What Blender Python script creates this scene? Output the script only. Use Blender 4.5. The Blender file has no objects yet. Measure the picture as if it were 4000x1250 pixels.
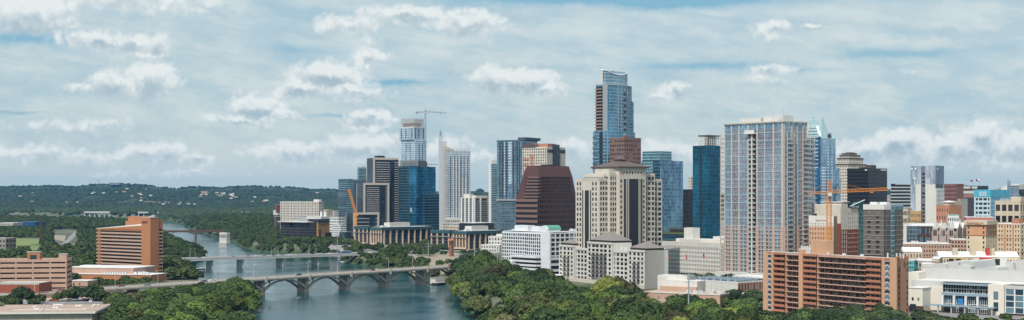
EXPO=0.; SUNE=4.8; CLD=1.12; HAZE=2.8e-5
import bpy, math, random
import numpy as np
from math import radians as R
random.seed(7); NR=np.random.RandomState(11)
SC=bpy.context.scene; COL=SC.collection
F=5495.; CX=2000.; HZ=755.; CAMZ=80.
def X(u,D): return (u-CX)/F*D
def Z(v,D): return CAMZ-(v-HZ)/F*D

class MB:
    def __init__(s): s.v=[]; s.f=[]; s.m=[]
    def add(s,vs,fs,mi=0):
        n=len(s.v); s.v+=vs; s.f+=[tuple(i+n for i in f) for f in fs]; s.m+=[mi]*len(fs)
    def box(s,x0,x1,y0,y1,z0,z1,mi=0):
        s.add([(x0,y0,z0),(x1,y0,z0),(x1,y1,z0),(x0,y1,z0),(x0,y0,z1),(x1,y0,z1),(x1,y1,z1),(x0,y1,z1)],
              [(0,3,2,1),(4,5,6,7),(0,1,5,4),(1,2,6,5),(2,3,7,6),(3,0,4,7)],mi)
    def hexa(s,b,t,mi=0):   # b,t: lists of n points (bottom,top) counterclockwise
        n=len(b)
        s.add(list(b)+list(t),[tuple(range(n-1,-1,-1)),tuple(range(n,2*n))]+[(i,(i+1)%n,n+(i+1)%n,n+i) for i in range(n)],mi)
    def prism(s,poly,z0,z1,mi=0,top=None):
        top=top or poly
        s.hexa([(x,y,z0) for x,y in poly],[(x,y,z1) for x,y in top],mi)
    def cone(s,poly,z0,apex,mi=0):
        n=len(poly); s.add([(x,y,z0) for x,y in poly]+[apex],[tuple(range(n-1,-1,-1))]+[(i,(i+1)%n,n) for i in range(n)],mi)
    def tube(s,p,q,r,r2=None,n=6,mi=0):
        r2=r if r2 is None else r2
        p=np.array(p,float); q=np.array(q,float); d=q-p; L=np.linalg.norm(d)
        if L<1e-6: return
        d/=L; a=np.array((0,0,1.)) if abs(d[2])<.9 else np.array((1.,0,0))
        e=np.cross(d,a); e/=np.linalg.norm(e); g=np.cross(d,e)
        b=[tuple(p+r*(math.cos(2*math.pi*i/n)*e+math.sin(2*math.pi*i/n)*g)) for i in range(n)]
        t=[tuple(q+r2*(math.cos(2*math.pi*i/n)*e+math.sin(2*math.pi*i/n)*g)) for i in range(n)]
        s.add(b+t,[tuple(range(n)),tuple(range(2*n-1,n-1,-1))]+[((i+1)%n,i,n+i,n+(i+1)%n) for i in range(n)],mi)
    def blob(s,c,rx,ry,rz,nu=10,nv=6,mi=0):
        vs=[(c[0],c[1],c[2]+rz)]; 
        for j in range(1,nv):
            th=math.pi*j/nv
            for i in range(nu):
                ph=2*math.pi*i/nu; vs.append((c[0]+rx*math.sin(th)*math.cos(ph),c[1]+ry*math.sin(th)*math.sin(ph),c[2]+rz*math.cos(th)))
        vs.append((c[0],c[1],c[2]-rz)); fs=[]
        for i in range(nu): fs.append((0,1+i,1+(i+1)%nu))
        for j in range(nv-2):
            for i in range(nu):
                a=1+j*nu+i; b=1+j*nu+(i+1)%nu; fs.append((a,a+nu,b+nu,b))
        l=len(vs)-1
        for i in range(nu): fs.append((l,l-nu+(i+1)%nu,l-nu+i))
        s.add(vs,fs,mi)
    def mesh(s,name,mats):
        me=bpy.data.meshes.new(name); me.from_pydata(s.v,[],s.f)
        for m in (mats if isinstance(mats,(list,tuple)) else [mats]): me.materials.append(m)
        if any(s.m): me.polygons.foreach_set('material_index',s.m)
        me.update(); return me
    def build(s,name,mats,parent=None,loc=None,rz=0):
        o=bpy.data.objects.new(name,s.mesh(name,mats)); COL.objects.link(o)
        if parent: o.parent=parent
        if loc: o.location=loc
        if rz: o.rotation_euler=(0,0,rz)
        return o
def npmesh(name,V,Fc,mat,k=4):
    V=np.asarray(V,np.float32).reshape(-1,3); Fc=np.asarray(Fc,np.int32).reshape(-1,k)
    me=bpy.data.meshes.new(name); me.vertices.add(len(V)); me.vertices.foreach_set('co',V.ravel())
    me.loops.add(Fc.size); me.loops.foreach_set('vertex_index',Fc.ravel())
    me.polygons.add(len(Fc)); me.polygons.foreach_set('loop_start',np.arange(len(Fc),dtype=np.int32)*k)
    try: me.polygons.foreach_set('loop_total',np.full(len(Fc),k,np.int32))
    except Exception: pass
    me.update(calc_edges=True); me.materials.append(mat); return me
def tag(o,label=None,cat=None,group=None,kind=None):
    if label: o['label']=label
    if cat: o['category']=cat
    if group: o['group']=group
    if kind: o['kind']=kind
    return o
def empty(name,loc,rz=0,label=None,cat=None,group=None):
    o=bpy.data.objects.new(name,None); o.empty_display_size=1; COL.objects.link(o); o.location=loc; o.rotation_euler=(0,0,rz)
    return tag(o,label,cat,group)
def copy_tree(o,parent=None):
    c=o.copy(); COL.objects.link(c); c.parent=parent
    for ch in list(o.children): copy_tree(ch,c)
    return c

def newmat(name):
    m=bpy.data.materials.new(name); m.use_nodes=True; nt=m.node_tree
    return m,nt,nt.nodes['Principled BSDF']
class N:   # tiny node helper
    def __init__(s,nt): s.nt=nt
    def val(s,x,sock):
        if hasattr(x,'is_output'): s.nt.links.new(x,sock)
        else: sock.default_value=x
    def math(s,op,a,b=0.,c=0.,clamp=False):
        n=s.nt.nodes.new('ShaderNodeMath'); n.operation=op; n.use_clamp=clamp
        s.val(a,n.inputs[0]); s.val(b,n.inputs[1]); s.val(c,n.inputs[2]); return n.outputs[0]
    def vm(s,op,a,b=(0,0,0),c=None):
        n=s.nt.nodes.new('ShaderNodeVectorMath'); n.operation=op; s.val(a,n.inputs[0]); s.val(b,n.inputs[1])
        if c is not None: s.val(c,n.inputs[2])
        return n.outputs[1] if op in('LENGTH','DOT_PRODUCT') else n.outputs[0]
    def noise(s,vec,scale,detail=3,rough=.5,out=0,lac=2.):
        n=s.nt.nodes.new('ShaderNodeTexNoise'); n.inputs['Scale'].default_value=scale; n.inputs['Detail'].default_value=detail
        n.inputs['Roughness'].default_value=rough; n.inputs['Lacunarity'].default_value=lac
        if vec is not None: s.nt.links.new(vec,n.inputs['Vector'])
        return n.outputs[out]
    def mix(s,f,a,b,mode='MIX'):
        n=s.nt.nodes.new('ShaderNodeMix'); n.data_type='RGBA'; n.blend_type=mode
        s.val(f,n.inputs[0]); s.val(a,n.inputs[6]); s.val(b,n.inputs[7]); return n.outputs[2]
    def ss(s,x,a,b,lo=0.,hi=1.):
        n=s.nt.nodes.new('ShaderNodeMapRange'); n.interpolation_type='SMOOTHSTEP'; s.val(x,n.inputs[0])
        n.inputs[1].default_value=a; n.inputs[2].default_value=b; n.inputs[3].default_value=lo; n.inputs[4].default_value=hi; return n.outputs[0]
    def lin(s,x,a,b,lo=0.,hi=1.):
        n=s.nt.nodes.new('ShaderNodeMapRange'); s.val(x,n.inputs[0])
        n.inputs[1].default_value=a; n.inputs[2].default_value=b; n.inputs[3].default_value=lo; n.inputs[4].default_value=hi; return n.outputs[0]
    def sep(s,v):
        n=s.nt.nodes.new('ShaderNodeSeparateXYZ'); s.nt.links.new(v,n.inputs[0]); return n.outputs
    def comb(s,x,y,z):
        n=s.nt.nodes.new('ShaderNodeCombineXYZ'); s.val(x,n.inputs[0]); s.val(y,n.inputs[1]); s.val(z,n.inputs[2]); return n.outputs[0]
    def coord(s,out='Object'): return s.nt.nodes.new('ShaderNodeTexCoord').outputs[out]
    def white(s,v,out='Value'):
        n=s.nt.nodes.new('ShaderNodeTexWhiteNoise'); n.noise_dimensions='3D'; s.nt.links.new(v,n.inputs['Vector']); return n.outputs[out]
def c4(c): return (c[0],c[1],c[2],1)
_M={}
def mat(name,col,rough=.8,var=.12,scale=.15,metal=0.,spec=.3,streak=0.,fine=0.):
    if name in _M: return _M[name]
    m,nt,p=newmat(name); n=N(nt); co=n.coord()
    a=n.noise(co,scale,4,.6)
    k=n.lin(a,.25,.75,1-var,1+var)
    if streak:
        b=n.noise(n.vm('MULTIPLY',co,(1,1,.06)),.5,4,.7); k=n.math('MULTIPLY',k,n.lin(b,.35,.75,1.,1-streak))
    if fine:
        b=n.noise(co,2.5,2,.6); k=n.math('MULTIPLY',k,n.lin(b,.3,.7,1-fine,1+fine))
    cn=n.vm('SCALE',c4(col)[:3]); nt.nodes[-1].inputs['Scale'].default_value=1
    vm=nt.nodes[-1]; nt.links.new(k,vm.inputs['Scale'])
    nt.links.new(vm.outputs[0],p.inputs['Base Color'])
    p.inputs['Roughness'].default_value=rough; p.inputs['Metallic'].default_value=metal; p.inputs['Specular IOR Level'].default_value=spec
    _M[name]=m; return m
def winmat(name,c1=(.012,.016,.02),c2=(.17,.17,.16),thr=.87,rough=.1):
    if name in _M: return _M[name]
    m,nt,p=newmat(name); n=N(nt)
    oi=nt.nodes.new('ShaderNodeObjectInfo').outputs['Random']; gi=nt.nodes.new('ShaderNodeNewGeometry').outputs['Random Per Island']
    r=n.math('FRACT',n.math('ADD',oi,gi))
    f=n.math('ADD',n.math('MULTIPLY',r,.22),n.math('MULTIPLY',n.math('GREATER_THAN',r,thr),.78))
    nt.links.new(n.mix(f,c4(c1),c4(c2)),p.inputs['Base Color'])
    p.inputs['Roughness'].default_value=rough; p.inputs['Specular IOR Level'].default_value=.32
    _M[name]=m; return m
def curtain(name,c1,c2,pw=1.5,ph=3.8,line=(.3,.4,.45),lw=.1,lh=.1,rough=.12,metal=.65,band=None,bh=.3,wob=.045,ks=1.15):
    """glass curtain wall: reflective panels, each a little different, with mullions"""
    if name in _M: return _M[name]
    m,nt,p=newmat(name); n=N(nt); co=n.coord(); s=n.sep(co)
    h=n.math('DIVIDE',n.math('ADD',s[0],s[1]),pw); v=n.math('DIVIDE',s[2],ph)
    cell=n.comb(n.math('FLOOR',h),n.math('FLOOR',v),n.math('FLOOR',n.math('DIVIDE',n.math('SUBTRACT',s[0],s[1]),pw*9)))
    rn=n.white(cell); rc=n.white(cell,'Color')
    big=n.noise(n.vm('MULTIPLY',co,(1,1,.5)),.05,2,.5)
    f=n.math('ADD',n.math('MULTIPLY',n.math('POWER',rn,2.),.55*ks),n.math('MULTIPLY',n.ss(big,.38,.62),.55),clamp=True)
    col=n.mix(f,c4(c1),c4(c2))
    fv=n.math('FRACT',v)
    if band: col=n.mix(n.math('LESS_THAN',fv,bh),col,c4(band))
    ln=n.math('MAXIMUM',n.math('LESS_THAN',n.math('FRACT',h),lw),n.math('LESS_THAN',fv,lh))
    col=n.mix(n.math('MULTIPLY',ln,.8),col,c4(line))
    nt.links.new(col,p.inputs['Base Color'])
    nt.links.new(n.math('MULTIPLY',n.math('SUBTRACT',1.,ln),metal),p.inputs['Metallic'])
    nt.links.new(n.math('ADD',n.math('MULTIPLY',ln,.4),rough),p.inputs['Roughness'])
    g=nt.nodes.new('ShaderNodeNewGeometry').outputs['Normal']
    wv=n.vm('SCALE',n.vm('SUBTRACT',rc,(.5,.5,.5))); nt.nodes[-1]
    sc=[x for x in nt.nodes if x.type=='VECT_MATH' and x.operation=='SCALE'][-1]; sc.inputs['Scale'].default_value=wob
    nn=n.vm('NORMALIZE',n.vm('ADD',g,wv)); nt.links.new(nn,p.inputs['Normal'])
    p.inputs['Specular IOR Level'].default_value=.6
    _M[name]=m; return m

_UC={}
def unitcube(m):
    if m.name not in _UC:
        b=MB(); b.box(0,1,0,1,0,1); _UC[m.name]=b.mesh('window',m)
    return _UC[m.name]
class Face:
    def __init__(s,ox,oy,ang,w): s.o=(ox,oy); s.a=R(ang); s.w=w; s.c=math.cos(s.a); s.sn=math.sin(s.a)
    def pt(s,t,d): return (s.o[0]+t*s.c+d*s.sn, s.o[1]+t*s.sn-d*s.c)
def fb(mb,f,s0,s1,z0,z1,d0,d1,mi=0):
    if s1-s0<1e-4 or z1-z0<1e-4: return
    a=[f.pt(s0,d1),f.pt(s1,d1),f.pt(s1,d0),f.pt(s0,d0)]
    mb.prism(a,z0,z1,mi)
FOOT=[]   # footprints to keep trees out of
class B:
    def __init__(s,name,label,D,uc,ul=None,ur=None,zb=12.,t=45.,L=None,W=None,cat='building',group=None,foot=True):
        s.D=D; s.t=R(t); s.c=math.cos(s.t); s.s=math.sin(s.t); s.Cx=X(uc,D); s.zb=zb
        s.root=empty(name,(s.Cx,D,zb),-s.t,label,cat,group)
        s.L=L if L is not None else -s.xu(ul); s.W=W if W is not None else s.yu(ur)
        if not .5<s.W<150: print('BADW',name,label[:30],s.W); s.W=22.
        if not .5<s.L<190: print('BADL',name,label[:30],s.L); s.L=22.
        s.parts={}; s.wins=[]; s.copies=[]
        if foot: s.foot(-s.L,0,0,s.W)
    def foot(s,x0,x1,y0,y1): FOOT.append([s.w(a,b) for a,b in((x0,y0),(x1,y0),(x1,y1),(x0,y1))])
    def w(s,x,y): return (s.Cx+x*s.c+y*s.s, s.D-x*s.s+y*s.c)
    def xu(s,u,y=0.):
        k=(u-CX)/F; return (k*(s.D+y*s.c)-s.Cx-y*s.s)/(s.c+k*s.s)
    def yu(s,u,x=0.):
        k=(u-CX)/F; return (k*(s.D-x*s.s)-s.Cx-x*s.c)/(s.s-k*s.c)
    def h(s,v,x=0.,y=0.): return Z(v,s.w(x,y)[1])-s.zb
    def mb(s,part,m):
        if part not in s.parts: s.parts[part]=(MB(),m)
        return s.parts[part][0]
    def box(s,part,m,x0,x1,y0,y1,z0,z1): s.mb(part,m).box(x0,x1,y0,y1,z0,z1)
    def fS(s,x0=None,x1=0.,y=0.): x0=-s.L if x0 is None else x0; return Face(x0,y,0,x1-x0)
    def fE(s,y0=0.,y1=None,x=0.): y1=s.W if y1 is None else y1; return Face(x,y0,90,y1-y0)
    def grid(s,f,z0,z1,cols,rows,wf=.55,hf=.5,wall='wall',m=None,g=None,s0=0.,s1=None,r=.4,hor=False,e0=0.,e1=0.,zo=.5,spec=None,arch=False,wname='window'):
        s1=f.w if s1 is None else s1
        mb=s.mb(wall,m)
        rp=(z1-z0)/rows; wh=rp*hf; lo=(rp-wh)*zo
        if spec is None:
            cp=(s1-s0)/cols; spec=[(s0+cp*(i+.5-wf/2),s0+cp*(i+.5+wf/2)) for i in range(cols)]
        rv,rh=(r-.05,r) if hor else (r,r-.05)
        edges=[s0-e0]+[a for p in spec for a in p]+[s1+e1]
        for i in range(0,len(edges),2): fb(mb,f,edges[i],edges[i+1],z0,z1,-.05,rv)
        zs=[z0]+[a for j in range(rows) for a in (z0+rp*j+lo,z0+rp*j+lo+wh)]+[z1]
        for j in range(0,len(zs),2):
            fb(mb,f,s0-e0+.02,s1+e1-.02,zs[j]+(.01 if j==0 else 0),zs[j+1]-(.01 if j==len(zs)-2 else 0),-.05,rh)
        for j in range(rows):
            for a,b in spec: s.wins.append((f,a+.01,b-.01,z0+rp*j+lo+.01,z0+rp*j+lo+wh-.01,g,wname))
    def win(s,f,a,b,z0,z1,g,wname='window',d=.12): s.wins.append((f,a,b,z0,z1,g,wname,d))
    def copies_of(s,name,mesh,places):   # places: (x,y,z,rz)
        pl=places[:100]
        for x,y,z,rz in pl:
            o=bpy.data.objects.new(name,mesh); COL.objects.link(o); o.parent=s.root; o.location=(x,y,z); o.rotation_euler=(0,0,rz)
        rest=places[100:]
        if rest:
            vs=[tuple(v.co) for v in mesh.vertices]; fs=[tuple(p.vertices) for p in mesh.polygons]; ms=[p.material_index for p in mesh.polygons]
            mb=MB()
            for x,y,z,rz in rest:
                c,sn=math.cos(rz),math.sin(rz); n=len(mb.v)
                mb.v+=[(x+a*c-b*sn,y+a*sn+b*c,z+e) for a,b,e in vs]; mb.f+=[tuple(i+n for i in f) for f in fs]; mb.m+=ms
            o=mb.build(name,[m for m in mesh.materials],s.root); o['kind']='stuff'
    def text(s,f,txt,a,z,size,m,d=.5,stretch=1.,name='sign_lettering',bold=0.,align='LEFT'):
        cu=bpy.data.curves.new(name,'FONT'); cu.body=txt; cu.size=size; cu.extrude=.06; cu.align_x=align; cu.offset=bold
        t=bpy.data.objects.new(name,cu); COL.objects.link(t); dg=bpy.context.evaluated_depsgraph_get()
        me=bpy.data.meshes.new_from_object(t.evaluated_get(dg)); bpy.data.objects.remove(t); me.name=name
        me.materials.clear(); me.materials.append(m)
        o=bpy.data.objects.new(name,me); COL.objects.link(o); o.parent=s.root
        x,y=f.pt(a,d); o.location=(x,y,z); o.rotation_euler=(R(90),0,f.a); o.scale=(stretch,1,1); return o
    def done(s,maxwin=100):
        for k,(mb,m) in s.parts.items():
            if mb.v: mb.build(k.split('#')[0],m,s.root)
        ws=sorted(s.wins,key=lambda w:(-round((w[2]-w[1])*(w[4]-w[3])/3.),-w[4],-w[0].pt(w[2],0)[0]))
        byname={}
        for w in ws: byname.setdefault(w[6],[]).append(w)
        for nm,lst in byname.items():
            for w in lst[:maxwin]:
                f,a,b,z0,z1,g=w[:6]; d=w[7] if len(w)>7 else .12
                o=bpy.data.objects.new(nm,unitcube(g)); COL.objects.link(o); o.parent=s.root
                x,y=f.pt(a,d); o.location=(x,y,z0); o.rotation_euler=(0,0,f.a); o.scale=(b-a,.1,z1-z0)
            rest=lst[maxwin:]
            gs={}
            for w in rest: gs.setdefault(w[5].name,[]).append(w)
            if gs:
                mb=MB(); ms=[]
                for i,(gn,l2) in enumerate(gs.items()):
                    ms.append(l2[0][5])
                    for w in l2:
                        d=w[7] if len(w)>7 else .12
                        fb(mb,w[0],w[1],w[2],w[3],w[4],d-.1,d,i)
                o=mb.build(nm,ms,s.root); o['kind']='stuff'
        return s
def tower(name,label,D,uc,ul,ur,vt,m,g,cols=(8,8),rows=20,wf=.55,hf=.5,zb=12.,t=45.,r=.4,hor=False,zlow=None,par=1.2,roof=None,**kw):
    """one-volume block with a grid of windows on both street sides, roof slab and parapet"""
    b=B(name,label,D,uc,ul,ur,zb=zb,t=t,**kw); H=b.h(vt); z0=zlow or 0.
    b.box('wall',m,-b.L,0,0,b.W,0,H-par)
    for f,c,e0,e1 in((b.fS(),cols[0],0,r),(b.fE(),cols[1],0,0)):
        if c: b.grid(f,z0,H-par,c,rows,wf,hf,m=m,g=g,r=r,hor=hor,e0=e0,e1=e1)
        fb(b.mb('wall',m),f,-.05,f.w+(r if e1 else 0)+.03,H-par,H,-.3,r+.03)
        if z0: fb(b.mb('wall',m),f,0,f.w+(r if e1 else 0),0,z0,-.05,r+.02)
    b.box('roof',roof or M_ROOF,-b.L+.2,-.35,.35,b.W-.2,H-par,H-par+.25)
    b.H=H; return b

cam=bpy.data.cameras.new('camera'); co_=bpy.data.objects.new('camera',cam); COL.objects.link(co_); SC.camera=co_
co_.location=(0,0,CAMZ); co_.rotation_euler=(R(90),0,0)
cam.sensor_width=36; cam.lens=36*F/4000.; cam.shift_y=(HZ-625)/4000.; cam.clip_start=5; cam.clip_end=40000
SC.render.resolution_x=1024; SC.render.resolution_y=320
SC.view_settings.view_transform='Standard'; SC.view_settings.look='None'; SC.view_settings.gamma=1; SC.view_settings.exposure=EXPO
SC.cycles.max_bounces=6; SC.cycles.volume_bounces=0; SC.cycles.transparent_max_bounces=6
SUN_EL=R(52); sd=np.array((-.43,-.90)); sd/=np.linalg.norm(sd); SUN_AZ=math.atan2(sd[0],sd[1])
L_=bpy.data.lights.new('sun','SUN'); L_.energy=SUNE; L_.angle=R(.6); L_.color=(1,.95,.87)
lo=bpy.data.objects.new('sun',L_); COL.objects.link(lo)
from mathutils import Vector
dv=Vector((sd[0]*math.cos(SUN_EL),sd[1]*math.cos(SUN_EL),math.sin(SUN_EL))); lo.rotation_euler=dv.to_track_quat('Z','Y').to_euler()
lo.location=(0,0,600)

W=bpy.data.worlds.new('World'); SC.world=W; W.use_nodes=True; nt=W.node_tree; nt.nodes.clear(); n=N(nt)
sky=nt.nodes.new('ShaderNodeTexSky'); sky.sky_type='NISHITA'; sky.sun_disc=False; sky.sun_elevation=SUN_EL; sky.sun_rotation=SUN_AZ
sky.air_density=1.2; sky.dust_density=1.5; sky.ozone_density=2.
dr=n.coord('Generated'); s=n.sep(dr)
az=n.math('ARCTAN2',s[0],s[1]); el=n.math('ARCSINE',s[2])
warp=n.noise(dr,55.,3,.5,1); warp2=n.noise(dr,190.,2,.5,1)
P=n.comb(az,el,0.)
wv=n.vm('ADD',n.vm('MULTIPLY',n.vm('SUBTRACT',warp,(.5,.5,.5)),(.017,.011,0)),n.vm('MULTIPLY',n.vm('SUBTRACT',warp2,(.5,.5,.5)),(.008,.007,0)))
Pw=n.vm('ADD',P,wv)
CL=[(95,90,150,80,1),(520,18,270,42,.55),(380,175,120,38,.8),(540,185,130,38,.8),(460,335,90,48,1),(570,322,105,72,1),(298,347,42,24,.6),(380,487,100,26,.45),(180,495,110,18,.25),
(100,600,170,34,.6),(330,612,130,26,.5),(600,592,100,40,.75),(770,622,70,22,.45),(760,675,90,13,.35),(1300,300,150,58,1),(1190,345,110,36,.9),(1400,350,120,30,.8),(1010,415,110,46,1),(930,465,120,30,.7),(1100,440,70,28,.7),
(1150,590,150,40,.7),(1440,572,140,62,.8),(1575,50,150,34,.75),(1820,85,115,52,.8),(1370,105,105,46,.7),(1450,215,66,36,.6),(1450,455,90,30,.75),
(1940,305,100,50,1),(2050,310,110,52,1),(2140,340,90,28,.8),(1740,580,90,50,.6),(1885,595,60,34,.5),(2215,580,110,42,.6),(2630,350,66,38,.75),(2560,370,70,22,.6),(2600,585,120,46,.7),
(3010,112,66,36,.75),(3175,108,52,15,.6),(2990,275,88,30,.65),(2960,300,70,14,.4),(3380,590,120,44,.85),(3530,570,130,58,.95),(3700,580,120,46,.9),(3830,540,110,66,1),(3990,575,90,52,.9),(3455,636,48,12,.4),(3540,290,22,12,.4),(3720,655,100,12,.3),(700,668,240,10,.3),(3900,640,160,16,.35)]
acc=None; ac2=None
def vma(v,m_,a_): return n.vm('MULTIPLY_ADD',v,m_,a_)
for u,v,w,h,k in CL:
    a=math.atan((u-CX)/F); e=math.atan((HZ-v-13)/F); ix=F/w/1.38; iy=F/h/1.36; k=min(1.,k*1.05)
    q=n.vm('LENGTH',vma(Pw,(ix,iy,0),(-a*ix,-e*iy,0)))
    mv=n.math('MULTIPLY_ADD',q,-k,k); acc=mv if acc is None else n.math('MAXIMUM',acc,mv)
    q=n.vm('LENGTH',vma(Pw,(ix,iy,0),(-a*ix,-e*iy-.38,0)))
    mv=n.math('MULTIPLY_ADD',q,-k,k); ac2=mv if ac2 is None else n.math('MAXIMUM',ac2,mv)
hgt=n.math('SUBTRACT',ac2,acc)      # above 0 in the upper half of a cloud, below 0 at its base

gen=n.math('SUBTRACT',n.noise(n.vm('MULTIPLY',dr,(1,1,2.2)),3.2,5,.55),.5)
out=n.math('MAXIMUM',n.ss(el,.15,.24),n.ss(n.math('ABSOLUTE',az),.40,.5))
acc=n.math('MAXIMUM',acc,n.math('SUBTRACT',n.math('MULTIPLY',gen,n.math('MULTIPLY',out,3.)),n.math('SUBTRACT',1.,out)))
d1=n.noise(dr,48.,5,.53); d2=n.noise(n.vm('ADD',dr,(0,0,.006)),48.,4,.53)
bl=n.math('ABSOLUTE',n.math('MULTIPLY_ADD',n.noise(n.vm('ADD',dr,n.vm('MULTIPLY',wv,(.4,.4,.4))),88.,3,.5),2.,-1.))
dens=n.math('ADD',acc,n.math('ADD',n.math('MULTIPLY_ADD',d1,.8,-.36),n.math('MULTIPLY_ADD',bl,.62,-.10)))
dens=n.math('ADD',dens,n.math('MULTIPLY',n.math('MINIMUM',hgt,0.),.5))
cov=n.math('MULTIPLY',n.ss(dens,-.08,.42),n.ss(acc,-.34,.10))
lit=n.math('ADD',n.math('MULTIPLY_ADD',hgt,1.35,.26),n.math('ADD',n.math('MULTIPLY',n.math('SUBTRACT',d1,d2),1.6),n.math('MULTIPLY_ADD',bl,.9,-.22)))
lit=n.math('ADD',lit,n.math('MULTIPLY_ADD',acc,-.25,.12))
ccol=n.mix(n.ss(lit,-.72,.50),c4((.355,.465,.53)),c4((.735,.775,.765)))

sv=n.comb(n.math('MULTIPLY',az,1.),n.math('MULTIPLY_ADD',az,.5,n.math('MULTIPLY',el,4.)),n.math('MULTIPLY',az,.6))
v1=n.noise(sv,5.,7,.56); v2=n.noise(n.vm('ADD',sv,n.vm('SCALE',warp)),17.,6,.62)
[x for x in nt.nodes if x.type=='VECT_MATH' and x.operation=='SCALE'][-1].inputs['Scale'].default_value=.05
veil=n.math('ADD',n.math('MULTIPLY',v1,.6),n.math('MULTIPLY',v2,.4))
veil=n.ss(veil,.33,.60)
BL=[(1540,322,130,12,.95),(90,185,210,22,.8),(2250,-5,560,26,.9),(3300,-10,900,36,.8),(3520,228,250,18,.7),(2760,262,260,15,.75),(3080,285,160,12,.5),(1350,455,180,8,.6),(1150,200,130,16,.4),(60,455,110,6,.6),(1300,310,160,9,.4),(2650,20,260,22,.7)]
ba=None
for u,v,w,h,k in BL:
    a=math.atan((u-CX)/F); e=math.atan((HZ-v)/F)
    q=n.vm('LENGTH',n.vm('MULTIPLY',n.vm('SUBTRACT',n.vm('ADD',P,n.vm('MULTIPLY',wv,(1,.4,0))),(a,e,0)),(F/w,F/h,0)))
    g=n.math('MULTIPLY',n.math('POWER',2.72,n.math('MULTIPLY',n.math('MULTIPLY',q,q),-1.)),k)
    ba=g if ba is None else n.math('ADD',ba,g)
streak=n.noise(n.comb(az,n.math('MULTIPLY_ADD',az,.8,n.math('MULTIPLY',el,6.)),0.),11.,5,.62)
vcol=n.mix(n.ss(n.math('ADD',n.math('MULTIPLY',v2,.5),n.math('MULTIPLY',streak,.5)),.34,.66),c4((.455,.58,.635)),c4((.62,.695,.70)))
vcol=n.mix(n.ss(el,.075,.0,0.,.85),vcol,c4((.60,.68,.69)))
vcol=n.mix(n.math('ADD',n.math('MULTIPLY',n.math('SUBTRACT',1.,veil),.38),ba,clamp=True),vcol,c4((.20,.43,.58)))
vcol=n.mix(n.ss(el,.035,.0,0.,.9),vcol,c4((.60,.70,.67)))
vcol=n.mix(n.ss(el,.22,.9,0.,.75),vcol,c4((.20,.34,.52)))
ved=.86
lower=n.ss(s[2],-.02,-.002)
bg1=nt.nodes.new('ShaderNodeBackground'); bg1.inputs[1].default_value=.1
nt.links.new(sky.outputs[0],bg1.inputs[0])
bg2=nt.nodes.new('ShaderNodeBackground'); nt.links.new(vcol,bg2.inputs[0]); bg2.inputs[1].default_value=CLD
bg3=nt.nodes.new('ShaderNodeBackground'); nt.links.new(ccol,bg3.inputs[0]); bg3.inputs[1].default_value=CLD
m1=nt.nodes.new('ShaderNodeMixShader'); m1.inputs[0].default_value=ved; nt.links.new(bg1.outputs[0],m1.inputs[1]); nt.links.new(bg2.outputs[0],m1.inputs[2])
m2=nt.nodes.new('ShaderNodeMixShader'); nt.links.new(n.math('MULTIPLY',cov,n.math('MULTIPLY',lower,.96)),m2.inputs[0]); nt.links.new(m1.outputs[0],m2.inputs[1]); nt.links.new(bg3.outputs[0],m2.inputs[2])
ow=nt.nodes.new('ShaderNodeOutputWorld'); nt.links.new(m2.outputs[0],ow.inputs[0])
W.cycles.sampling_method='MANUAL'; W.cycles.sample_map_resolution=512

hz=MB(); hz.box(-9500,9500,-400,15500,-25,236); hm,hn,hp=newmat('haze_air'); hn.nodes.remove(hp)
pv=hn.nodes.new('ShaderNodeVolumePrincipled'); pv.inputs['Density'].default_value=HAZE; pv.inputs['Color'].default_value=(.17,.49,.95,1); pv.inputs['Anisotropy'].default_value=.1
hn.links.new(pv.outputs[0],hn.nodes['Material Output'].inputs['Volume'])
if HAZE>0: tag(hz.build('haze',hm),kind='stuff')

LB=[(-120,300),(-140,600),(-161,880),(-176,980),(-203,1090),(-272,1220),(-300,1340),(-328,1420),(-352,1500),(-385,1780),(-497,2110),(-600,2450),(-679,2720),(-760,2950),(-900,3250),(-1150,3500),(-1700,3750),(-2600,3900)]
RB=[(60,300),(10,600),(-22,880),(-34,1030),(-58,1230),(-100,1400),(-140,1510),(-190,1610),(-215,1780),(-285,1850),(-345,1930),(-400,2080),(-440,2250),(-512,2480),(-600,2750),(-720,3150),(-860,3700),(-1080,4250),(-1600,4650),(-2600,4800)]
RIV=np.array(LB+RB[::-1],float)
def inpoly(px,py,poly):
    r=np.zeros(px.shape,bool); n_=len(poly); j=n_-1
    for i in range(n_):
        xi,yi=poly[i]; xj,yj=poly[j]
        c=((yi>py)!=(yj>py))&(px<(xj-xi)*(py-yi)/((yj-yi) if yj!=yi else 1e-9)+xi); r^=c; j=i
    return r
def distpoly(px,py,poly,closed=True):
    d=np.full(px.shape,1e9); n_=len(poly)
    for i in range(n_ if closed else n_-1):
        a=poly[i]; b=poly[(i+1)%n_]; ab=(b[0]-a[0],b[1]-a[1]); l=ab[0]**2+ab[1]**2
        t=np.clip(((px-a[0])*ab[0]+(py-a[1])*ab[1])/l,0,1); d=np.minimum(d,np.hypot(px-a[0]-t*ab[0],py-a[1]-t*ab[1]))
    return d
def vnoise(x,y,seed=0):
    xi=np.floor(x).astype(np.int64); yi=np.floor(y).astype(np.int64); fx=x-xi; fy=y-yi; fx=fx*fx*(3-2*fx); fy=fy*fy*(3-2*fy)
    def h(a,b):
        q=(a*374761393+b*668265263+seed*982451653)&0x7fffffff; q=((q^(q>>13))*1274126177)&0x7fffffff; return ((q^(q>>16))&0xffff)/65535.
    return (h(xi,yi)*(1-fx)+h(xi+1,yi)*fx)*(1-fy)+(h(xi,yi+1)*(1-fx)+h(xi+1,yi+1)*fx)*fy
def fbm(x,y,o=5,seed=0):
    s_=0;a=.5
    for i in range(o): s_=s_+a*vnoise(x,y,seed+i); x=x*2.03;y=y*2.03;a*=.5
    return s_
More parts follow.
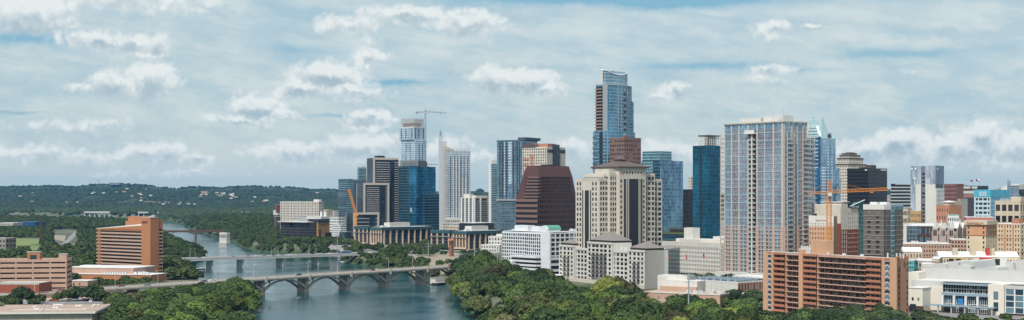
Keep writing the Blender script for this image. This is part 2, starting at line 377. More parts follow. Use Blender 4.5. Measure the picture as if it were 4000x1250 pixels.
RIDGE=[(-1200,735),(-300,735),(0,727),(200,724),(300,728),(357,719),(450,717),(530,719),(620,727),(683,733),(730,730),(762,727),(820,730),(870,733),(903,727),(970,724),(1040,727),(1092,726),(1170,733),(1218,739),(1290,738),(1400,742),(1700,742),(1860,741),(1920,746),(2400,750),(3300,748),(3450,744),(3700,752),(5200,752)]
def ridge(x,y):
    u=CX+F*x/np.maximum(y,1); v=np.interp(u,[a for a,b in RIDGE],[b for a,b in RIDGE]); return CAMZ+(HZ-v)/F*9000.
def land(x,y):
    side=np.interp(y,[0,1000,2000,4000],[-100,-120,-330,-900])   # west of river lower
    base=np.where(x<side,8.,12.)
    base=base+np.clip((y-1800)/3200,0,1)*8+fbm(x/400,y/400,3,5)*6*np.clip((y-1400)/1500,0,1)
    t=np.clip((y-5000)/4000,0,1); hr=ridge(x,y)-9.
    env=(t*t*(3-2*t))
    sub=1-.62*np.abs(np.sin(t*math.pi*1.5))*(fbm(x/900,y/700,4,9)*1.3)*(t<.97)
    h=base*(1-env)+(base+(hr-base)*1.0)*env*np.where(t<1,sub,1)
    h=h+(fbm(x/260,y/300,4,3)-.5)*26*np.clip(t*3,0,1)*np.clip((1-t)*6,0,1)
    h=np.where(y>9000,h-(y-9000)*.03,h)
    return h
def ground(x,y):
    x=np.asarray(x,float); y=np.asarray(y,float)
    ins=inpoly(x,y,RIV); d=distpoly(x,y,RIV)
    h=land(x,y); b=np.clip(d/16.,0,1); b=b*b*(3-2*b)
    return np.where(ins,-2.5*np.clip(d/8.,.15,1),.35+(h-.35)*b)
def gz(x,y): return float(ground(np.array([x]),np.array([y]))[0])
def sheet(name,m,ys,nx,half,zoff=0,trim=None):
    ys=np.array(ys); V=[];Fc=[]
    for j,y in enumerate(ys):
        xs=np.linspace(-1,1,nx)*(half*y+150); V.append(np.stack([xs,np.full(nx,y),ground(xs,np.full(nx,y))+zoff],1))
    V=np.concatenate(V); i=np.arange(nx-1)
    for j in range(len(ys)-1): Fc.append(np.stack([j*nx+i,j*nx+i+1,(j+1)*nx+i+1,(j+1)*nx+i],1))
    o=bpy.data.objects.new(name,npmesh(name,V,np.concatenate(Fc),m)); COL.objects.link(o); tag(o,kind='structure'); return o
gm,gn,gp=newmat('ground_mix'); n=N(gn); gc=n.coord()
g1=n.noise(gc,.012,5,.6); g2=n.noise(gc,.12,4,.6); 
gcol=n.mix(n.ss(g1,.42,.56),c4((.045,.065,.025)),c4((.12,.125,.08))); gcol=n.mix(n.math('MULTIPLY',n.ss(g2,.4,.7),.5),gcol,c4((.09,.10,.055)))
pz_=n.sep(n.vm('ADD',gc,(0,0,0)))[2]; gcol=n.mix(n.ss(pz_,6.5,3.),gcol,c4((.035,.06,.02)))
gn.links.new(gcol,gp.inputs['Base Color']); gp.inputs['Roughness'].default_value=.95
hm2,hn2,hp2=newmat('wooded_hill'); n=N(hn2); gc=n.coord(); g1=n.noise(gc,.02,6,.65); g2=n.noise(gc,.004,4,.6)
gcol=n.mix(n.ss(g1,.35,.65),c4((.018,.032,.016)),c4((.055,.08,.035))); gcol=n.mix(n.math('MULTIPLY',n.ss(g2,.55,.7),.5),gcol,c4((.09,.11,.06)))
hn2.links.new(gcol,hp2.inputs['Base Color']); hp2.inputs['Roughness'].default_value=1; hp2.inputs['Specular IOR Level'].default_value=.05
sheet('ground',gm,np.concatenate([np.arange(250,2200,9),np.arange(2200,5060,22)]),420,.62)
sheet('hills',hm2,np.concatenate([np.arange(5042,9000,40),np.arange(9000,14500,300)]),420,.55)
wb=MB(); wb.add([(-3600,-350,0),(600,-350,0),(600,5200,0),(-3600,5200,0)],[(0,1,2,3)])
wm,wn,wp=newmat('river_water'); n=N(wn); wc=n.coord()
wp.inputs['Base Color'].default_value=(.004,.055,.066,1); wp.inputs['IOR'].default_value=1.33; wp.inputs['Specular IOR Level'].default_value=.28
w1=n.noise(n.vm('MULTIPLY',wc,(1,1,1)),.9,4,.65); w2=n.noise(n.vm('MULTIPLY',wc,(1.,.5,1)),.05,3,.5); pt=n.noise(wc,.011,4,.55)
bm=wn.nodes.new('ShaderNodeBump'); bm.inputs['Distance'].default_value=.35
wn.links.new(n.lin(pt,.38,.6,.10,.40),bm.inputs['Strength']); wn.links.new(n.math('ADD',w1,n.math('MULTIPLY',w2,1.2)),bm.inputs['Height']); wn.links.new(bm.outputs[0],wp.inputs['Normal'])
wn.links.new(n.lin(pt,.4,.6,.04,.15),wp.inputs['Roughness'])
tag(wb.build('river',wm),kind='structure')

M_ROOF=mat('roof_gravel',(.42,.40,.37),.9,.15,.1); M_WROOF=mat('roof_white',(.60,.595,.58),.8,.08,.08,streak=.0)
M_CONC=mat('concrete',(.42,.39,.35),.85,.12,.12,streak=.2); M_ASPH=mat('asphalt',(.12,.12,.125),.9,.15,.06); M_METAL=mat('grey_metal',(.35,.37,.38),.5,.08,.3,metal=.4)
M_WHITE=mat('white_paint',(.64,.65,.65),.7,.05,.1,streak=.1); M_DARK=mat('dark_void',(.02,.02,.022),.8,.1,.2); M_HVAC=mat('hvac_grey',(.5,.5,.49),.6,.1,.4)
G_DARK=winmat('window_dark'); G_BLUE=winmat('window_blue',(.02,.045,.06),(.12,.2,.24),.7); G_BRZ=winmat('window_bronze',(.012,.01,.01),(.05,.04,.035),.9)

M_BRICKO=mat('orange_brick',(.36,.158,.078),.85,.10,.1,fine=.06); M_PINKB=mat('pink_concrete',(.45,.30,.23),.85,.08,.1,streak=.12)
M_TAN=mat('tan_stone',(.52,.44,.34),.85,.08,.08,streak=.12); M_CREAM=mat('cream_stone',(.55,.505,.44),.8,.07,.08,streak=.15); M_OFFW=mat('off_white_render',(.58,.565,.53),.8,.06,.08,streak=.1)
M_BEIGE=mat('beige_frame',(.46,.41,.36),.8,.06,.1); M_MAUVE=mat('mauve_granite',(.080,.041,.034),.6,.1,.1); M_BROWNR=mat('brown_roof',(.085,.06,.05),.7,.15,.1); M_TILE=mat('grey_tile_roof',(.20,.18,.17),.75,.1,.5)
M_TEAL=mat('teal_fascia',(.035,.085,.10),.6,.1,.1); M_RED=mat('red_brick',(.24,.07,.04),.85,.1,.1); M_GRYB=mat('grey_brown_panel',(.13,.11,.10),.8,.1,.1); M_BLACK=mat('black_panel',(.018,.018,.022),.35,.15,.1,spec=.5)
M_DGLS=curtain('dark_office_glass',(.006,.010,.016),(.04,.065,.095),1.6,3.6,(.03,.035,.04),.06,.1,.15,.35)
def mech(b,x0,x1,y0,y1,z,h,m=None,name='rooftop_plant'): b.box(name,m or M_HVAC,x0,x1,y0,y1,z,z+h)
def acs(b,x0,x1,y0,y1,z,n_,seed=1,h=1.8):
    r=random.Random(seed); 
    for i in range(n_):
        x=r.uniform(x0,x1-3); y=r.uniform(y0,y1-3); m=MB(); m.box(0,r.uniform(1.5,3.2),0,r.uniform(1.5,3),0,h*r.uniform(.5,1)); m.tube((.7,.7,0),(.7,.7,h*1.15),.35)
        m.build('air_conditioner',M_HVAC,b.root,(x,y,z))

b=B('hotel_tower','orange brick riverside hotel tower with striped window bands and a sloping glass roof',1190,587,552,620,zb=9,t=40); A=M_BRICKO
zt=b.h(851); yb=3.; xl=b.xu(381,yb); xm=-b.L
b.box('lift_shaft',A,-b.L,0,0,b.W,0,zt); b.box('shaft_cap',M_CONC,-b.L-.2,.2,-.2,b.W+.2,zt,zt+.5)
b.text(b.fS(),'HYATT',1.0,zt-4.9,2.9,M_DARK,.1,.9,bold=.09)
zl=b.h(893,xl,yb); zr_=b.h(878,xm,yb)
b.box('wall',A,xl,xm,yb,yb+b.W-1,0,zl-.4)
f=b.fS(xl,xm,yb); rows=11; fh=(zl-7)/rows
for i in range(rows):
    z=6.+i*fh
    fb(b.mb('floor_band#',M_PINKB),f,b.xu(397,yb)-xl,f.w,z,z+fh*.42,0,1.3)
    b.win(f,b.xu(399,yb)-xl,f.w-.1,z+fh*.45,z+fh*.97,G_DARK,'window_band',.15)
    fb(b.mb('balcony#%d'%i,M_PINKB),f,.6,3.4,z,z+fh*.4,0,1.5); b.win(f,1,3,z+fh*.45,z+fh*.97,G_DARK,'window',.15)
fb(b.mb('pier',A),f,3.6,b.xu(397,yb)-xl,0,zl,-.2,1.6)
fb(b.mb('wall',A),f,0,f.w,zl-1.2,zl-.41,-.2,1.35)

rm=b.mb('sloping_roof',M_WROOF)
b.mb('gable_wall',A).hexa([(xl+3,yb-1.2,zl-.02),(xm-.1,yb-1.2,zl-.02),(xm-.1,yb+13,zl-.02),(xl+3,yb+13,zl-.02)],[(xl+3,yb-1.2,zl+.2),(xm-.1,yb-1.2,zr_-.6),(xm-.1,yb+13,zr_-.6),(xl+3,yb+13,zl+.2)])
rm.hexa([(xl,yb-1,zl+.0),(xm-.1,yb-1,zr_-.55),(xm-.1,yb+14,zr_-.5),(xl,yb+14,zl+.05)],[(xl,yb-1,zl+.4),(xm-.1,yb-1,zr_+.2),(xm-.1,yb+14,zr_+1.6),(xl,yb+14,zl+.6)])
b.box('wall',A,b.xu(500,yb+14),b.xu(572,yb+14),yb+14.1,yb+24,0,b.h(847,xm,yb+14)); b.box('wall',A,b.xu(486,yb+14),b.xu(500,yb+14)-.1,yb+15,yb+22,0,b.h(866,xm,yb+14))
for k in range(3): b.box('roof_plant',M_HVAC,-6+k*2.4,-4.7+k*2.4,3,5,zt+.5,zt+1.5+k*.5)
xe=0; ye=b.yu(638,0); b.box('wall',A,-6,-.6,b.W+.02,ye,0,b.h(859)); fe=b.fE(b.W,ye,-.6)
for i in range(rows+1): z=5.+i*fh; b.win(fe,1,fe.w-1,z+fh*.4,z+fh*.95,G_DARK,'window_band'); fb(b.mb('floor_band#',M_PINKB),fe,.5,fe.w-.3,z,z+fh*.36,0,.7)
b.done()

b=B('hotel_wing','low terracotta hotel wing with flat white roofs at the foot of the orange tower',1120,590,268,None,zb=9,t=14,W=26)
H=b.h(1075); b.box('wall',A,-b.L,0,0,26,0,H); b.box('roof',M_WROOF,-b.L-.4,.4,-.4,26.4,H,H+.35)
x0=b.xu(272,18); x1=b.xu(545,18); b.box('upper_wall',M_PINKB,x0,x1,8,44,H+.35,b.h(1052)); b.box('upper_roof',M_WROOF,x0-.4,x1+.4,7.6,44.4,b.h(1052)+.01,b.h(1052)+.5)
for k in range(9): b.box('skylight',M_WHITE,-44+k*2.3,-43+k*2.3-.1,4.2,6.5,H+.36,H+1.8)
r_=random.Random(3)
for k in range(20): q=r_.uniform(-20,-6); yy=r_.uniform(1,7); b.box('roof_plant',M_WHITE,q,q+r_.uniform(1,2.6),yy,yy+1.3,H+.36+k*.002,H+1+r_.uniform(.2,1.4))
for a in (6,): b.win(b.fS(),a,a+3.4,0,3.6,M_DARK,'garage_opening')
b.grid(b.fS(-b.L,0,0),.3,2.6,12,1,.4,.6,m=A,g=G_DARK,r=.25)
b.done()
b=B('pump_house','small low pink block with flat roof beside the car park',1075,342,272,None,zb=9,t=14,W=14); H=b.h(1098); b.box('wall',M_PINKB,-b.L,0,0,14,0,H); b.box('roof',M_WROOF,-b.L-.3,.3,-.3,14.3,H,H+.3); b.win(b.fS(),3,4.2,0,2.4,G_DARK,'door'); b.win(b.fS(),8,9.2,1,2.2,G_DARK); b.done()

b=B('parking_garage','pinkish concrete multi storey car park with long dark openings',1010,259,-60,280,zb=9.5,t=-9); H=b.h(1013); P_=M_PINKB
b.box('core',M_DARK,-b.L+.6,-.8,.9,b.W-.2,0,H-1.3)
fh=(H-1.2)/6
for f,edges,e1 in ((b.fS(),[b.xu(u)+b.L for u in (-60,-57,-2,1,59,65,125,131,193,199,256)]+[b.L],.3),(b.fE(),[0,1.2,b.W-1.2,b.W],0)):
    for i in range(7): fb(b.mb('deck_band',P_),f,0,f.w+e1,i*fh-.6 if i else 0,i*fh+fh*.52,-.9,.3) if i<6 else fb(b.mb('deck_band',P_),f,0,f.w+e1,6*fh-.6,H,-.9,.3)
    for k in range(0,len(edges)-1,2): fb(b.mb('pier',P_),f,edges[k],edges[k+1]+(e1-.01 if k==len(edges)-2 else 0),0,H-.1,-.5,.26)
b.box('roof',M_CONC,-b.L+.9,-1,1,b.W,H-1.25,H-1.05); b.box('back_wall',P_,-b.L,-.1,b.W,b.W+.6,0,H)
for u0,u1,v0,mm in((106,156,986,A),(229,260,994,P_)):
    x0=b.xu(u0,6);x1=b.xu(u1,6); hh=b.h(v0,x0,6); b.box('stair_tower#%d'%u0,mm,x0,x1,6,14,H-1,hh); b.box('stair_roof#%d'%u0,M_CONC,x0-.2,x1+.2,5.8,14.2,hh,hh+.4)
    if mm is A: b.win(b.fS(x0,x1,6),2,6.5,H,H+3,G_BLUE)
b.done()

b=B('brick_shop','long low dark red brick shop with flat grey roof in front of the car park',955,152,-20,None,zb=9.5,t=4,W=22); H=b.h(1107)
b.box('wall',M_RED,-b.L,0,0,22,0,H); b.box('roof',M_ROOF,-b.L+.3,-.3,.3,21.7,H,H+.12); b.box('parapet',M_CONC,-b.L-.1,.1,-.15,.3,H-.9,H+.5)
for u in (50,104): a=b.xu(u)+b.L-1; b.win(b.fS(),a,a+1.9,.2,2.6,G_BLUE,'door'); fb(b.mb('door_frame',M_WHITE),b.fS(),a-.25,a,0,2.9,0,.2); fb(b.mb('door_frame',M_WHITE),b.fS(),a+1.9,a+2.15,0,2.9,0,.2)
b.done()

b=B('flat_roof_hall','wide single storey hall with a gravel roof and white eaves in the near left corner',770,372,-200,438,zb=9,t=-6); H=b.h(1236)
H=5.2; b.box('wall',M_CONC,-b.L+2,-2,2,b.W-2,0,H); b.box('eaves',M_OFFW,-b.L,0,0,b.W,H,H+1.1); b.box('roof',mat('brown_gravel',(.36,.27,.22),.95,.15,.05,fine=.1),-b.L+.5,-.5,.5,b.W-.5,H+1.1,H+1.22)
r_=random.Random(5)
for k in range(20):
    x=r_.uniform(-b.L*.5,-5); y=r_.uniform(4,b.W-6); m=MB(); s_=r_.uniform(.6,1.3)
    if k%3: m.tube((0,0,0),(0,0,.6*s_),.5*s_,n=8); m.cone([(.8*s_*math.cos(i*.785),.8*s_*math.sin(i*.785)) for i in range(8)],.6*s_,(0,0,1.1*s_)); m.build('roof_vent',M_WHITE,b.root,(x,y,H+1.22))
    else: m.box(0,3*s_,0,1.2*s_,0,.7*s_); m.build('skylight',M_WHITE,b.root,(x,y,H+1.22))
b.box('roof_kerb',M_OFFW,-b.L*.6,-8,12,12.5,H+1.22,H+1.6); b.box('roof_kerb',M_OFFW,-30,-29.5,2,12,H+1.22,H+1.6)
for i in range(4): b.win(b.fE(2,b.W-2,-2),2+i*(b.W-4)/4,1+(i+1)*(b.W-4)/4-1,.6,3.6,G_DARK)
b.done()

def low(name,label,D,ul,uc,ur,vt,vb,m,cols=6,rows=2,t=30,roofm=None,g=G_DARK,wf=.5,hf=.45,cat='building',grp=None,W=None):
    zb=Z(vb,D); b=B(name,label,D,uc,ul,ur,zb=zb-1,t=t,W=W,cat=cat,group=grp); H=b.h(vt)
    b.box('wall',m,-b.L,0,0,b.W,0,H)
    b.grid(b.fS(),.8,H-.3,cols,rows,wf,hf,m=m,g=g,r=.25,e1=.25)
    if ur and b.W>3: b.grid(b.fE(),.8,H-.3,max(1,int(min(40,cols*b.W/max(b.L,1)))),rows,wf,hf,m=m,g=g,r=.25)
    b.box('roof',roofm or M_WROOF,-b.L-.3,.4,-.4,b.W+.3,H,H+.4); return b
low('blue_hall','bright blue metal hall among trees in the park',1900,64,137,None,868,880,mat('blue_metal',(.02,.08,.19),.6,.1,.2),8,1,10,mat('blue_roof',(.03,.11,.24),.6,.1,.2),W=30).done()
low('park_pavilion','pale flat park building behind trees at the left edge',1850,-10,50,None,872,879,M_CONC,6,1,10,W=25).done()
low('stone_house','low stone clubhouse at the left edge below the park',1240,-40,22,62,932,968,mat('grey_stone',(.25,.22,.19)),5,2,20,M_CONC).done()
low('ridge_building','long flat grey building standing on the top of the wooded ridge',8850,428,466,None,714,722,mat('ridge_grey',(.2,.22,.24)),5,2,10,M_CONC,W=60).done()
for nm,la,D,u0,u1,v0,v1,mm in (('hill_office','pink flat office block on the wooded hillside',7200,786,810,747,757,M_PINKB),('hill_villa','red roofed villa cluster on the hillside left of the river',6400,560,606,787,798,M_RED),
   ('far_store','wide white store beyond the river woods',4200,862,936,825,842,M_OFFW),('far_warehouse','low pale warehouse row beyond the river woods',4300,790,858,829,836,M_TAN),('far_depot','second white depot right of the wide store',4000,938,958,828,846,M_WHITE)):
    low(nm,la,D,u0,u1,None,v0,v1,mm,6,2,6,W=40).done()

b=B('boathouse','white two storey boathouse with open ground floor on the river edge',2225,885,857,898,zb=.3,t=40); H=b.h(909)
b.box('wall',M_OFFW,-b.L,0,0,b.W,.9,H-.3); b.box('roof',M_WROOF,-b.L-.3,.3,-.3,b.W+.3,H-.3,H); b.box('dock',M_CONC,-b.L-1.5,1.5,-1.5,b.W+1,-1.,1)
b.grid(b.fS(),7,H-1,6,1,.6,.6,m=M_OFFW,g=G_DARK,r=.3,e1=.3); b.grid(b.fE(),7,H-1,6,1,.6,.6,m=M_OFFW,g=G_DARK,r=.3)
for i in range(8): x=-b.L+.5+i*(b.L-1)/7; b.box('column',M_CONC,x,x+.6,.05,.6,1,3)
b.done()

b=tower('apartment_block','wide cream apartment slab with rows of paired balconies beyond the dark library',2280,1245,1097,1263,789,M_CREAM,G_DARK,(22,3),13,.5,.5,t=35,cat='apartment block'); 
f=b.fS(); bm=MB(); bw=f.w/22
for i in range(0,22,2): fb(b.mb('pier',M_OFFW),f,bw*i-.3,bw*i+.9,0,b.H,.3,1.3)
b.box('penthouse',M_OFFW,-14,-2,3,9,b.H-1,b.h(779)); b.box('roof_edge',M_OFFW,-b.L-.8,.8,-.9,b.W,b.H,b.H+.7); b.done()

G_PURP=curtain('dark_purple_glass',(.012,.010,.014),(.04,.035,.045),2,3.8,(.06,.055,.06),.1,.18,.2,.3,wob=.02)
b=B('city_library','dark purple glazed civic building with jutting flat roof slabs and a copper block',1960,1235,1090,1290,zb=11,t=40); 
def V_(b,part,m,u0,u1,y0,y1,v0,zb_=0.):
    x0=b.xu(u0,y0); x1=b.xu(u1,y0); h_=b.h(v0,(x0+x1)/2,y0); b.box(part,m,x0,x1,y0,y1,zb_,h_); return x0,x1,h_
V_(b,'glass_wall',G_PURP,1096,1132,3,25,866); V_(b,'lower_glass',G_PURP,1131.5,1233,0,20,887); x0,x1,h_=V_(b,'upper_glass',G_PURP,1110,1230,6,40,868)
b.box('roof_slab',M_OFFW,b.xu(1086,0),b.xu(1200,0),-1,30,h_+.02,h_+1.1); x0,x1,h_=V_(b,'roof_tower',M_METAL,1165,1205,14,34,849)
b.box('curved_roof',M_HVAC,b.xu(1200,14),b.xu(1258,14),12,36,b.h(856,0,14),b.h(846,0,14))
M_COP=mat('copper_panel',(.30,.17,.07),.6,.1,.1); ya=b.yu(1236)
b.box('copper_block',M_COP,-.5,3,1,b.W+3,0,b.h(868)); f=Face(3,1,90,b.W+2); b.box('dark_cap',G_PURP,-6,4,.5,b.W+4,b.h(868)+.02,b.h(856))
b.win(f,2,5,3,18,G_DARK,'tall_window'); b.win(f,b.W*.5,b.W+1,2,14,G_DARK,'tall_window'); b.done()
low('balcony_flats','small dark block of flats with white balconies left of the dark civic building',2050,1072,1078,1095,846,885,M_GRYB,3,7,45,M_WHITE,hf=.5).done()
low('brown_block','small brown block in the trees left of the cream slab',2600,1078,1082,1097,800,830,M_RED,2,5,45).done()
b=B('white_silos','pair of tall white cylindrical power plant stacks',1990,1262,1250,None,W=4); 
for u0,u1 in((1248,1258),(1265,1272)):
    x=b.xu((u0+u1)/2); b.mb('stack',M_WHITE).tube((x,1,0),(x,1,b.h(827)),1.7,n=14); b.mb('stack_rim',M_HVAC).tube((x,1,b.h(827)),(x,1,b.h(827)+.5),1.9,n=14)
b.done()
low('white_offices','white block with dark ribbon windows right of the copper block',1940,1288,1322,1346,850,905,M_WHITE,5,5,45,hf=.4,wf=.8).done()
low('white_garage','white lattice parking structure stepping down to the trees',1900,1296,1330,1352,880,922,M_WHITE,4,5,45,hf=.35,wf=.9).done()
low('dark_pavilion','low black glass pavilion beside the white parking structure',1870,1326,1350,1378,907,935,M_BLACK,4,3,45,M_METAL,G_BLUE,.8,.7).done()
for i,(u0,u1,u2,v0,v1,mm) in enumerate(((1262,1278,1300,820,850,M_TAN),(1225,1240,1250,838,858,M_RED),(1290,1305,1322,824,846,M_OFFW),(1300,1312,1330,838,852,M_TAN),(1068,1085,1102,822,838,M_WHITE),(1100,1120,1135,870,890,M_TAN))):
    low('low_block',['tan','brick red','pale','sandy','white','buff'][i]+' low block in the gap '+['right of the cream apartment slab','just right of the slab','nearest the teal condominium','below the teal condominium','at the left foot of the cream slab','hidden by the dark civic building'][i],2500+i*30,u0,u1,u2,v0,v1,mm,4,3,45).done()

G_TEAL=curtain('teal_glass',(.03,.12,.16),(.12,.28,.33),1.8,3.3,(.30,.42,.46),.1,.22,.15,.55)
G_SLATE=curtain('slate_blue_panels',(.05,.085,.12),(.10,.16,.21),2.4,3.3,(.16,.21,.25),.12,.2,.3,.35)
def slabs(b,f,z0,z1,n_,d0,d1,m,part='balcony_slab',s0=0.,s1=None,th=.35,rail=0.,mr=None,name='balcony'):
    """one balcony object per floor: slab plus railing"""
    s1=f.w if s1 is None else s1; fh=(z1-z0)/n_; mb=MB(); w_=s1-s0
    mb.box(0,w_,-(d1),-d0,0,th)
    if rail: mb.box(0,w_,-d1,-d1+.08,th+.001,th+rail,1)
    me=mb.mesh(name,[m,mr or m]); x,y=f.pt(s0,0); b.copies_of(name,me,[(x,y,z0+i*fh,f.a) for i in range(n_)])
b=B('teal_condominium','teal glass condominium with curved balconies on its left side',2100,1357,1323,1432,t=45); H=b.h(699)
b.box('glass_wall',G_TEAL,-b.L,-.0,0,b.W*.3,0,H-.5); b.box('panel_wall',G_SLATE,-b.L+.2,.3,b.W*.3+.01,b.W,0,H-1.6); slabs(b,b.fS(),3,H-1,28,0,1.6,M_METAL,rail=1,mr=G_BLUE)
b.box('roof',M_METAL,-b.L-.8,.8,-1.5,b.W+.5,H-.5,H); b.grid(b.fE(b.W*.35,b.W,.3),20,H-4,9,25,.4,.45,m=G_SLATE,g=G_BLUE,r=.12); b.done()
b=B('far_teal_tower','slim pale teal tower rising behind the teal condominium',2500,1402,1396,1431,t=60); H=b.h(654)
b.box('glass_wall',G_TEAL,-b.L,0,0,b.W,0,H); b.box('end_wall',M_OFFW,-b.L-1,-b.L-.02,0,b.W,0,H-8); b.box('rooftop_plant',M_HVAC,-3,0,b.W*.4,b.W*.9,H,b.h(648)); slabs(b,b.fE(),60,H-2,20,0,.7,M_METAL); b.done()

M_BAND=mat('beige_band',(.47,.43,.40),.7,.05,.1)
b=B('stacked_office_tower','dark glass tower of three stacked blocks outlined with beige frames',2020,1457,1433,1557,t=62)
def framed(b,x0,x1,y0,y1,z0,z1,rows,stop=1.,side=True):
    b.box('glass_wall',M_DGLS,x0,x1,y0,y1,z0,z1); f=Face(x1,y0,90,y1-y0); fh=(z1-z0)/rows
    fb(b.mb('beige_frame',M_BEIGE),f,0,3.,z0,z1+.6,-.2,.7); fb(b.mb('beige_frame',M_BEIGE),f,3.001,f.w,z1-2.4,z1+.6,-.2,.7)
    if stop<1: fb(b.mb('beige_frame',M_BEIGE),f,f.w-2.8,f.w,z0,z1-2.401,-.2,.72)
    for i in range(rows-1):
        if z1-3.5-(i+1)*fh<z0: break
        z=z1-3.5-(i+1)*fh; fb(b.mb('floor_band',M_BAND),f,4.2+(f.w*.02),f.w*(.66 if stop==1 else .62),z,z+.8,-.1,.35); fb(b.mb('floor_band',M_BAND),f,f.w*(.84 if stop==1 else .86),f.w-(2.9 if stop<1 else 0),z,z+.8,-.1,.35)
    fs=Face(x0,y0,0,x1-x0); 
    if side: fb(b.mb('beige_frame',M_BEIGE),fs,-.3,.8,z0,z1,-.1,.4)
H1=b.h(617); framed(b,-b.L,0,0,b.W,0,H1,36); b.box('rooftop_plant',M_BLACK,-14,-4,8,20,H1+.6,H1+3.5)
xq=3.; y1=b.yu(1419,xq); yq2=b.yu(1520,xq); H2=b.h(716,xq,y1); framed(b,b.xu(1394,y1),xq,y1,yq2,0,H2,28,.9)
xr=6.; y2=b.yu(1379,xr); yr=b.yu(1481,xr); H3=b.h(832,xr,y2); framed(b,b.xu(1352,y2),xr,y2,yr,0,H3,8,.9)
b.foot(-b.L-10,6,y2,b.W); b.done()

G_BLU=curtain('deep_blue_glass',(.012,.085,.19),(.05,.26,.46),1.6,3.9,(.03,.10,.16),.06,.10,.08,.75,wob=.02)
G_BLU2=curtain('dark_teal_glass',(.010,.04,.07),(.035,.10,.16),1.6,3.9,(.08,.15,.18),.06,.18,.12,.6,wob=.02)
b=B('blue_office_tower','deep blue glass office tower with a louvred crown',1990,1627,1557,1702,t=50); H=b.h(648)
x1=b.xu(1600); b.box('glass_wall',G_BLU2,-b.L,x1,0,b.W,0,H); b.box('blue_glass_wall',G_BLU,x1+1.5,0,-1.5,b.W,20,H-1); b.box('recess_wall',M_DGLS,x1,x1+1.5,0,b.W-1,0,H-1.5); b.box('lower_glass',G_BLU2,x1+1.5,-.5,-1,b.W-1,0,20)  # left face is the same glass, its darker look put into the colour
Hc=b.h(627); 
for i in range(22): x=-b.L+1+i*(b.L+2)/22; b.box('crown_column',M_METAL,x,x+.7,1.,1.7,H,Hc)
b.box('crown_core',M_BLACK,-b.L+3,-2,5,b.W*.6,H,Hc-2); b.box('crown_rail',M_METAL,-b.L,1,.6,2.1,Hc,Hc+.8); b.box('crown_box',mat('grey_panel',(.09,.09,.095)),-6,-.5,4,b.W*.5,H-.9,Hc)
b.box('roof_canopy',M_METAL,-7,2.5,b.W*.55,b.W+3,b.h(643,0,b.W*.5),b.h(643,0,b.W*.5)+.7); 
x2=b.xu(1672,-14.); y3=-14
x0_=b.xu(1676,b.W*.6) ; b.box('lower_block',G_BLU2,.02,6,b.W*.3,b.W*1.05,0,b.h(757)); 
for i in range(2): b.box('balcony_fin',M_WHITE,x1+4+i*3,x1+4.8+i*3,-1.9,-1.5,b.h(829)+.0,b.h(812))
b.done()

G_ICE=curtain('pale_blue_glass',(.10,.20,.32),(.34,.46,.58),1.7,3.5,(.62,.68,.72),.14,.26,.15,.5)
b=B('stepped_glass_tower','tall pale blue glass tower topped by a construction cage beside a crane',2380,1622,1567,1665,t=45)
Ha=b.h(630); Hb=b.h(546); Hc=b.h(495); Hd=b.h(463)
b.box('glass_wall',G_ICE,-b.L,0,0,b.W,0,Hb-1.5); b.box('step_band',M_WHITE,-b.L-.5,.5,-.5,b.W+.5,Hb-1.5,Hb)
b.box('upper_glass',G_ICE,-b.L-2,-1,-2,b.W-3,Hb,Hc-1); b.box('upper_band',M_WHITE,-b.L-2.3,-.7,-2.3,b.W-2.7,Hc-1,Hc)
for f,n_ in ((b.fS(),14),(b.fE(),12)):
    for k in (.33,.62): slabs(b,f,30,Hb-6,40,0,.25,M_BLACK,s0=f.w*k,s1=f.w*k+1.6,th=1.8,name='balcony')
for f in (Face(-b.L-2,-2,0,b.L+1),Face(-1,-2,90,b.W-1)):
    for k in (.12,.42,.85): fb(b.mb('dark_slot',M_BLACK),f,f.w*k,f.w*k+1.7,Hb+2,Hc-3,0,.15)
cg=mat('concrete_formwork',(.36,.31,.29),.9,.15,.2)
b.box('formwork_core',mat('formwork_shade',(.16,.13,.13)),-b.L+3,-5,2,b.W-8,Hc,Hd-7)
for i in range(16):
    x=-b.L+1+i*(b.L-3)/15; b.mb('cage_post',cg).box(x,x+.5,-.5,0,Hc,Hd+(i%3)); y=i*(b.W-5)/15; b.mb('cage_post',cg).box(-2,-1.5,y,y+.5,Hc,Hd+(i%3)-.5)
for k in range(5): z=Hc+k*(Hd-Hc)/5; b.mb('cage_rail',cg).box(-b.L+1,-1.5,-.4,-.1,z,z+.4); b.mb('cage_rail',cg).box(-2,-1.6,0,b.W-5,z,z+.4)
b.done()

G_360=curtain('blue_white_glass',(.08,.15,.24),(.30,.40,.50),2.2,3.4,(.60,.61,.62),.34,.2,.2,.4)
b=B('spired_condominium','slender white condominium tower with a thin corner fin and spire',2150,1738,1714,1838,t=66); H=b.h(588)
b.box('end_wall',M_BEIGE,-b.L*.36,0,0,1,0,H+2); b.box('glass_wall',G_360,-b.L+3,0.2,1.01,b.W,0,H-.5)
hs_=b.h(530); b.mb('corner_fin',mat('fin_grey',(.44,.47,.50))).prism([(-b.L,0),(-b.L*.37,0),(-b.L*.37,7),(-b.L,7)],0,hs_-8)
b.mb('corner_fin',mat('fin_grey',(.44,.47,.50))).prism([(-b.L,0),(-b.L+5,0),(-b.L+5,5),(-b.L,5)],hs_-7.99,hs_)
b.mb('sloped_screen',M_BEIGE).hexa([(-b.L*.5,.3,H),(0,.3,H),(0,14,H),(-b.L*.5,14,H)],[(-b.L*.5,.3,H+9),(0,.3,H+7),(0,14,H+1.5),(-b.L*.5,14,H+2)])
b.box('spire_box',M_METAL,-b.L+.6,-b.L+2.8,1,4,hs_,b.h(510)); b.mb('spire',M_METAL).tube((-b.L+1.7,2,b.h(510)),(-b.L+1.7,2,b.h(495)),.3,.08)
f=b.fE(4,None,.2)
for k in (.12,.3,.42,.56,.7,.86): slabs(b,f,16,H-8,42,0,.15,M_DGLS,s0=f.w*k,s1=f.w*k+1.7,th=1.7,name='balcony_recess')
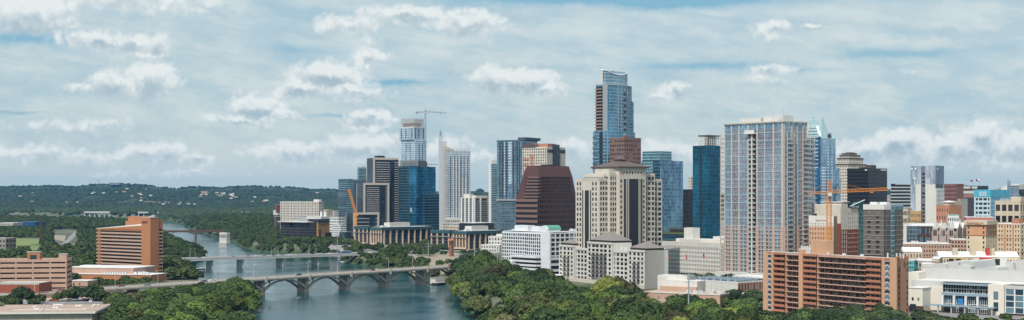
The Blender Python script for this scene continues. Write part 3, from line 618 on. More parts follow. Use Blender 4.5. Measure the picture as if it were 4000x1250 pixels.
for k in (.24,.37,.5,.64,.78): fb(b.mb('white_pier',M_OFFW),f,f.w*k,f.w*k+1.1,0,H-40+30*(k<.6),0,.5)
for i in range(18): y=4+i*(b.W-5)/18; b.box('crown_stub',M_BEIGE,-3,-2,y,y+1.1,H-.5,H+1+((i*7)%3))
b.box('pod_wall',M_OFFW,.4,22,b.yu(1740,.4),b.yu(1803,22),0,b.h(853,22,10)); b.grid(Face(22,b.yu(1740,22)+.2,90,b.yu(1803,22)-b.yu(1740,22)-.3),6,b.h(853,22,10)-1.5,9,4,.55,.45,m=M_OFFW,g=G_DARK,r=.3)
b.done()

b=B('pier_apartments','mid rise apartments with white piers and stacked dark balconies',1960,1850,1803,1932,t=40); H=b.h(772)
b.box('wall',M_GRYB,-b.L,-.0,0,b.W,0,H-1); b.box('roof_slab',M_CREAM,-b.L-.8,.8,-1,b.W+.5,H-1,H+.2); b.box('penthouse',M_OFFW,-b.L+2,-b.L*.4,2,10,H+.2,b.h(758)); b.box('penthouse',M_CREAM,-8,-1,6,b.W*.7,H+.2,b.h(764))
f=b.fS(); g=b.fE()
for ff,ks in ((f,(0,.30,.62,.93)),(g,(0,.28))): 
    for k in ks: fb(b.mb('white_pier',M_WHITE),ff,ff.w*k,ff.w*k+ (2.4 if ff is f else 2),0,H-1,0,1.9)
for a,c,ff in ((.0,.30,f),(.33,.62,f),(.66,.93,f),(.05,.26,g),(.33,.60,g)): slabs(b,ff,4,H-3,18,0,1.5,M_CONC,s0=ff.w*a+1.9 if a else 2.1,s1=ff.w*c,rail=1.,mr=M_METAL)
b.box('blank_end',mat('taupe_panel',(.30,.27,.26),.8,.05),.05,1.5,b.W*.62,b.W+.1,0,H+1.5); b.grid(Face(0,b.W*.3,90,b.W*.3),3,H-3,4,18,.5,.5,m=M_BEIGE,g=G_DARK,r=.25); b.done()

low('low_long_roof','long low dark hall with a pale cluttered roof below the mid rise apartments',1680,1795,1850,1930,872,902,M_BLACK,8,1,45,M_WROOF).done()
low('podium_white','small white office podium left of the mid rise apartments',1900,1722,1730,1765,872,902,M_OFFW,2,3,60).done()
low('tan_podium','low tan podium behind the left riverside office block',1850,1745,1790,1830,884,905,M_TAN,8,2,45).done()

M_COL=mat('tan_column',(.50,.38,.27),.8,.08,.1)
def colfront(b,f,z0,z1,spans,fascia=3.6,floors=4,out=1.4,bar=True):
    for a in spans: fb(b.mb('column',M_COL),f,a,a+1.8,z0,z1-fascia,0,out)
    fb(b.mb('teal_fascia',M_TEAL),f,-out*.5,f.w+out,z1-fascia,z1,-.3,out+.4)
    for i in range(floors): z=z0+(z1-fascia-z0)*(i+.95)/floors; fb(b.mb('spandrel',M_GRYB),f,0,f.w,z-.5,z,.02,.25)
    if bar: fb(b.mb('canopy_bar',M_METAL),f,-1,f.w+1.5,z1-fascia-4.2,z1-fascia-3.7,1.5,2.6)
    fb(b.mb('base_band',M_COL),f,0,f.w,z0-1.6,z0+.4,.0,out+.1)
def riveroffice(name,label,D,u0,u1,u2,vt,mechu,t=42,wing=None,zb=12,sp2=9):
    b=B(name,label,D,u1,u0,u2,zb=zb,t=t); H=b.h(vt)
    b.box('glass_wall',M_DGLS,-b.L,0,0,b.W,0,H-.3); b.box('roof',M_WROOF,-b.L+1,-1,1,b.W-1,H,H+.15)
    f=b.fS(); colfront(b,f,4,H,[k*(f.w-1.9)/4 for k in range(5)]); g=b.fE(); colfront(b,g,2,H,[2+k*(g.w-4)/(sp2-1) for k in range(sp2)],bar=False)
    x0=b.xu(mechu[0],10); b.box('rooftop_plant',M_OFFW,-b.L*.7,-b.L*.2,b.yu(mechu[0],-5),b.yu(mechu[1],-5),H+.15,b.h(mechu[2],-5,20)); b.box('plant_box',M_HVAC,-b.L*.5,-b.L*.3,6,14,H+.15,H+2)
    if wing:
        ua,ub,uc_=wing; x1=b.xu(ub,-6.) ; xa=-b.L-abs(b.xu(ub,2)-b.xu(ua,2))*1.0
        b.box('wing_glass',M_DGLS,xa-12,-b.L-12,6,b.W*.55,0,H-.2); f=Face(xa-12,6,0,-b.L-xa); colfront(b,f,4,H+.4,[k*(f.w-1.9)/3 for k in range(4)])
        g=Face(-b.L-12,6,90,b.W*.5); colfront(b,g,2,H+.4,[2,14],bar=False); b.box('wing_link',M_DGLS,-b.L-11.9,-b.L-.1,14,b.W*.5,0,H-1)
    b.done(); return b
riveroffice('riverside_office','long dark glass riverside office with tan columns and teal fascia, beneath the stacked tower',1790,1450,1493,1690,888,(1520,1600,870),wing=(1388,1440,1452))
riveroffice('riverside_office','matching dark glass office with tan columns beside the brick bell tower',1650,1772,1823,1962,903,(1840,1905,883),wing=(1688,1760,1775),sp2=7)
b=B('bell_tower','slim square red brick bell tower with tiled cap among trees',1500,1762,1753,1773,t=45,cat='tower'); H=b.h(942); A=mat('tower_brick',(.29,.125,.075))
b.box('wall',A,-b.L,0,0,b.W,0,H-4.2); 
for x in(-b.L,-.7):
    for y in (0,b.W-.7): b.box('corner_post',A,x,x+.7,y,y+.7,H-4.2,H)
b.box('belfry_core',M_DARK,-b.L+.8,-.8,.8,b.W-.8,H-4.2,H); b.box('cornice',A,-b.L-.3,.3,-.3,b.W+.3,H,H+.6)
b.mb('cap_roof',mat('clay_tile',(.40,.14,.08))).cone([(-b.L-.4,-.4),(.4,-.4),(.4,b.W+.4),(-b.L-.4,b.W+.4)],H+.6,(-b.L/2,b.W/2,H+3.2))
for i in range(5): b.win(b.fS(),b.L*.4,b.L*.6,2+i*2.6,3.2+i*2.6,G_DARK); b.win(b.fE(),b.W*.4,b.W*.6,2+i*2.6,3.2+i*2.6,G_DARK)
b.done()
low('cream_annex','low cream annex with stepped roof left of the white arched hotel',1330,1878,1950,None,958,985,M_OFFW,7,2,30,M_WROOF,W=20).done()
b=low('terrace_annex','cream two step terrace building behind the riverside trees',1380,1908,1965,None,925,975,M_OFFW,5,3,30,M_WROOF,W=24); b.box('upper_step',M_OFFW,-10,-2,4,14,b.h(925),b.h(915)); b.done()

b=B('slim_blue_tower','slim white edged blue condominium behind the left edge of the tall grey blue tower',1960,1920,1911,1945,t=55); H=b.h(640)
b.box('glass_wall',G_TEAL,-b.L,0,0,b.W,0,H); b.box('end_wall',M_WHITE,-b.L-.6,-.8,-.6,-.02,0,H+1); slabs(b,b.fE(),20,H-2,34,0,1.2,M_WHITE); b.box('crown_frame',M_OFFW,-b.L,-.5,1,b.W-2,H,b.h(626)); b.done()
G_W=curtain('grey_blue_glass',(.05,.11,.17),(.22,.34,.44),1.5,3.5,(.10,.17,.22),.08,.12,.1,.65)
b=B('grey_blue_tower','tall grey blue glass hotel tower with vertical strips of dark balconies',1800,2038,1941,2098,t=30); H=b.h(548)
b.box('glass_wall',G_W,-b.L,0,0,b.W,b.h(778),H-.6); b.box('roof_edge',mat('slate_edge',(.06,.09,.12)),-b.L-.5,1,-.8,b.W+1,H-.6,H+.5); b.box('roof_edge',mat('slate_edge',(.06,.09,.12)),-8,3,4,b.W+4,H+.5,H+4)
f=b.fS(); g=b.fE()
for a,c in ((.09,.14),(.19,.26),(.36,.42),(.63,.68),(.79,.84),(.88,.93)): 
    me=MB(); me.box(0,f.w*(c-a),-.25,0,0,2.3); me.box(0,f.w*(c-a),-1.1,-.0,-.35,-.05,1); me=me.mesh('balcony',[M_DGLS,M_METAL]); x,y=f.pt(f.w*a,0); fh=(H-b.h(778)-3)/38
    b.copies_of('balcony',me,[(x,y,H-4.5-i*fh,0) for i in range(38)])
for a in (.12,.5,.8):
    me=MB(); me.box(0,g.w*.13,-.25,0,0,2.2); me.box(0,g.w*.13,-1.,0,-.35,-.05,1); me=me.mesh('balcony',[M_DGLS,M_METAL]); x,y=g.pt(g.w*a,0); b.copies_of('balcony',me,[(x,y,H-4.5-i*fh,g.a) for i in range(38)])
fb(b.mb('light_strip',G_ICE),f,f.w*.29,f.w*.34,b.h(760),H-2,0,.4); fb(b.mb('light_strip',G_ICE),f,f.w*.46,f.w*.6,b.h(778)+20,H-2,0,.3)
z=b.h(778); b.box('podium_glass',G_SLATE,-b.L,-.3,.5,b.W,0,z-2); b.box('podium_roof',M_METAL,-b.L-.5,.5,-1,b.W+1,z-2,z-.01); b.grid(f,8,z-4,16,9,.6,.35,m=G_SLATE,g=G_BLUE,r=.3,s0=f.w*.2); b.box('link_block',G_TEAL,-b.L*.9,-b.L*.1,-8,-.6,0,14); b.done()

M_TERR=mat('terracotta_panel',(.36,.17,.11),.8)
b=B('barrel_roof_condominium','cream and terracotta condominium with a barrel roof at its left end',1700,2136,2041,2208,t=38); H=b.h(573); f=b.fS(); g=b.fE()
b.box('wall',M_CREAM,-b.L,0,0,b.W,0,H); fh=3.4; n_=int(H/fh)
b.grid(f,H-1.2-fh*18,H-1.2,11,18,.52,.6,m=M_OFFW,g=G_DARK,r=.35,e1=.35); b.grid(g,H-1.2-fh*18,H-1.2,1,18,.8,.6,m=M_CREAM,g=G_BRZ,r=.35,spec=[(g.w*.42,g.w*.58),(g.w*.60,g.w*.70)])
for i in range(6): fb(b.mb('terracotta_bay',M_TERR),f,f.w*(.05+.0)+i*0,f.w*.28,H-14-fh*i*2-2.2,H-14-fh*i*2,.36,.8)
fb(b.mb('terracotta_bay',M_TERR),f,f.w*.36,f.w*.46,0,H-9,.36,.9); fb(b.mb('glass_bay',M_DGLS),g,g.w*.30,g.w*.64,0,H+3,0,1.4); fb(b.mb('terracotta_bay',M_TERR),g,.2,g.w*.29,0,H-26,.36,.5); fb(b.mb('terracotta_bay',M_TERR),g,g.w*.66,g.w-.1,0,H-26,.36,.5); fb(b.mb('dark_band',M_BLACK),g,.4,g.w-.3,H-7,H-3.2,.36,.6)
m=b.mb('barrel_roof',mat('dark_metal_roof',(.10,.07,.07),.5)); w_=f.w*.55
for i in range(8):
    a0=math.pi*i/8;a1=math.pi*(i+1)/8; m.hexa([(-b.L+w_*(.5-.5*math.cos(a0)),-1,H),(-b.L+w_*(.5-.5*math.cos(a1)),-1,H),(-b.L+w_*(.5-.5*math.cos(a1)),12,H),(-b.L+w_*(.5-.5*math.cos(a0)),12,H)],
      [(-b.L+w_*(.5-.5*math.cos(a0)),-1,H+.3+5.2*math.sin(a0)),(-b.L+w_*(.5-.5*math.cos(a1)),-1,H+.3+5.2*math.sin(a1)),(-b.L+w_*(.5-.5*math.cos(a1)),12,H+.3+5.2*math.sin(a1)),(-b.L+w_*(.5-.5*math.cos(a0)),12,H+.3+5.2*math.sin(a0))])
b.box('rooftop_plant',M_TERR,-b.L*.5,-3,6,b.W*.6,H,b.h(560)); b.done()

b=B('mauve_office_tower','broad mauve granite office block with sloping upper shoulders and dark window scoops',1500,2099,2016,2250,t=45); z7=b.h(778); H0=b.h(690); H=b.h(645); L,W_=b.L,b.W
b.box('wall',M_MAUVE,-L,0,0,W_,0,z7); f=b.fS(); g=b.fE()
fh=z7/11.
for i in range(11): z=i*fh; fb(b.mb('stripe_band',mat('pink_granite',(.19,.11,.10),.6)),f,0,f.w+.4,z+fh*.52,z+fh,-.02,.42); b.win(f,.3,f.w-.3,z+.1,z+fh*.5,G_BRZ,'window_band',.2)
b.grid(g,.2,z7,21,11,.72,.62,m=M_MAUVE,g=G_BRZ,r=.4)

def taper(z): k=(z-z7)/(H-z7); return (-L+L*.40*k, L*.0, W_*.0+W_*.05*k, W_-W_*.17*k)
nst=7
for i in range(nst):
    za=z7+(H0-z7)*i/nst; zb_=z7+(H0-z7)*(i+1)/nst; x0,_,y0,y1=taper((za+zb_)/2); b.box('upper_wall',M_MAUVE,x0,0,y0,y1,za,zb_)
    gg=Face(0,y0+L*.12,90,y1-y0-L*.12-1.5); b.grid(gg,za,zb_,17,1,.72,.6,m=M_MAUVE,g=G_BRZ,r=.4)
    fb(b.mb('stripe_band',mat('pink_granite',(.19,.11,.10),.6)),Face(0,y0,90,L*.12),0,L*.12-.02,za+(zb_-za)*.55,zb_,0,.4); b.win(Face(0,y0,90,L*.12),0.2,L*.12-.3,za+.1,za+(zb_-za)*.5,G_BRZ,'window_band',.15)
    fb(b.mb('stripe_band',mat('pink_granite',(.19,.11,.10),.6)),Face(x0,y0,0,-x0),-x0*.35,-x0,za+(zb_-za)*.55,zb_-.02,0,.4); b.win(Face(x0,y0,0,-x0),-x0*.35,-x0-.3,za+.1,za+(zb_-za)*.5,G_BRZ,'window_band',.15)
x0,_,y0,y1=taper(z7); xa,_,ya,yb2=taper(H0)
m=b.mb('sloping_glass',mat('mauve_metal',(.115,.055,.05),.35,.12,.2,metal=.3))
m.hexa([(x0,-.4,z7),(x0*.62,-.4,z7),(x0*.62,8,z7),(x0,8,z7)],[(xa,ya-.4,H0),(xa*.8,ya-.4,H0),(xa*.8,ya+8,H0),(xa,ya+8,H0)])
m.hexa([(-12,W_-4,z7),(.5,W_-4,z7),(.5,W_+.6,z7),(-12,W_+.6,z7)],[(-12,yb2-4,H0),(.5,yb2-4,H0),(.5,yb2+.6,H0),(-12,yb2+.6,H0)])
x1,_,yc,yd=taper(H)
mm=b.mb('crown',mat('mauve_metal',(.115,.055,.05),.35))
mm.hexa([(xa-.3,ya-.5,H0),(.6,ya-.5,H0),(.6,yb2+.7,H0),(xa-.3,yb2+.7,H0)],[(x1,yc+.4,H-.5),(-1.5,yc+.4,H-.5),(-1.5,yd+.3,H-.5),(x1,yd+.3,H-.5)])
hh=(H+H0)/2-3.6; mm2=b.mb('crown_louvre',M_BLACK); mm2.box(-1.6,-.5,ya+W_*.28,ya+W_*.56,H0+1,H0+3.6); b.box('crown_cap',M_BLACK,-11,-5,yc+W_*.22,yc+W_*.5,H-.5,H+1)
b.done()

M_WH=mat('bright_white_render',(.60,.63,.66),.75,.04,.1,streak=.06)
b=B('arched_window_hotel','white riverside hotel with a grid of arched dark windows and green barrel roof',1180,2147,1951,2280,zb=12,t=52)
H=b.h(908); L,W_=b.L,b.W

y1=b.yu(2147,0); 
xw=b.xu(2113); b.box('wall',M_WH,-L,xw,3,20,0,H-.5)   # main left wing
xs=b.xu(2057); b.box('wall',M_WH,xs,xw+.02,.0,20,b.h(1010),H-.3)
b.box('end_wall',M_WH,xw+.02,0,0,1.5,0,H+.6); b.box('end_core',M_WH,xw+.02,-.8,1.51,20.01,0,H+.2)
f=Face(-L,3,0,xs+L); rows=9; zl=b.h(1040); 
def archgrid(b,f,z0,z1,cols,rows,wf,hf,m,g,**k): b.grid(f,z0,z1,cols,rows,wf,hf,m=m,g=g,**k)
b.grid(f,zl,H-1.4,12,rows,.74,.74,m=M_WH,g=G_DARK,r=.45)
f2=Face(xs,0,0,xw-xs); b.grid(f2,b.h(1000),H-1.4,7,6,.72,.74,m=M_WH,g=G_DARK,r=.45)

rp=(H-1.4-zl)/rows; cp=f.w/12
am=b.mb('arch_head',M_WH)
for i in range(12):
    for j in range(rows):
        a=cp*(i+.5-.37); c=cp*(i+.5+.37); zt_=zl+rp*j+rp*.87
        for s0,s1 in((a,a+.5),(c-.5,c)): fb(am,f,s0,s1,zt_-.5,zt_,.1,.38)

for k,(u0,u1,v) in enumerate(((2012,2113,1003),(2015,2113,1020),(2015,2113,1036),(2015,2113,1050))):
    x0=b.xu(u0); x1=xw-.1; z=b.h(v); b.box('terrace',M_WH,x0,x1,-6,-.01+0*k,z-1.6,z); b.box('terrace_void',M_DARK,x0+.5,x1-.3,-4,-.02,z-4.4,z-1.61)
b.box('pool_deck',M_OFFW,b.xu(1960),b.xu(2030),-9,2.9,0,b.h(1030)); b.box('base',M_WH,-L,xs+6,-1.5,2.98,0,zl-1)

yr=8.; b.box('right_wall',M_WH,-20,-1.2,20.02,W_,0,H+.2); b.box('right_wall',M_WH,-1.21,-.81,1.6,W_,0,H+.5); g=Face(-.8,1.6,90,W_-1.6); fh=(H-1-b.h(1018))/6
b.grid(g,b.h(1018),H-.8,max(6,int(g.w/5)),6,.8,.7,m=M_WH,g=G_DARK,r=.5)
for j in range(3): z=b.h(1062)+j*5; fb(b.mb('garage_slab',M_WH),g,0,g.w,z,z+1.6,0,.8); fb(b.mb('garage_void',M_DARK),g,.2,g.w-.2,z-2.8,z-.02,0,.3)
b.box('roof',M_WROOF,-L+.4,-.4,3.4,19.6,H+.2,H+.35)
xa_=b.xu(1990,6); 
b.box('rooftop_plant',M_WH,b.xu(2010,8),b.xu(2062,8),8,16,H,b.h(884,0,8)); b.box('rooftop_plant',M_WH,b.xu(2076,8),b.xu(2108,8),8,16,H,b.h(887,0,8))

zb_=b.h(900); w0=b.xu(2108,2); w1=b.xu(2136,2)
for part,mm_,y0_,y1_,e in (('barrel_wall',M_WH,2,17,0),('barrel_roof',mat('green_copper',(.10,.30,.22),.6),4,17.5,.35)):
    mq=b.mb(part,mm_)
    for i in range(10):
        a0=math.pi*i/10;a1=math.pi*(i+1)/10; cx=(w0+w1)/2; rr=(w1-w0)/2+e; c0,c1=cx-rr*math.cos(a0),cx-rr*math.cos(a1); s0,s1=H+2.2+(3.2+e)*math.sin(a0),H+2.2+(3.2+e)*math.sin(a1); zz=H+.1 if e==0 else H+2.1
        mq.hexa([(c0,y0_,zz),(c1,y0_,zz),(c1,y1_,zz),(c0,y1_,zz)],[(c0,y0_,s0),(c1,y0_,s1),(c1,y1_,s1),(c0,y1_,s0)])
acs(b,-12,-2,30,W_-3,H+.6,8,4); acs(b,-L+4,xs,6,17,H-.4,5,9); b.done()

b=B('stepped_cream_tower','tall cream stone tower with stepped corners, dark glass stripes and a brown pyramid roof',1075,2418,2330,2522,zb=12,t=52); FOOT.pop()
def cvol(x0,x1,y0,y1,H,cE,cS=0,spE=None,spS=None,ex=0.,rows_=99,wf_=.62):
    b.box('wall',M_CREAM,x0,x1,y0,y1,0,H-.2); fh=3.95; rows=min(rows_,int((H-3)/fh)); zt_=H-1.6; z0=zt_-rows*fh; mb=b.mb('wall',M_CREAM)
    g=Face(x1,y0,90,y1-y0); f=Face(x0,y0,0,x1-x0)
    if cE or spE: b.grid(g,z0,zt_,cE or 1,rows,.70,.62,m=M_CREAM,g=G_DARK,r=.4,spec=spE)
    if cS or spS: b.grid(f,z0,zt_,cS or 1,rows,.70,.62,m=M_CREAM,g=G_DARK,r=.4,e1=.4,spec=spS)
    fb(mb,g,-.45,g.w,zt_+.01,H+.3,-.3,.46); fb(mb,f,0,f.w-.0,zt_+.02,H+.28,-.3,.45)
    b.foot(x0,x1,y0,y1)
yA=b.yu(2522); H0=b.h(657)
cvol(-26,0,0,yA,H0,0)
g=Face(0,0,90,yA); fh=3.95; w=g.w; rows=int((H0-9)/fh)
b.grid(g,H0-1.6-fh,H0-1.6,7,1,.5,.5,m=M_CREAM,g=G_DARK,r=.4,s0=w*.12,s1=w*.88)
b.grid(g,H0-8-fh*rows,H0-8,1,rows,.5,.60,m=M_CREAM,g=G_DARK,r=.4,spec=[(w*.04,w*.11),(w*.89,w*.96)])
fb(b.mb('wall',M_CREAM),g,0,w,H0-8,H0-1.6-fh-.01,-.1,.4)
for a_,c_ in ((.17,.24),(.29,.31),(.36,.71),(.76,.78),(.81,.86)): fb(b.mb('glass_stripe',M_BLACK),g,w*a_,w*c_,0,H0-8.1,.36,.55)
for a_ in (.125,.90): 
    m=b.mb('medallion',mat('medallion_tan',(.4,.28,.2))); cx,cy=g.pt(w*a_,.3); m.tube((cx,cy,H0-4),(cx+.25,cy,H0-4),1.,n=12)
yB=b.yu(2557,-2.5); cvol(-26,-2.5,yA+.01,yB,b.h(679,-2,yB),3); yC=b.yu(2585,-5); cvol(-26,-5,yB+.01,yC,b.h(701,-5,yC),2)
yD=b.yu(2382,-3); cvol(-28,-3,yD,-.01,b.h(678,-3,yD),3,2)
yE=b.yu(2342,-6); xF=b.xu(2250,yE); HF=b.h(697,-6,yE); cvol(xF*.72,-6,yE,yD-.01,HF,3)
LF=-6-xF; cvol(xF,-6.01,yE+.0,yE+14,HF-.4,0,0,spS=[(LF*.05,LF*.12),(LF*.17,LF*.24),(LF*.70,LF*.77),(LF*.83,LF*.90)])
f=Face(xF,yE,0,LF)
for a_,c_ in ((.29,.33),(.40,.57),(.62,.66)): fb(b.mb('glass_stripe',M_BLACK),f,LF*a_,LF*c_,0,HF-9,.36,.55)
cvol(xF*.9,-8,yE+6,yA+4,b.h(680,-8,2),0,8,rows_=2); b.box('wall',M_CREAM,xF*.62,-4,yE+8,yA+2,0,H0-.5)

cx,cy=-14.5,yA*.5+.5; hw=16.2
q=[(cx-hw,cy-hw),(cx+hw,cy-hw),(cx+hw,cy+hw),(cx-hw,cy+hw)]
b.mb('eaves',M_BROWNR).prism(q,H0+.31,H0+1.4); hp_=b.h(608,cx,cy)-3.4
q2=[(cx+(x-cx)*.22,cy+(y-cy)*.22) for x,y in q]
M_PYR=mat('brown_metal_roof',(.13,.098,.088),.55,.06,.1,metal=.2)
b.mb('pyramid_roof',M_PYR).prism(q,H0+1.4,hp_-1,top=q2)
b.mb('lantern',M_BROWNR).prism([(cx+(x-cx)*.2,cy+(y-cy)*.2) for x,y in q],hp_-1,hp_+.4)
b.mb('lantern_cap',M_PYR).cone([(cx+(x-cx)*.24,cy+(y-cy)*.24) for x,y in q],hp_+.4,(cx,cy,hp_+3.4)); b.done()

b=B('pavilion_hotel','white nine storey hotel with three hipped grey roofs and balconies, among the riverside trees',1000,2518,2185,2610,zb=11.5,t=62)
L,W_=b.L,b.W; H=b.h(977); fl=3.25
def pav(u0,u1,Hh,spec,off,bal=(),rows=9,deep=17):
    x0=b.xu(u0,off); x1=b.xu(u1,off); f=Face(x0,off,0,x1-x0); w=f.w; b.box('wall',M_OFFW,x0,x1,off,off+deep,0,Hh-.3)
    b.grid(f,Hh-1.6-fl*rows,Hh-1.6,1,rows,.5,.62,m=M_OFFW,g=G_BRZ,r=.35,spec=[(a*w,c*w) for a,c in spec],e1=.35 if off==0 else 0)
    fb(b.mb('cornice',M_OFFW),f,-.3,w+.5,Hh-1.59,Hh-.3,-.3,.7); fb(b.mb('string_course',M_TAN),f,0,w+.36,Hh-1.8-fl*2,Hh-1.4-fl*2,.3,.5)
    if bal:
        me=MB(); bw=1.5
        for k,(a,c) in enumerate(bal): pass
        for a,c in bal:
            me=MB(); q=(c-a)*w; me.box(0,q,-1.2,0,0,.2); me.box(0,q,-1.2,-1.12,.2,1.05); me.box(0,.06,-1.12,0,.2,1.05); me.box(q-.06,q,-1.12,0,.2,1.05); me=me.mesh('balcony',M_GRYB)
            x,y=f.pt(a*w,.35); BALC.setdefault('h',[]).extend([(me,x,y,Hh-1.6-fl*(j+1)+.5) for j in range(2,rows-1)])
    return x0,x1,f
BALC={}
two=[(.07,.19),(.32,.47),(.57,.72),(.81,.93)]; five=[(.04,.13),(.19,.31),(.35,.47),(.52,.64),(.68,.80),(.87,.96)]
P1=pav(2185,2242,H+.3,two,0,two[1:3]); P2=pav(2296,2391,b.h(958,-L*.4,0)+2.2,five,-.0,five[1:5]); P3=pav(2455,2518,H,two,0,two[1:3])
R1=pav(2242,2296,H-1.6,[(.06,.22),(.30,.46),(.54,.70),(.78,.94)],2.2); R2=pav(2391,2455,H-1.6,[(.06,.22),(.30,.46),(.54,.70),(.78,.94)],2.2)
for i,(me,x,y,z) in enumerate(BALC['h']):
    o=bpy.data.objects.new('balcony',me); COL.objects.link(o); o.parent=b.root; o.location=(x,y,z)
x0=P2[0]; w2=P2[2].w; H2=b.h(958,-L*.4,0)+2.2
b.text(P2[2],'FOUR SEASONS',w2*.22,H2-3.3,1.25,M_BROWNR,.8,1.05)
for a_ in (.08,.9): b.mb('oval_window',M_BROWNR).prism([(x0+w2*a_+.45*math.cos(k*.785),-.42-.0+.02*(k>9)-(.0)) if 0 else (x0+w2*a_+.45*math.cos(k*.785), .3+.9*math.sin(k*.785)*0-(.75 if k in (5,6,7) else .6)) for k in range(8)],H2-4.6,H2-2.6)
for (xa_,xb_,hh,k) in ((P1[0],P1[1],H+.3,0),(P2[0],P2[1],H2,1),(P3[0],P3[1],H,2)):
    ya,yb_=-.2,17.2; 
    xx0,xx1=(xa_+.4,xb_-.4); yy0=ya+1.5; yy1=yb_-.5
    q=[(xx0,yy0),(xx1,yy0),(xx1,yy1),(xx0,yy1)]; b.mb('eaves#%d'%k,M_BROWNR).prism(q,hh-.29,hh+1.2)
    q=[(x+(.8 if x>xx0 else -.8),y+(.8 if y>yy0 else -.8)) for x,y in q]; b.mb('hipped_roof#%d'%k,M_TILE).cone(q,hh+1.2,((xx0+xx1)/2,(yy0+yy1)/2,hh+1.2+(4.2,6.5,4.6)[k]))
b.box('end_wall',M_OFFW,-.3,.0,.0,W_,0,H-.31); b.box('roof',M_CONC,-L+1,-.5,3,W_-.5,H-1.9,H-1.75); b.box('back_wall',M_OFFW,-L,-.4,17.3,W_,0,H-1.9)
for k in range(4): b.box('rooftop_plant',M_WROOF,b.xu(2400+k*14,8),b.xu(2408+k*14,8),7,10,H-1.7,H+.8)
b.box('arcade_base',M_CREAM,-L-.4,.4,-.9,-.36,0,3.4); 
xt=b.xu(2330,-9); xt2=b.xu(2392,-9); b.box('terrace_canopy',M_METAL,xt,xt2,-9,-.95,5.6,6.1); 
for k in range(7): b.box('canopy_post',M_WHITE,xt+.2+k*(xt2-xt-.8)/6,xt+.6+k*(xt2-xt-.8)/6,-8.8,-8.4,0,5.6)
b.box('canopy_drape',M_WHITE,xt+2,xt2-2,-8.2,-8.1,1,4.6)
b.done()

b=B('rosy_granite_tower','rosy granite office tower with square windows behind the brown pyramid roof',1430,2438,2383,2503,t=52)
H=b.h(537); A=mat('rosy_granite',(.19,.11,.095),.7); b.box('wall',A,-b.L,0,0,b.W,0,H-.2)
for f,c,e in ((b.fS(),6,.4),(b.fE(),8,0)): b.grid(f,10,H-1.5,c,26,.68,.48,m=A,g=G_DARK,r=.35,e1=e); fb(b.mb('wall',A),f,0,f.w+e,H-1.49,H,-.3,.42)
b.box('rooftop_plant',A,-9,-4,4,10,H-.2,H+2); b.mb('satellite_dish',M_WHITE).cone([(-5+1.3*math.cos(i*.785),5+1.3*math.sin(i*.785)) for i in range(8)],H+4.4,(-5,5,H+2)); b.done()

G_AUS=curtain('tall_blue_glass',(.02,.085,.16),(.12,.32,.46),2.1,3.75,(.26,.36,.42),.12,.2,.12,.6)
G_LITE=curtain('light_blue_glass',(.10,.20,.28),(.26,.40,.48),2.2,3.6,(.45,.55,.6),.1,.16,.14,.55)
b=B('tallest_curved_tower','tallest tower, curved blue glass with balconies and a concave glass crown',1600,2364,2328,2466,t=40); L,W_=b.L,b.W
h1=b.h(330); h2=b.h(388); h3=b.h(512); hc=b.h(270)
def arc(x0,y0,x1,y1,bul,n_=8):
    r=[]; dx,dy=x1-x0,y1-y0; l=math.hypot(dx,dy); nx,ny=dy/l,-dx/l
    for i in range(n_+1): t=i/n_; k=4*t*(1-t)*bul; r.append((x0+dx*t+nx*k,y0+dy*t+ny*k))
    return r
pw=arc(0,0,0,W_,4.5)
b.mb('glass_wall',G_AUS).prism([(-L,3)]+[(-L,0)]+pw+[(-L,W_)],0,h1)
b.mb('lower_glass',G_AUS).prism([(-L-3,2.5)]+[(-L-3,-1.5)]+[(.0,-1.5)]+arc(1,-1.4,2.6,W_+4,4.2)+[(-L,W_+4)],0,h3); b.mb('side_glass',G_AUS).prism(arc(-1,W_*.62,.2,W_+4.5,1.8)+[(-8,W_+4.5)],h3+.02,h2)
b.mb('corner_pier',M_METAL).prism([(-L*.22,-.9),(-.2,-.9),(2.2,1.6),(.5,3.),(-L*.22,1)],0,h1+1)
f=b.fS(); terr=mat('orange_slab',(.27,.17,.135))
fh=3.75; slabs(b,Face(-L-.5,-.1,0,L*.75),h3,h1-2,int((h1-h3)/fh),0,1.6,terr,rail=1.,mr=terr); slabs(b,Face(-L-3.2,-1.6,0,L*.45),6,h3-2,22,0,1.,M_METAL,rail=1.,mr=G_BLUE,name='balcony')
b.box('dark_recess',M_BLACK,-L+.4,-L*.3,-.25,.1,h3,h1-2); b.box('dark_recess',M_BLACK,-L*.55,-L*.18,-1.75,-1.4,4,h3-1)

for i in range(int((h1-20)/fh)):
    z=18+i*fh; 
    if z<h3: continue
    pts=arc(0,0,0,W_,4.5)
    for a,c in zip(pts[3:],pts[4:]):
        b.mb('spandrel_band',M_METAL).tube((a[0]+.15,a[1],z),(c[0]+.15,c[1],z),.32,n=4)
for k in (3,4,5,6,7,8): b.mb('mullion',M_METAL).tube((pw[k][0]+.2,pw[k][1],h3),(pw[k][0]+.2,pw[k][1],h1),.4,n=4)
for i in range(26):
    z=8+i*(h1-12)/26; b.mb('dark_slot',M_BLACK).tube((pw[5][0]+.35,pw[5][1]+.3,z),(pw[5][0]+.35,pw[5][1]+.3,z+3.4),1.25,n=6)
b.mb('terrace_rail',M_HVAC).prism([(x*1.02+.6,y) for x,y in pw]+[(-L,W_),(-L-.5,-.6)],h1+.01,h1+.8)
for i in range(9): b.mb('terrace_post',M_HVAC).box(-L+i*L/9,-L+i*L/9+.25,-.3,0,h1+.8,h1+3.2)
c0=[(-L*.75+1,2.5)]+arc(-1.5,3,-1,W_*.88,3.2,10); ct=[hc]+[hc-1-9*math.sin(math.pi*i/10)*.45 for i in range(11)]
pts=c0+[(-L*.7,W_*.86)]; ct=ct+[hc-1]
b.mb('glass_crown',G_LITE).hexa([(x,y,h1+.5) for x,y in pts],[(x,y,z) for (x,y),z in zip(pts,ct)])
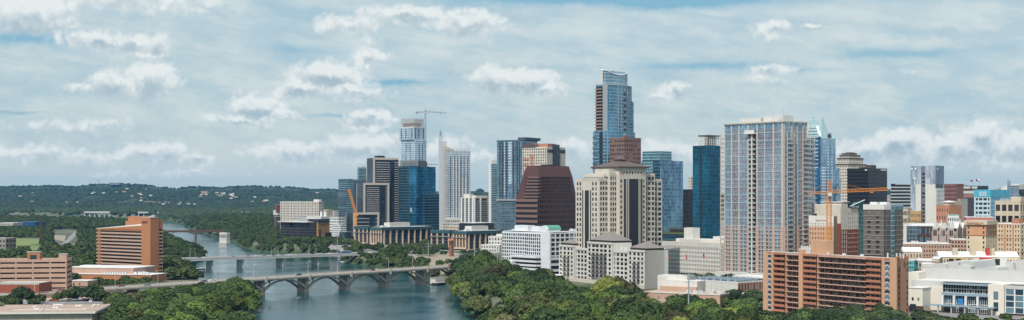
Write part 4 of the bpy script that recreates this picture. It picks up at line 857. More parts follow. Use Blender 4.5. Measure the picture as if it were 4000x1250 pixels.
for (a,za),(c,zc) in list(zip(zip(pts,ct),zip(pts[1:],ct[1:])))[:11]: b.mb('crown_rim',M_WHITE).tube((a[0],a[1],za),(c[0],c[1],zc),.7,n=6)
b.box('crown_wall',M_HVAC,-L*.75,-L*.35,1.6,2.4,h1+.5,hc-1); b.mb('antenna',M_METAL).tube((-3,W_*.7,h1),(-3,W_*.7,hc+1),.15); b.done()

G_NS=curtain('rippled_blue_glass',(.03,.09,.17),(.22,.38,.50),1.6,3.9,(.20,.34,.42),.07,.1,.1,.65,wob=.06)
b=B('twin_glass_office','layered teal and blue glass office whose front block reflects the clouds in ripples',1560,2580,2504,2668,t=42); H=b.h(627)
b.box('glass_wall',G_NS,0-.01,b.xu(2600)*.0+.0+18-18.0+.5,0,b.W,0,H) if 0 else None
b.box('rear_glass',G_BLU2,-b.L,-.8,1.5,b.W*.6,0,b.h(626)); b.box('front_glass',G_NS,-.79,0,-.2,b.W,26,H); b.box('upper_glass',G_TEAL,-b.L,-2,2.5,b.W*.55,b.h(626),b.h(590)); b.box('left_glass',G_TEAL,-b.L-.2,-b.L*.42,.9,1.49,0,b.h(626)-1)
b.box('base_void',M_BLACK,-.8,-.4,0,b.W-.3,0,25.9); 
for k in range(12): b.box('column',M_WHITE,-.35,.1,.3+k*(b.W-1.2)/11,.9+k*(b.W-1.2)/11,11,25.95)
b.box('backing',M_BLACK,-12,-.81,b.W*.61,b.W-.2,0,H-1); b.done()
low('black_glass_office','low black glass office block between the rippled glass office and the teal tower',1750,2668,2690,2716,740,900,M_BLACK,8,10,45,M_METAL,G_BRZ,.85,.5).done()
low('far_cream_block','small far cream block peeping above the black glass office',2300,2688,2698,2712,692,745,M_CREAM,3,5,45).done()

b=B('terrace_restaurant','low dark glass terrace building with planted roof behind the cream office',1330,2706,2560,2720,zb=12,t=52); H=b.h(912)
b.box('glass_wall',G_BLU2,-b.L,0,0,b.W,0,H-1.2); b.box('terrace_deck',M_GRYB,-b.L-1,1,-1,b.W,H-1.2,H-.5); b.box('roof_slab',M_BROWNR,-b.L*.8,2,9,b.W+2,H+3,H+4.2); b.box('planting',mat('planting_green',(.06,.10,.03),1),-b.L+2,-2,1,3,H-.49,H+.9); b.box('terrace_core',M_DARK,-b.L*.7,0,12,b.W,H-.5,H+3); b.done()
b=B('narrow_window_office','long cream office with seven rows of narrow dark windows behind the white hall',1110,2815,2586,2880,zb=12,t=55); H=b.h(952)
b.box('wall',M_OFFW,-b.L,0,0,b.W,0,H-.3); f=b.fS(); b.grid(f,1.5,H-3,38,7,.5,.6,m=M_CREAM,g=G_DARK,r=.6,e1=.6); g=b.fE(); b.grid(g,1.5,H-3,10,7,.5,.6,m=M_CREAM,g=G_DARK,r=.6)
for ff in(f,g): 
    n_=int(ff.w/2.2)
    for k in range(n_): fb(b.mb('crown_fin',M_OFFW),ff,k*ff.w/n_,k*ff.w/n_+.9,H-2.98,H+.4,-.2,.9)
x0=b.xu(2655,12); b.box('roof',M_TAN,-b.L+1,-1,4,b.W,H-.29,H); b.box('penthouse',M_OFFW,b.xu(2640,14),-4,14,30,H,b.h(940,0,10)); b.box('penthouse',M_OFFW,b.xu(2672,16),b.xu(2706,16),16,24,H,b.h(893,-20,16)); b.box('penthouse',M_TAN,-30,-2,20,34,b.h(940,0,10),b.h(928,0,10))
for k in range(9): x=b.xu(2660+k*9,12); m=MB(); m.box(0,1.6,0,2,0,1.4); m.tube((.8,1,1.4),(.8,1,2.2),.7,n=10); m.build('cooling_unit',M_HVAC,b.root,(x,10,H+.01))
b.done()

G_TT=curtain('turquoise_glass',(.006,.05,.09),(.02,.16,.25),1.5,3.6,(.02,.09,.12),.07,.1,.08,.75,wob=.015)
b=B('turquoise_tower','dark turquoise glass tower crowned by an open steel lattice frame',1300,2766,2706,2815,t=48); H=b.h(568)
b.box('glass_wall',G_TT,-b.L,0,0,b.W,0,H); b.box('dark_notch',M_BLACK,-b.L*.55,-b.L*.42,-.15,.05,0,H-2)
Hc=b.h(527); x0=b.xu(2730,1); 
for f,n_ in ((Face(x0,1,0,-1-x0),5),(Face(-1,1,90,b.W-2),6)):
    for k in range(n_+1): fb(b.mb('lattice_post',M_OFFW if f.a==0 else M_BLACK),f,k*(f.w-.5)/n_,k*(f.w-.5)/n_+.5,H+.01,Hc-1,-.5,0)
    for k in range(4): fb(b.mb('lattice_rail',M_OFFW if f.a==0 else M_BLACK),f,0,f.w,H+1+k*(Hc-H-2)/4,H+1.5+k*(Hc-H-2)/4,-.4,-.1)
b.box('lattice_frame',M_BROWNR,x0-.6,-.4,.4,b.W-.6,Hc-1,Hc); b.box('crown_core',M_BLACK,x0+3,-3,6,b.W-3,H,Hc-1.5); b.done()

M_MULL=mat('white_mullion',(.40,.38,.355)); M_ROSE=mat('rose_mullion',(.38,.22,.21)); M_SALM=mat('salmon_pier',(.46,.31,.25),.85,.07,.1)
G_CON=curtain('condo_glass',(.11,.23,.34),(.34,.53,.65),1.35,1.75,(.24,.36,.46),.1,.08,.08,.7)
M_PIER=mat('sand_pier',(.46,.395,.33),.85,.06,.1)
b=B('large_condominium','huge sand and blue glass condominium tower with red mullions and corner balconies',1000,3062,2830,3151,zb=12,t=50); L,W_=b.L,b.W; H=b.h(475)
b.box('glass_wall',G_CON,-L,0,0,W_,0,H-.3); f=b.fS(); g=b.fE(); zl=b.h(887); fl=(H-2-zl)/26.
cols=[(b.xu(u0)+L,b.xu(u1)+L) for u0,u1 in ((2830,2835),(2856,2862),(2885,2891),(2920,2927),(2955,2962),(2986,2991),(3019,3026),(3052,3062))]
for a,c in cols: fb(b.mb('pier',M_PIER),f,a+.15,min(c,f.w)-.15,zl,H,-.05,.45); fb(b.mb('lower_pier',M_SALM),f,max(0,a-.5),min(c+.5,f.w),0,zl-.01,-.05,.5)
gc=[(0,.8),(W_*.30,W_*.36),(W_*.55,W_*.6),(W_*.80,W_*.85),(W_-.8,W_)]
for a,c in gc: fb(b.mb('pier',M_PIER),g,a,c,zl,H,-.05,.45)
for a,c in gc: fb(b.mb('lower_pier',M_SALM),g,a,c+1,0,zl-.01,-.05,.85)
nf=int(H/fl)
for i in range(nf):
    z=H-2-(i+1)*fl
    if z<1: break
    big=(i%2==1); 
    for ff in (f,g): fb(b.mb('floor_band' if (big or z<zl) else 'rose_transom',M_MULL if (big or z<zl) else M_ROSE),ff,.01,ff.w-.01,z,z+(.5 if big or z<zl else .26),-.02,.6 if z<zl else .36 if big else .2)
bays=[(cols[i][1],cols[i+1][0]) for i in range(7)]
for i,(a,c) in enumerate(bays):
    if i==3: continue
    for k in (.33,.67): fb(b.mb('rose_mullion',M_ROSE),f,a+(c-a)*k-.08,a+(c-a)*k+.08,zl,H-6,0,.25)
    fb(b.mb('lower_pier',M_SALM),f,a+(c-a)*.44,a+(c-a)*.56,0,zl-.02,0,.45)
for i in range(4):
    a,c=gc[i][1],gc[i+1][0]; fb(b.mb('rose_mullion',M_ROSE),g,(a+c)/2-.1,(a+c)/2+.1,zl,H-6,0,.4)

a,c=bays[3]; fb(b.mb('dark_slot',M_BLACK),f,a+.3,c-.3,0,H-8,.0,.12); fb(b.mb('slot_pier',M_OFFW),f,(a+c)/2-.5,(a+c)/2+.5,0,H-8,.1,1.6)
slabs(b,f,4,H-9,30,.1,1.7,M_OFFW,s0=a+.2,s1=(a+c)/2-.6,rail=.9,mr=M_METAL,th=.22); slabs(b,f,4,H-9,30,.1,1.7,M_OFFW,s0=(a+c)/2+.6,s1=c-.2,rail=.9,mr=M_METAL,th=.22)
fb(b.mb('top_balcony',M_OFFW),f,a-2.2,c+.2,H-8,H-7.4,0,3); fb(b.mb('top_balcony_rail',M_WHITE),f,a-2.2,c+.2,H-7.4,H-5.2,2.8,2.95)

slabs(b,Face(-L-3.6,2,0,3.5),3,H-8,32,-.5,2.6,M_OFFW,rail=.9,mr=M_METAL,name='balcony')
fb(b.mb('balcony_post',M_PIER),Face(-L-3.6,2,0,3.5),0,.5,0,H-7,2.2,2.7)
slabs(b,g,4,H-9,31,.9,2.8,M_OFFW,s0=.6,s1=W_*.34,rail=.9,mr=M_METAL,th=.25); fb(b.mb('balcony_post',M_PIER),g,.6,1.1,0,H-8,2.3,2.8); fb(b.mb('balcony_post',M_PIER),g,W_*.34-.5,W_*.34,0,H-8,2.3,2.8)
slabs(b,g,4,H-9,31,.9,2.6,M_OFFW,s0=W_*.78,s1=W_+3.,rail=.9,mr=M_METAL,th=.25)
x_=b.yu(3190,-1); slabs(b,Face(-3,W_+.1,90,x_-W_),4,H-9,30,0,1.8,M_OFFW,rail=.9,mr=M_METAL,th=.25); b.box('rear_wing',G_CON,-20,-3,W_+.01,x_-1,0,H-12)
for k in range(3): b.box('rear_pier',M_OFFW,-1.9,-1.4,W_+1+k*(x_-W_-3)/2,W_+1.5+k*(x_-W_-3)/2,0,H-9)
b.box('parapet',M_PIER,-L-.3,1.1,-1.1,-.1,H-.29,H+.4); b.box('parapet',M_PIER,.1,1.1,-.09,W_+.3,H-.29,H+.4)
b.box('penthouse',M_OFFW,b.xu(2890,6),b.xu(2972,6),6,16,H,b.h(457,-15,6)); b.box('penthouse',M_CREAM,b.xu(2982,5),b.xu(3058,5),5,17,H,b.h(450,-5,5)); b.box('penthouse_step',M_CREAM,b.xu(2872,4),b.xu(3030,4),3.5,4.9,H-.2,b.h(473,-15,4)); b.box('louvre',M_HVAC,b.xu(3040,4.8),b.xu(3056,4.8),4.8,4.99,H+1.5,b.h(455,-5,5)); 
for k in (0,1,2): b.mb('antenna',M_METAL).tube((-8-k*9,9,H+4),(-8-k*9,9,H+10-k),.12)
b.box('podium',M_OFFW,-L-4,W_*.2,-6,-1.9,0,b.h(1072)); b.done()

G_FR=curtain('icy_blue_glass',(.15,.25,.33),(.38,.51,.60),1.5,4.,(.12,.24,.34),.1,.06,.1,.65)
G_FR2=curtain('crown_glass',(.28,.45,.49),(.44,.60,.63),1.2,3.,(.5,.62,.6),.1,.1,.2,.3)
b=B('folded_crown_tower','icy blue glass tower with a pale folded glass crown like pointed petals',1670,3208,3160,3292,t=58); L,W_=b.L,b.W; hm=b.h(540); hl=b.h(700)
yr=b.yu(3264); b.box('glass_wall',G_FR,-L,0,0,yr,0,hm); b.box('lower_glass',G_FR,-L-1,-3,yr+.01,W_,0,hl); b.box('step_glass',G_FR,-L*.9,-2,yr+.02,b.yu(3280,-2),0,b.h(655))
b.box('banded_glass',G_BLU,-L-.3,-2.0,-3,-.02,0,b.h(532)); 
for i in range(12): z=b.h(655)+i*4.5; b.box('floor_band',M_WHITE,-L-.6,-1.8,-3.4,-3.01,z,z+.9)
for a,c,hh in ((.03,.3,b.h(652)),(.42,.5,hm-8),(.7,.76,hm-8)): b.box('glass_rib',G_ICE,.02,1.1,yr*a,yr*c,0,hh)
m=b.mb('crown',G_FR2)
def petal(x0,x1,y0,y1,zb_,zt_,tx=.5,ty=.5): m.hexa([(x0,y0,zb_),(x1,y0,zb_),(x1,y1,zb_),(x0,y1,zb_)],[(x0+(x1-x0)*(tx-.04),y0+(y1-y0)*(ty-.04),zt_),(x0+(x1-x0)*(tx+.04),y0+(y1-y0)*(ty-.04),zt_),(x0+(x1-x0)*(tx+.04),y0+(y1-y0)*(ty+.04),zt_),(x0+(x1-x0)*(tx-.04),y0+(y1-y0)*(ty+.04),zt_)])
petal(-L-1,-.3,-3,yr*.42,b.h(534)+.01,b.h(455),.30,.40); petal(-L*.7,-.1,yr*.0,yr*.62,hm,b.h(457,0,yr*.3),.85,.25); petal(-8,-.2,yr*.38,yr*.72,hm,b.h(499,0,yr*.5),.6,.5); petal(-8,-.2,yr*.74,yr,hm,b.h(528,0,yr*.8),.6,.4); petal(-L-1,-L*.5,yr*.0,yr*.4,hm,b.h(470),.2,.1)
b.mb('roundel',M_METAL).tube((-.4,yr*.55,hm+3),(.2,yr*.55,hm+3),3.1,n=16); b.mb('roundel_face',M_BLACK).tube((.2,yr*.55,hm+3),(.4,yr*.55,hm+3),2.3,n=16); b.box('roundel_wall',G_ICE,-7,-.3,yr*.38,yr*.74,hm+.01,hm+7)
b.done()

b=B('terraced_cream_tower','cream stepped tower with brown bands rising behind the black tower',1850,3312,3262,3384,t=50); L,W_=b.L,b.W
for k,(ins,v0,v1,nS,nE) in enumerate(((0,900,640,8,11),(.10,640,616,7,10),(.2,616,604,6,8),(.30,604,597,0,0))):
    i_=ins*L; j=ins*W_; z0=max(0,b.h(v0)); z1=b.h(v1); b.box('wall',M_CREAM,-L+i_*.6,-i_*.8,j*.8,W_-j*1.2,z0,z1-.1); f=Face(-L+i_*.6,j*.8,0,L-i_*1.4); g=Face(-i_*.8,j*.8,90,W_-j*2)
    if nS: 
        r_=max(1,int((z1-z0)/3.9)); b.grid(f,z0+.5,z1-1.6,nS,r_,.5,.5,m=M_CREAM,g=G_BRZ,r=.35,e1=.35); b.grid(g,z0+.5,z1-1.6,nE,r_,.5,.5,m=M_CREAM,g=G_BRZ,r=.35)
    for ff in(f,g): fb(b.mb('brown_cornice',M_BROWNR),ff,-.2,ff.w+.3,z1-1.5,z1,-.2,.8)
b.box('rooftop_plant',M_BROWNR,-L*.6,-L*.3,W_*.3,W_*.6,b.h(597),b.h(594)); b.done()
b=B('black_office_tower','broad black office tower with faint floor lines and white rooftop signs',1480,3392,3310,3465,t=48); L,W_=b.L,b.W; H=b.h(657)
G_BK=curtain('black_glass',(.004,.005,.008),(.012,.014,.02),3,3.8,(.018,.019,.024),.05,.3,.2,.2,wob=.01); b.box('glass_wall',G_BK,-L,0,0,W_,0,H); b.box('penthouse',M_BROWNR,-L*.35,-2,8,W_*.5,H,b.h(644)); b.box('penthouse',M_BROWNR,-L*.6,-L*.36,6,W_*.3,H,b.h(652))
for i in range(30): z=H-3-i*3.9; b.box('floor_line',M_BLACK,-L-.2,.25,-.25,W_,z,z+1.5)
b.box('roof_sign',M_WHITE,-4.,-1.2,-.5,-.26,H-2.4,H-1.2); b.box('roof_sign',M_WHITE,.27,.5,W_*.65,W_*.94,H-2.2,H-1.1); b.done()

tw=lambda *a,**k: tower(*a,**k).done()
b=B('banded_office','dark glass office with white floor bands left of the patterned grey tower',1650,3497,3480,3562,t=62); H=b.h(717); b.box('glass_wall',M_DGLS,-b.L,0,0,b.W,0,H-.2); 
for i in range(17): z=H-1.2-i*3.9; b.box('floor_band',M_WHITE if i else M_HVAC,-b.L+ (8 if i<1 else 0),.4,-.4,b.W,z,z+1.3)
b.done()
G_PAT=curtain('patterned_grey_panels',(.13,.17,.24),(.42,.47,.54),1.3,7.5,(.30,.35,.42),.08,.03,.4,.1,ks=1.5)
G_PAT2=curtain('patterned_blue_panels',(.06,.09,.16),(.14,.19,.28),1.5,3.7,(.2,.26,.34),.1,.1,.3,.2)
b=B('patterned_grey_tower','grey tower with a woven pattern of vertical panels, dark slot and blank white lower wall',1340,3654,3557,3686,t=35); L,W_=b.L,b.W; H=b.h(648)
x1=b.xu(3598); x2=b.xu(3615); b.box('panel_wall',G_PAT,-L,x1,0,W_,0,H); b.box('panel_wall_right',G_PAT,x2,-.01,0.01,W_*.9,b.h(720),H+.4); b.box('white_wall',M_OFFW,x2+.01,-.0,-.15,W_*.9,0,b.h(720)-.01); b.box('slot_wall',mat('mauve_grey',(.19,.19,.25)),x1+.01,x2-.01,3.,W_*.8,0,H-1); b.box('white_strip',M_OFFW,x1-5,x1-.02,-.16,-.01,0,b.h(720))
b.box('blue_side',G_PAT2,.0,.4,.2,W_,b.h(720),H+.3); b.box('gap_band',M_BLACK,-8,.2,.5,W_-1,b.h(735),b.h(720)-.1); b.box('lower_side_wall',M_WHITE,0.02,.5,.3,W_,0,b.h(735)-.02); b.grid(Face(.5,.4,90,W_-.4),4,b.h(735)-1,6,16,.35,.45,m=M_WHITE,g=G_DARK,r=.2)
for i in range(int(H/3.7)-2): z=4+i*3.7; b.win(Face(x1,3,0,x2-x1),.3,2.6,z,z+2.2,G_DARK)
f=b.fS()
for a in (1.5,5): b.mb('round_logo',M_WHITE).tube(f.pt(a,.1)+(H-2.5-(a>3)*0,),f.pt(a,.5)+(H-2.5,),1.,n=10)
b.mb('round_logo',M_WHITE).tube((.45,W_*.2,H-3),(.8,W_*.2,H-3),1.1,n=10); b.mb('round_logo',M_WHITE).tube(f.pt(4,.1)+(H-12,),f.pt(4,.5)+(H-12,),1.2,n=10)
b.done()
M_BR2=mat('brown_panel',(.20,.10,.085),.75)
tw('brown_gridded_block','brown gridded office block with a plain darker right side',1700,3735,3688,3764,718,M_BR2,G_BRZ,(10,0),16,.55,.5,t=45)
b=tower('red_pier_hall','long red and white hall with a dark sign band along its roofline',1800,3760,3758,3858,733,mat('pale_red_pier',(.40,.22,.18)),G_DARK,(0,26),9,.45,.75,t=60); g=b.fE(); fb(b.mb('white_storey',M_WHITE),g,-.2,g.w+.2,b.H-7.5,b.H-4.5,.2,.8); fb(b.mb('sign_band',M_BLACK),g,-.2,g.w+.3,b.H-2,b.H+2.5,-.3,.9)
for a,c in((.02,.28),(.34,.56)): fb(b.mb('sign_panel',M_WHITE),g,g.w*a,g.w*c,b.H-1.2,b.H+1.6,.9,1.)
b.box('rooftop_plant',M_HVAC,-9,-2,b.W*.1,b.W*.25,b.H,b.H+5); b.done()

M_CY=mat('cyan_band',(.08,.36,.50),.6); M_PB=mat('pale_blue_wall',(.45,.56,.64),.7); G_CY=curtain('cyan_glass',(.05,.22,.38),(.2,.42,.55),1.6,3.8,(.4,.55,.62),.2,.15,.2,.4)
b=B('cyan_band_building','pale blue office with dark windows under a bright cyan roof band',1260,3868,3806,3942,t=45); L,W_=b.L,b.W; H=b.h(741); b.box('wall',M_PB,-L,0,0,W_,0,H-6.5); f=b.fS(); g=b.fE()
b.grid(f,H-6.6-9*4.,H-6.6,1,9,.5,.55,m=M_PB,g=G_DARK,r=.4,e1=.4,spec=[(f.w*a,f.w*c) for a,c in((.1,.24),(.30,.52),(.58,.80),(.86,.97))]); fb(b.mb('cyan_band',M_CY),f,-.3,f.w+.6,H-6.5,H,-.4,.6); fb(b.mb('cyan_band',M_CY),g,0,g.w+.3,H-6.5,H,-.4,.6)
fb(b.mb('glass_bay',G_CY),g,0.1,g.w*.5,0,H-6.52,-.1,.2); b.grid(g,H-6.6-9*4.,H-6.6,5,9,.45,.6,m=M_PB,g=G_CY,r=.4,s0=g.w*.52); b.box('roof',M_WROOF,-L,0,0,W_,H-6.5,H-.5)
b.text(f,'522',f.w*.32,H-5.2,4.8,M_WHITE,.72,1.,bold=.12); b.done()
low('pale_glass_block','pale glass block with dish mast right of the cyan roofed office',1500,3935,3945,3980,726,860,G_ICE,4,10,50,M_METAL,G_BLUE,.8,.6).done()
b=B('curved_roof_arena','far arched roof arena at the right edge of the skyline',2000,3952,3940,4080,t=60); H=b.h(742)
for i in range(8):
    a0=math.pi*i/8;a1=math.pi*(i+1)/8; c_=lambda a:b.W*.5-b.W*.5*math.cos(a); s_=lambda a:H+9*math.sin(a)
    b.mb('arched_roof',M_ROOF).hexa([(-20,c_(a0),0),(0,c_(a0),0),(0,c_(a1),0),(-20,c_(a1),0)],[(-20,c_(a0),s_(a0)),(0,c_(a0),s_(a0)),(0,c_(a1),s_(a1)),(-20,c_(a1),s_(a1))])
b.done()
b=tower('cream_grid_office','cream office with wide black window openings in a regular grid',1060,3984,3887,4040,784,M_TAN,G_DARK,(4,6),7,.72,.58,t=38,zlow=2.); b.box('penthouse',M_TAN,b.xu(3948,6),-1,6,16,b.H-.5,b.h(768)); b.done()
low('dark_glass_edge','dark blue glass tower sliver at the right edge above the hotel',1100,3980,3992,4040,740,900,M_BLACK,2,12,50,M_METAL,G_BLUE,.8,.6).done()
M_OB=mat('burnt_orange_render',(.42,.20,.12))
b=tower('orange_render_block','burnt orange block of small windows with a little domed penthouse',1180,3706,3658,3754,801,M_OB,G_DARK,(5,11),9,.35,.45,t=50); b.box('penthouse',M_TAN,-8,-2,4,12,b.H-1,b.h(790)); b.mb('dome_cap',M_WHITE).cone([(-9,3),(-1,3),(-1,13),(-9,13)],b.h(790),(-5,8,b.h(783))); b.done()
tw('tan_shouldered_block','tan shouldered block rising behind the burnt orange one',1350,3725,3688,3752,785,M_TAN,G_DARK,(4,4),12,.3,.4); tw('grey_concrete_block','plain grey concrete block behind the orange one on its right',1400,3748,3742,3778,777,M_CONC,G_DARK,(1,6),14,.2,.4)
tw('dark_mauve_block','dark mauve block below the red and white hall',1600,3775,3768,3808,772,mat('dark_mauve',(.09,.07,.09)),G_DARK,(1,6),10,.4,.5)
tw('tan_office','tan and brown office left of the ochre one',1290,3545,3515,3560,814,M_TAN,G_BRZ,(6,3),8,.7,.55); tw('ochre_office','ochre office with dark square windows below the patterned grey tower',1270,3596,3557,3602,824,mat('ochre_stone',(.42,.27,.13)),G_DARK,(7,1),9,.4,.5,t=30)
b=B('capitol_rotunda','small white domed hall seen in the gap left of the cyan roofed office',1450,3740,3722,3755,t=30); H=b.h(852); b.box('wall',M_OFFW,-b.L,0,0,b.W,0,H); b.mb('dome',M_WHITE).blob((-b.L*.5,b.W*.5,H),5,5,4,12,8); b.done()
low('mint_roof_hall','low hall with mint green fascia and white columns left of the tan hotel',1150,3702,3745,3752,842,870,M_WHITE,6,1,15,mat('mint_fascia',(.25,.5,.45))).done()
low('salmon_block','plain salmon block behind the tan hotel sign',1040,3772,3880,3892,850,880,mat('salmon_wall',(.46,.17,.15)),2,1,15).done()

b=B('arcaded_dark_office','low dark glass and mauve arcade office below the white walled tower',1080,3678,3530,3700,t=20); L,W_=b.L,b.W; H=b.h(884)
b.box('glass_wall',G_SLATE,-L,0,0,W_,0,H); x1=b.xu(3542); x2=b.xu(3585); b.box('white_end',M_OFFW,-L-.2,x1,-1,W_,0,H+1); f=Face(x2,0,0,-x2); b.grid(f,1,H,13,6,.72,.72,m=M_MAUVE,g=G_BLUE,r=.5,e1=.5); b.box('roof',M_WROOF,-L+1,0,1,W_,H+.01,H+.5); b.box('base_void',M_BLACK,x1,x2,-.5,-.02,0,3); b.done()

M_ORN=mat('ornate_pinkstone',(.40,.32,.28),.8,.1)
b=B('ornate_gabled_hotel','ornate pink and cream Victorian hotel with gables, arches and grey slate roofs',1060,3735,3640,3776,t=35); L,W_=b.L,b.W; H=b.h(905); f=b.fS(); g=b.fE()
b.box('wall',M_ORN,-L,0,0,W_,0,H-.2); b.grid(f,1,H,12,4,.45,.6,m=M_ORN,g=G_DARK,r=.4,e1=.4); b.grid(g,1,H,10,4,.45,.6,m=M_ORN,g=G_DARK,r=.4)
for ff,n_ in((f,3),(g,2)):
    for k in range(n_):
        a=ff.w*(k+.1)/n_; w_=ff.w*.42/n_*1.6; p0=ff.pt(a,.8);p1=ff.pt(a+w_,.8);p2=ff.pt(a+w_,-6);p3=ff.pt(a,-6); mid0=ff.pt(a+w_/2,.8); mid1=ff.pt(a+w_/2,-6)
        fb(b.mb('gable_bay',M_OFFW if k%2 else M_ORN),ff,a,a+w_,0,H+2.5,0,.8); m=b.mb('gable',M_OFFW); z=H+2.5; n0=len(m.v); m.add([p0+(z,),p1+(z,),p2+(z,),p3+(z,),mid0+(z+4.2,),mid1+(z+4.2,)],[(0,1,4),(2,3,5),(1,2,5,4),(3,0,4,5),(0,3,2,1)])
        for q in range(2): b.win(ff,a+w_*(.2+.35*q),a+w_*(.45+.35*q),H-3.4,H+1,G_DARK,'window',.9)
for x0,x1,y0,y1 in((-L+1,-1,2,W_-1),): q=[(x0,y0),(x1,y0),(x1,y1),(x0,y1)]; b.mb('slate_roof',mat('slate_grey',(.25,.26,.27))).prism(q,H-.2,H+5,top=[(x0+4,y0+5),(x1-4,y0+5),(x1-4,y1-5),(x0+4,y1-5)])
for x,y in((-L*.62,1),(-L*.2,1),(-1,W_*.5)): b.mb('finial_spire',M_OFFW).cone([(x-1,y-1),(x+1,y-1),(x+1,y+1),(x-1,y+1)],H+4,(x,y,H+10))
b.done()

M_HO=mat('apricot_render',(.50,.26,.15)); M_HC=mat('hotel_cream',(.58,.47,.33)); M_HP=mat('hotel_pink',(.55,.40,.34))
b=B('apricot_hotel','cream hotel with apricot top storeys and a boxy sign parapet',920,3850,3776,3892,zb=11,t=38); L,W_=b.L,b.W; H=b.h(878); fh=3.1; f=b.fS(); g=b.fE()
b.box('wall',M_HC,-L,0,0,W_,0,H-7); b.box('apricot_storey',M_HO,-L-.02,.02,-.02,W_,H-6.99,H); n_=int((H-2)/fh)
for ff,sp,e in((f,[(f.w*.07,f.w*.15),(f.w*.86,f.w*.94)],.3),(g,[(g.w*(.06+k*.155),g.w*(.12+k*.155)) for k in range(6)],0)):
    b.grid(ff,H-7-fh*(n_-2),H-7,1,n_-2,.5,.55,m=M_HC,g=G_DARK,r=.3,spec=sp,e1=e); b.grid(ff,H-6.8,H-.3,1,2,.5,.55,m=M_HO,g=G_BLUE,r=.3,spec=sp,e1=e,wall='apricot_storey')
    fb(b.mb('red_string_course',M_TERR),ff,-.1,ff.w+.3,H-7.3,H-6.9,.2,.5)
b.box('sign_parapet',M_TAN,-L-1.4,1.5,-1.4,W_*.9,H+.01,b.h(862)); b.box('roof',M_WROOF,-L,0,W_*.9+.1,W_,H,H+.3)
b.text(Face(-L-1.4,-1.4,0,L+2.9),'Residence Inn',L*.16,H+.55,1.9,M_TERR,.12,1.05,bold=.03); b.box('sign_plate',M_TERR,-L*.52,-L*.22,-1.5,-1.42,H+.08,H+.5)
b.done()
b=B('pink_hotel_wing','pink and cream hotel wing with red floor lines running to the right edge',955,3985,3888,4080,zb=11,t=46); L,W_=b.L,b.W; H=b.h(877); f=b.fS(); g=b.fE(); b.box('wall',M_HC,-L,0,0,W_,0,H-.2); n_=int((H-1)/fh)
b.grid(f,H-fh*n_,H,9,n_,.42,.55,m=M_HC,g=G_DARK,r=.35,e1=.35); b.grid(g,H-fh*n_,H-.5,7,n_,.42,.55,m=M_HP,g=G_DARK,r=.35)
for k in (.0,.36,.7): fb(b.mb('apricot_bay',M_HO),f,f.w*k+.1,f.w*k+f.w*.07,0,H,.36,1.)
for i in range(0,n_,3): fb(b.mb('red_string_course',M_TERR),g,0,g.w,H-fh*i-.3,H-fh*i,.3,.6); fb(b.mb('red_string_course',M_TERR),f,0,f.w,H-fh*i-.3,H-fh*i,.3,.5)
b.box('roof',M_WROOF,-L,0,0,W_,H-.2,H+.4); b.box('rooftop_plant',M_TERR,-L*.5,-L*.2,6,12,H+.4,H+4); b.done()
low('tan_small_block','small flat tan block at the foot of the apricot hotel',1010,3716,3776,3778,937,985,M_PINKB,5,3,12,M_WROOF,W=18,wf=.6,hf=.5).done()
b=low('brick_arcade_row','long low tan brick row with arched windows and a cluttered white roof',985,3520,3712,3716,954,1005,M_PINKB,18,3,10,M_WROOF,W=24,wf=.45,hf=.5); acs(b,-b.L+3,-3,4,20,b.h(954)+.4,14,6,1.4); b.done()
def gabled(name,label,D,u0,u1,v0,vb,m,t,W,n_,cat='house',grp=None,cols=0):
    zb=Z(vb,D); b=B(name,label,D,u1,u0,None,zb=zb-1,t=t,W=W,cat=cat,group=grp); H=b.h(v0)-W*.22; b.box('wall',m,-b.L,0,0,W,0,H)
    if cols: b.grid(b.fS(),.8,H-.2,cols,max(1,int(H/3)),.4,.5,m=m,g=G_DARK,r=.2,e1=.2)
    r=b.mb('gable_roof',M_WROOF)
    for (x0,x1) in ((-b.L-.5,.5),): r.add([(x0,-.5,H),(x1,-.5,H),(x1,W+.5,H),(x0,W+.5,H),(x0,W/2,H+W*.24),(x1,W/2,H+W*.24)],[(0,1,5,4),(2,3,4,5),(0,4,3),(1,2,5),(0,3,2,1)])
    b.H=H; return b
gabled('gabled_hall','tan hall with steep white gable roof left of a twin near the low brick row',900,3530,3600,968,1012,M_TAN,8,12,1,cols=6).done(); 
for k in range(2): 
    b=B('gabled_house',['tan end gabled house beside the white roofed hall','second tan end gabled house, nearest the trees'][k],880,3612+k*22,3594+k*22,None,zb=12,t=10,W=16,cat='house'); H=7.5; b.box('wall',M_TAN,-b.L,0,0,16,0,H); m=b.mb('gable_roof',M_WROOF); w_=b.L; m.add([(-w_-.3,-.4,H),(.3,-.4,H),(.3,16,H),(-w_-.3,16,H),(-w_/2,-.4,H+3.2),(-w_/2,16,H+3.2)],[(0,1,4),(1,2,5,4),(2,3,5),(3,0,4,5),(0,3,2,1)]); b.win(b.fS(),w_*.4,w_*.6,H-3,H-1,G_DARK); b.done()
b=gabled('row_apartments','long apartment row with white roof and one bright red section',880,3672,3978,986,1036,M_HC,6,14,1,'apartments',cols=26)
f=b.fS(); L=b.L
for a,c,mm in ((.50,.66,mat('bright_red_wall',(.42,.05,.03))),(.14,.34,mat('mustard_wall',(.50,.36,.17))),(.72,.86,M_OFFW)): fb(b.mb('coloured_section#'+mm.name,mm),f,f.w*a,f.w*c,.0,b.H-.2,.1,.5)
for a in (.11,.20,.36,.62,.70): fb(b.mb('balcony_void',M_DARK),f,f.w*a,f.w*a+3,1,b.H-1,.5,.6)
for k,a in enumerate((.17,.40,.60,.64)): m=M_TAN if k!=2 else mat('bright_red_wall',(.42,.05,.03)); x=-L+L*a*1.; b.box('chimney' if k!=2 else 'red_chimney',m,x,x+3.2,1.5,5,b.H-1,b.H+5.5)
b.done()
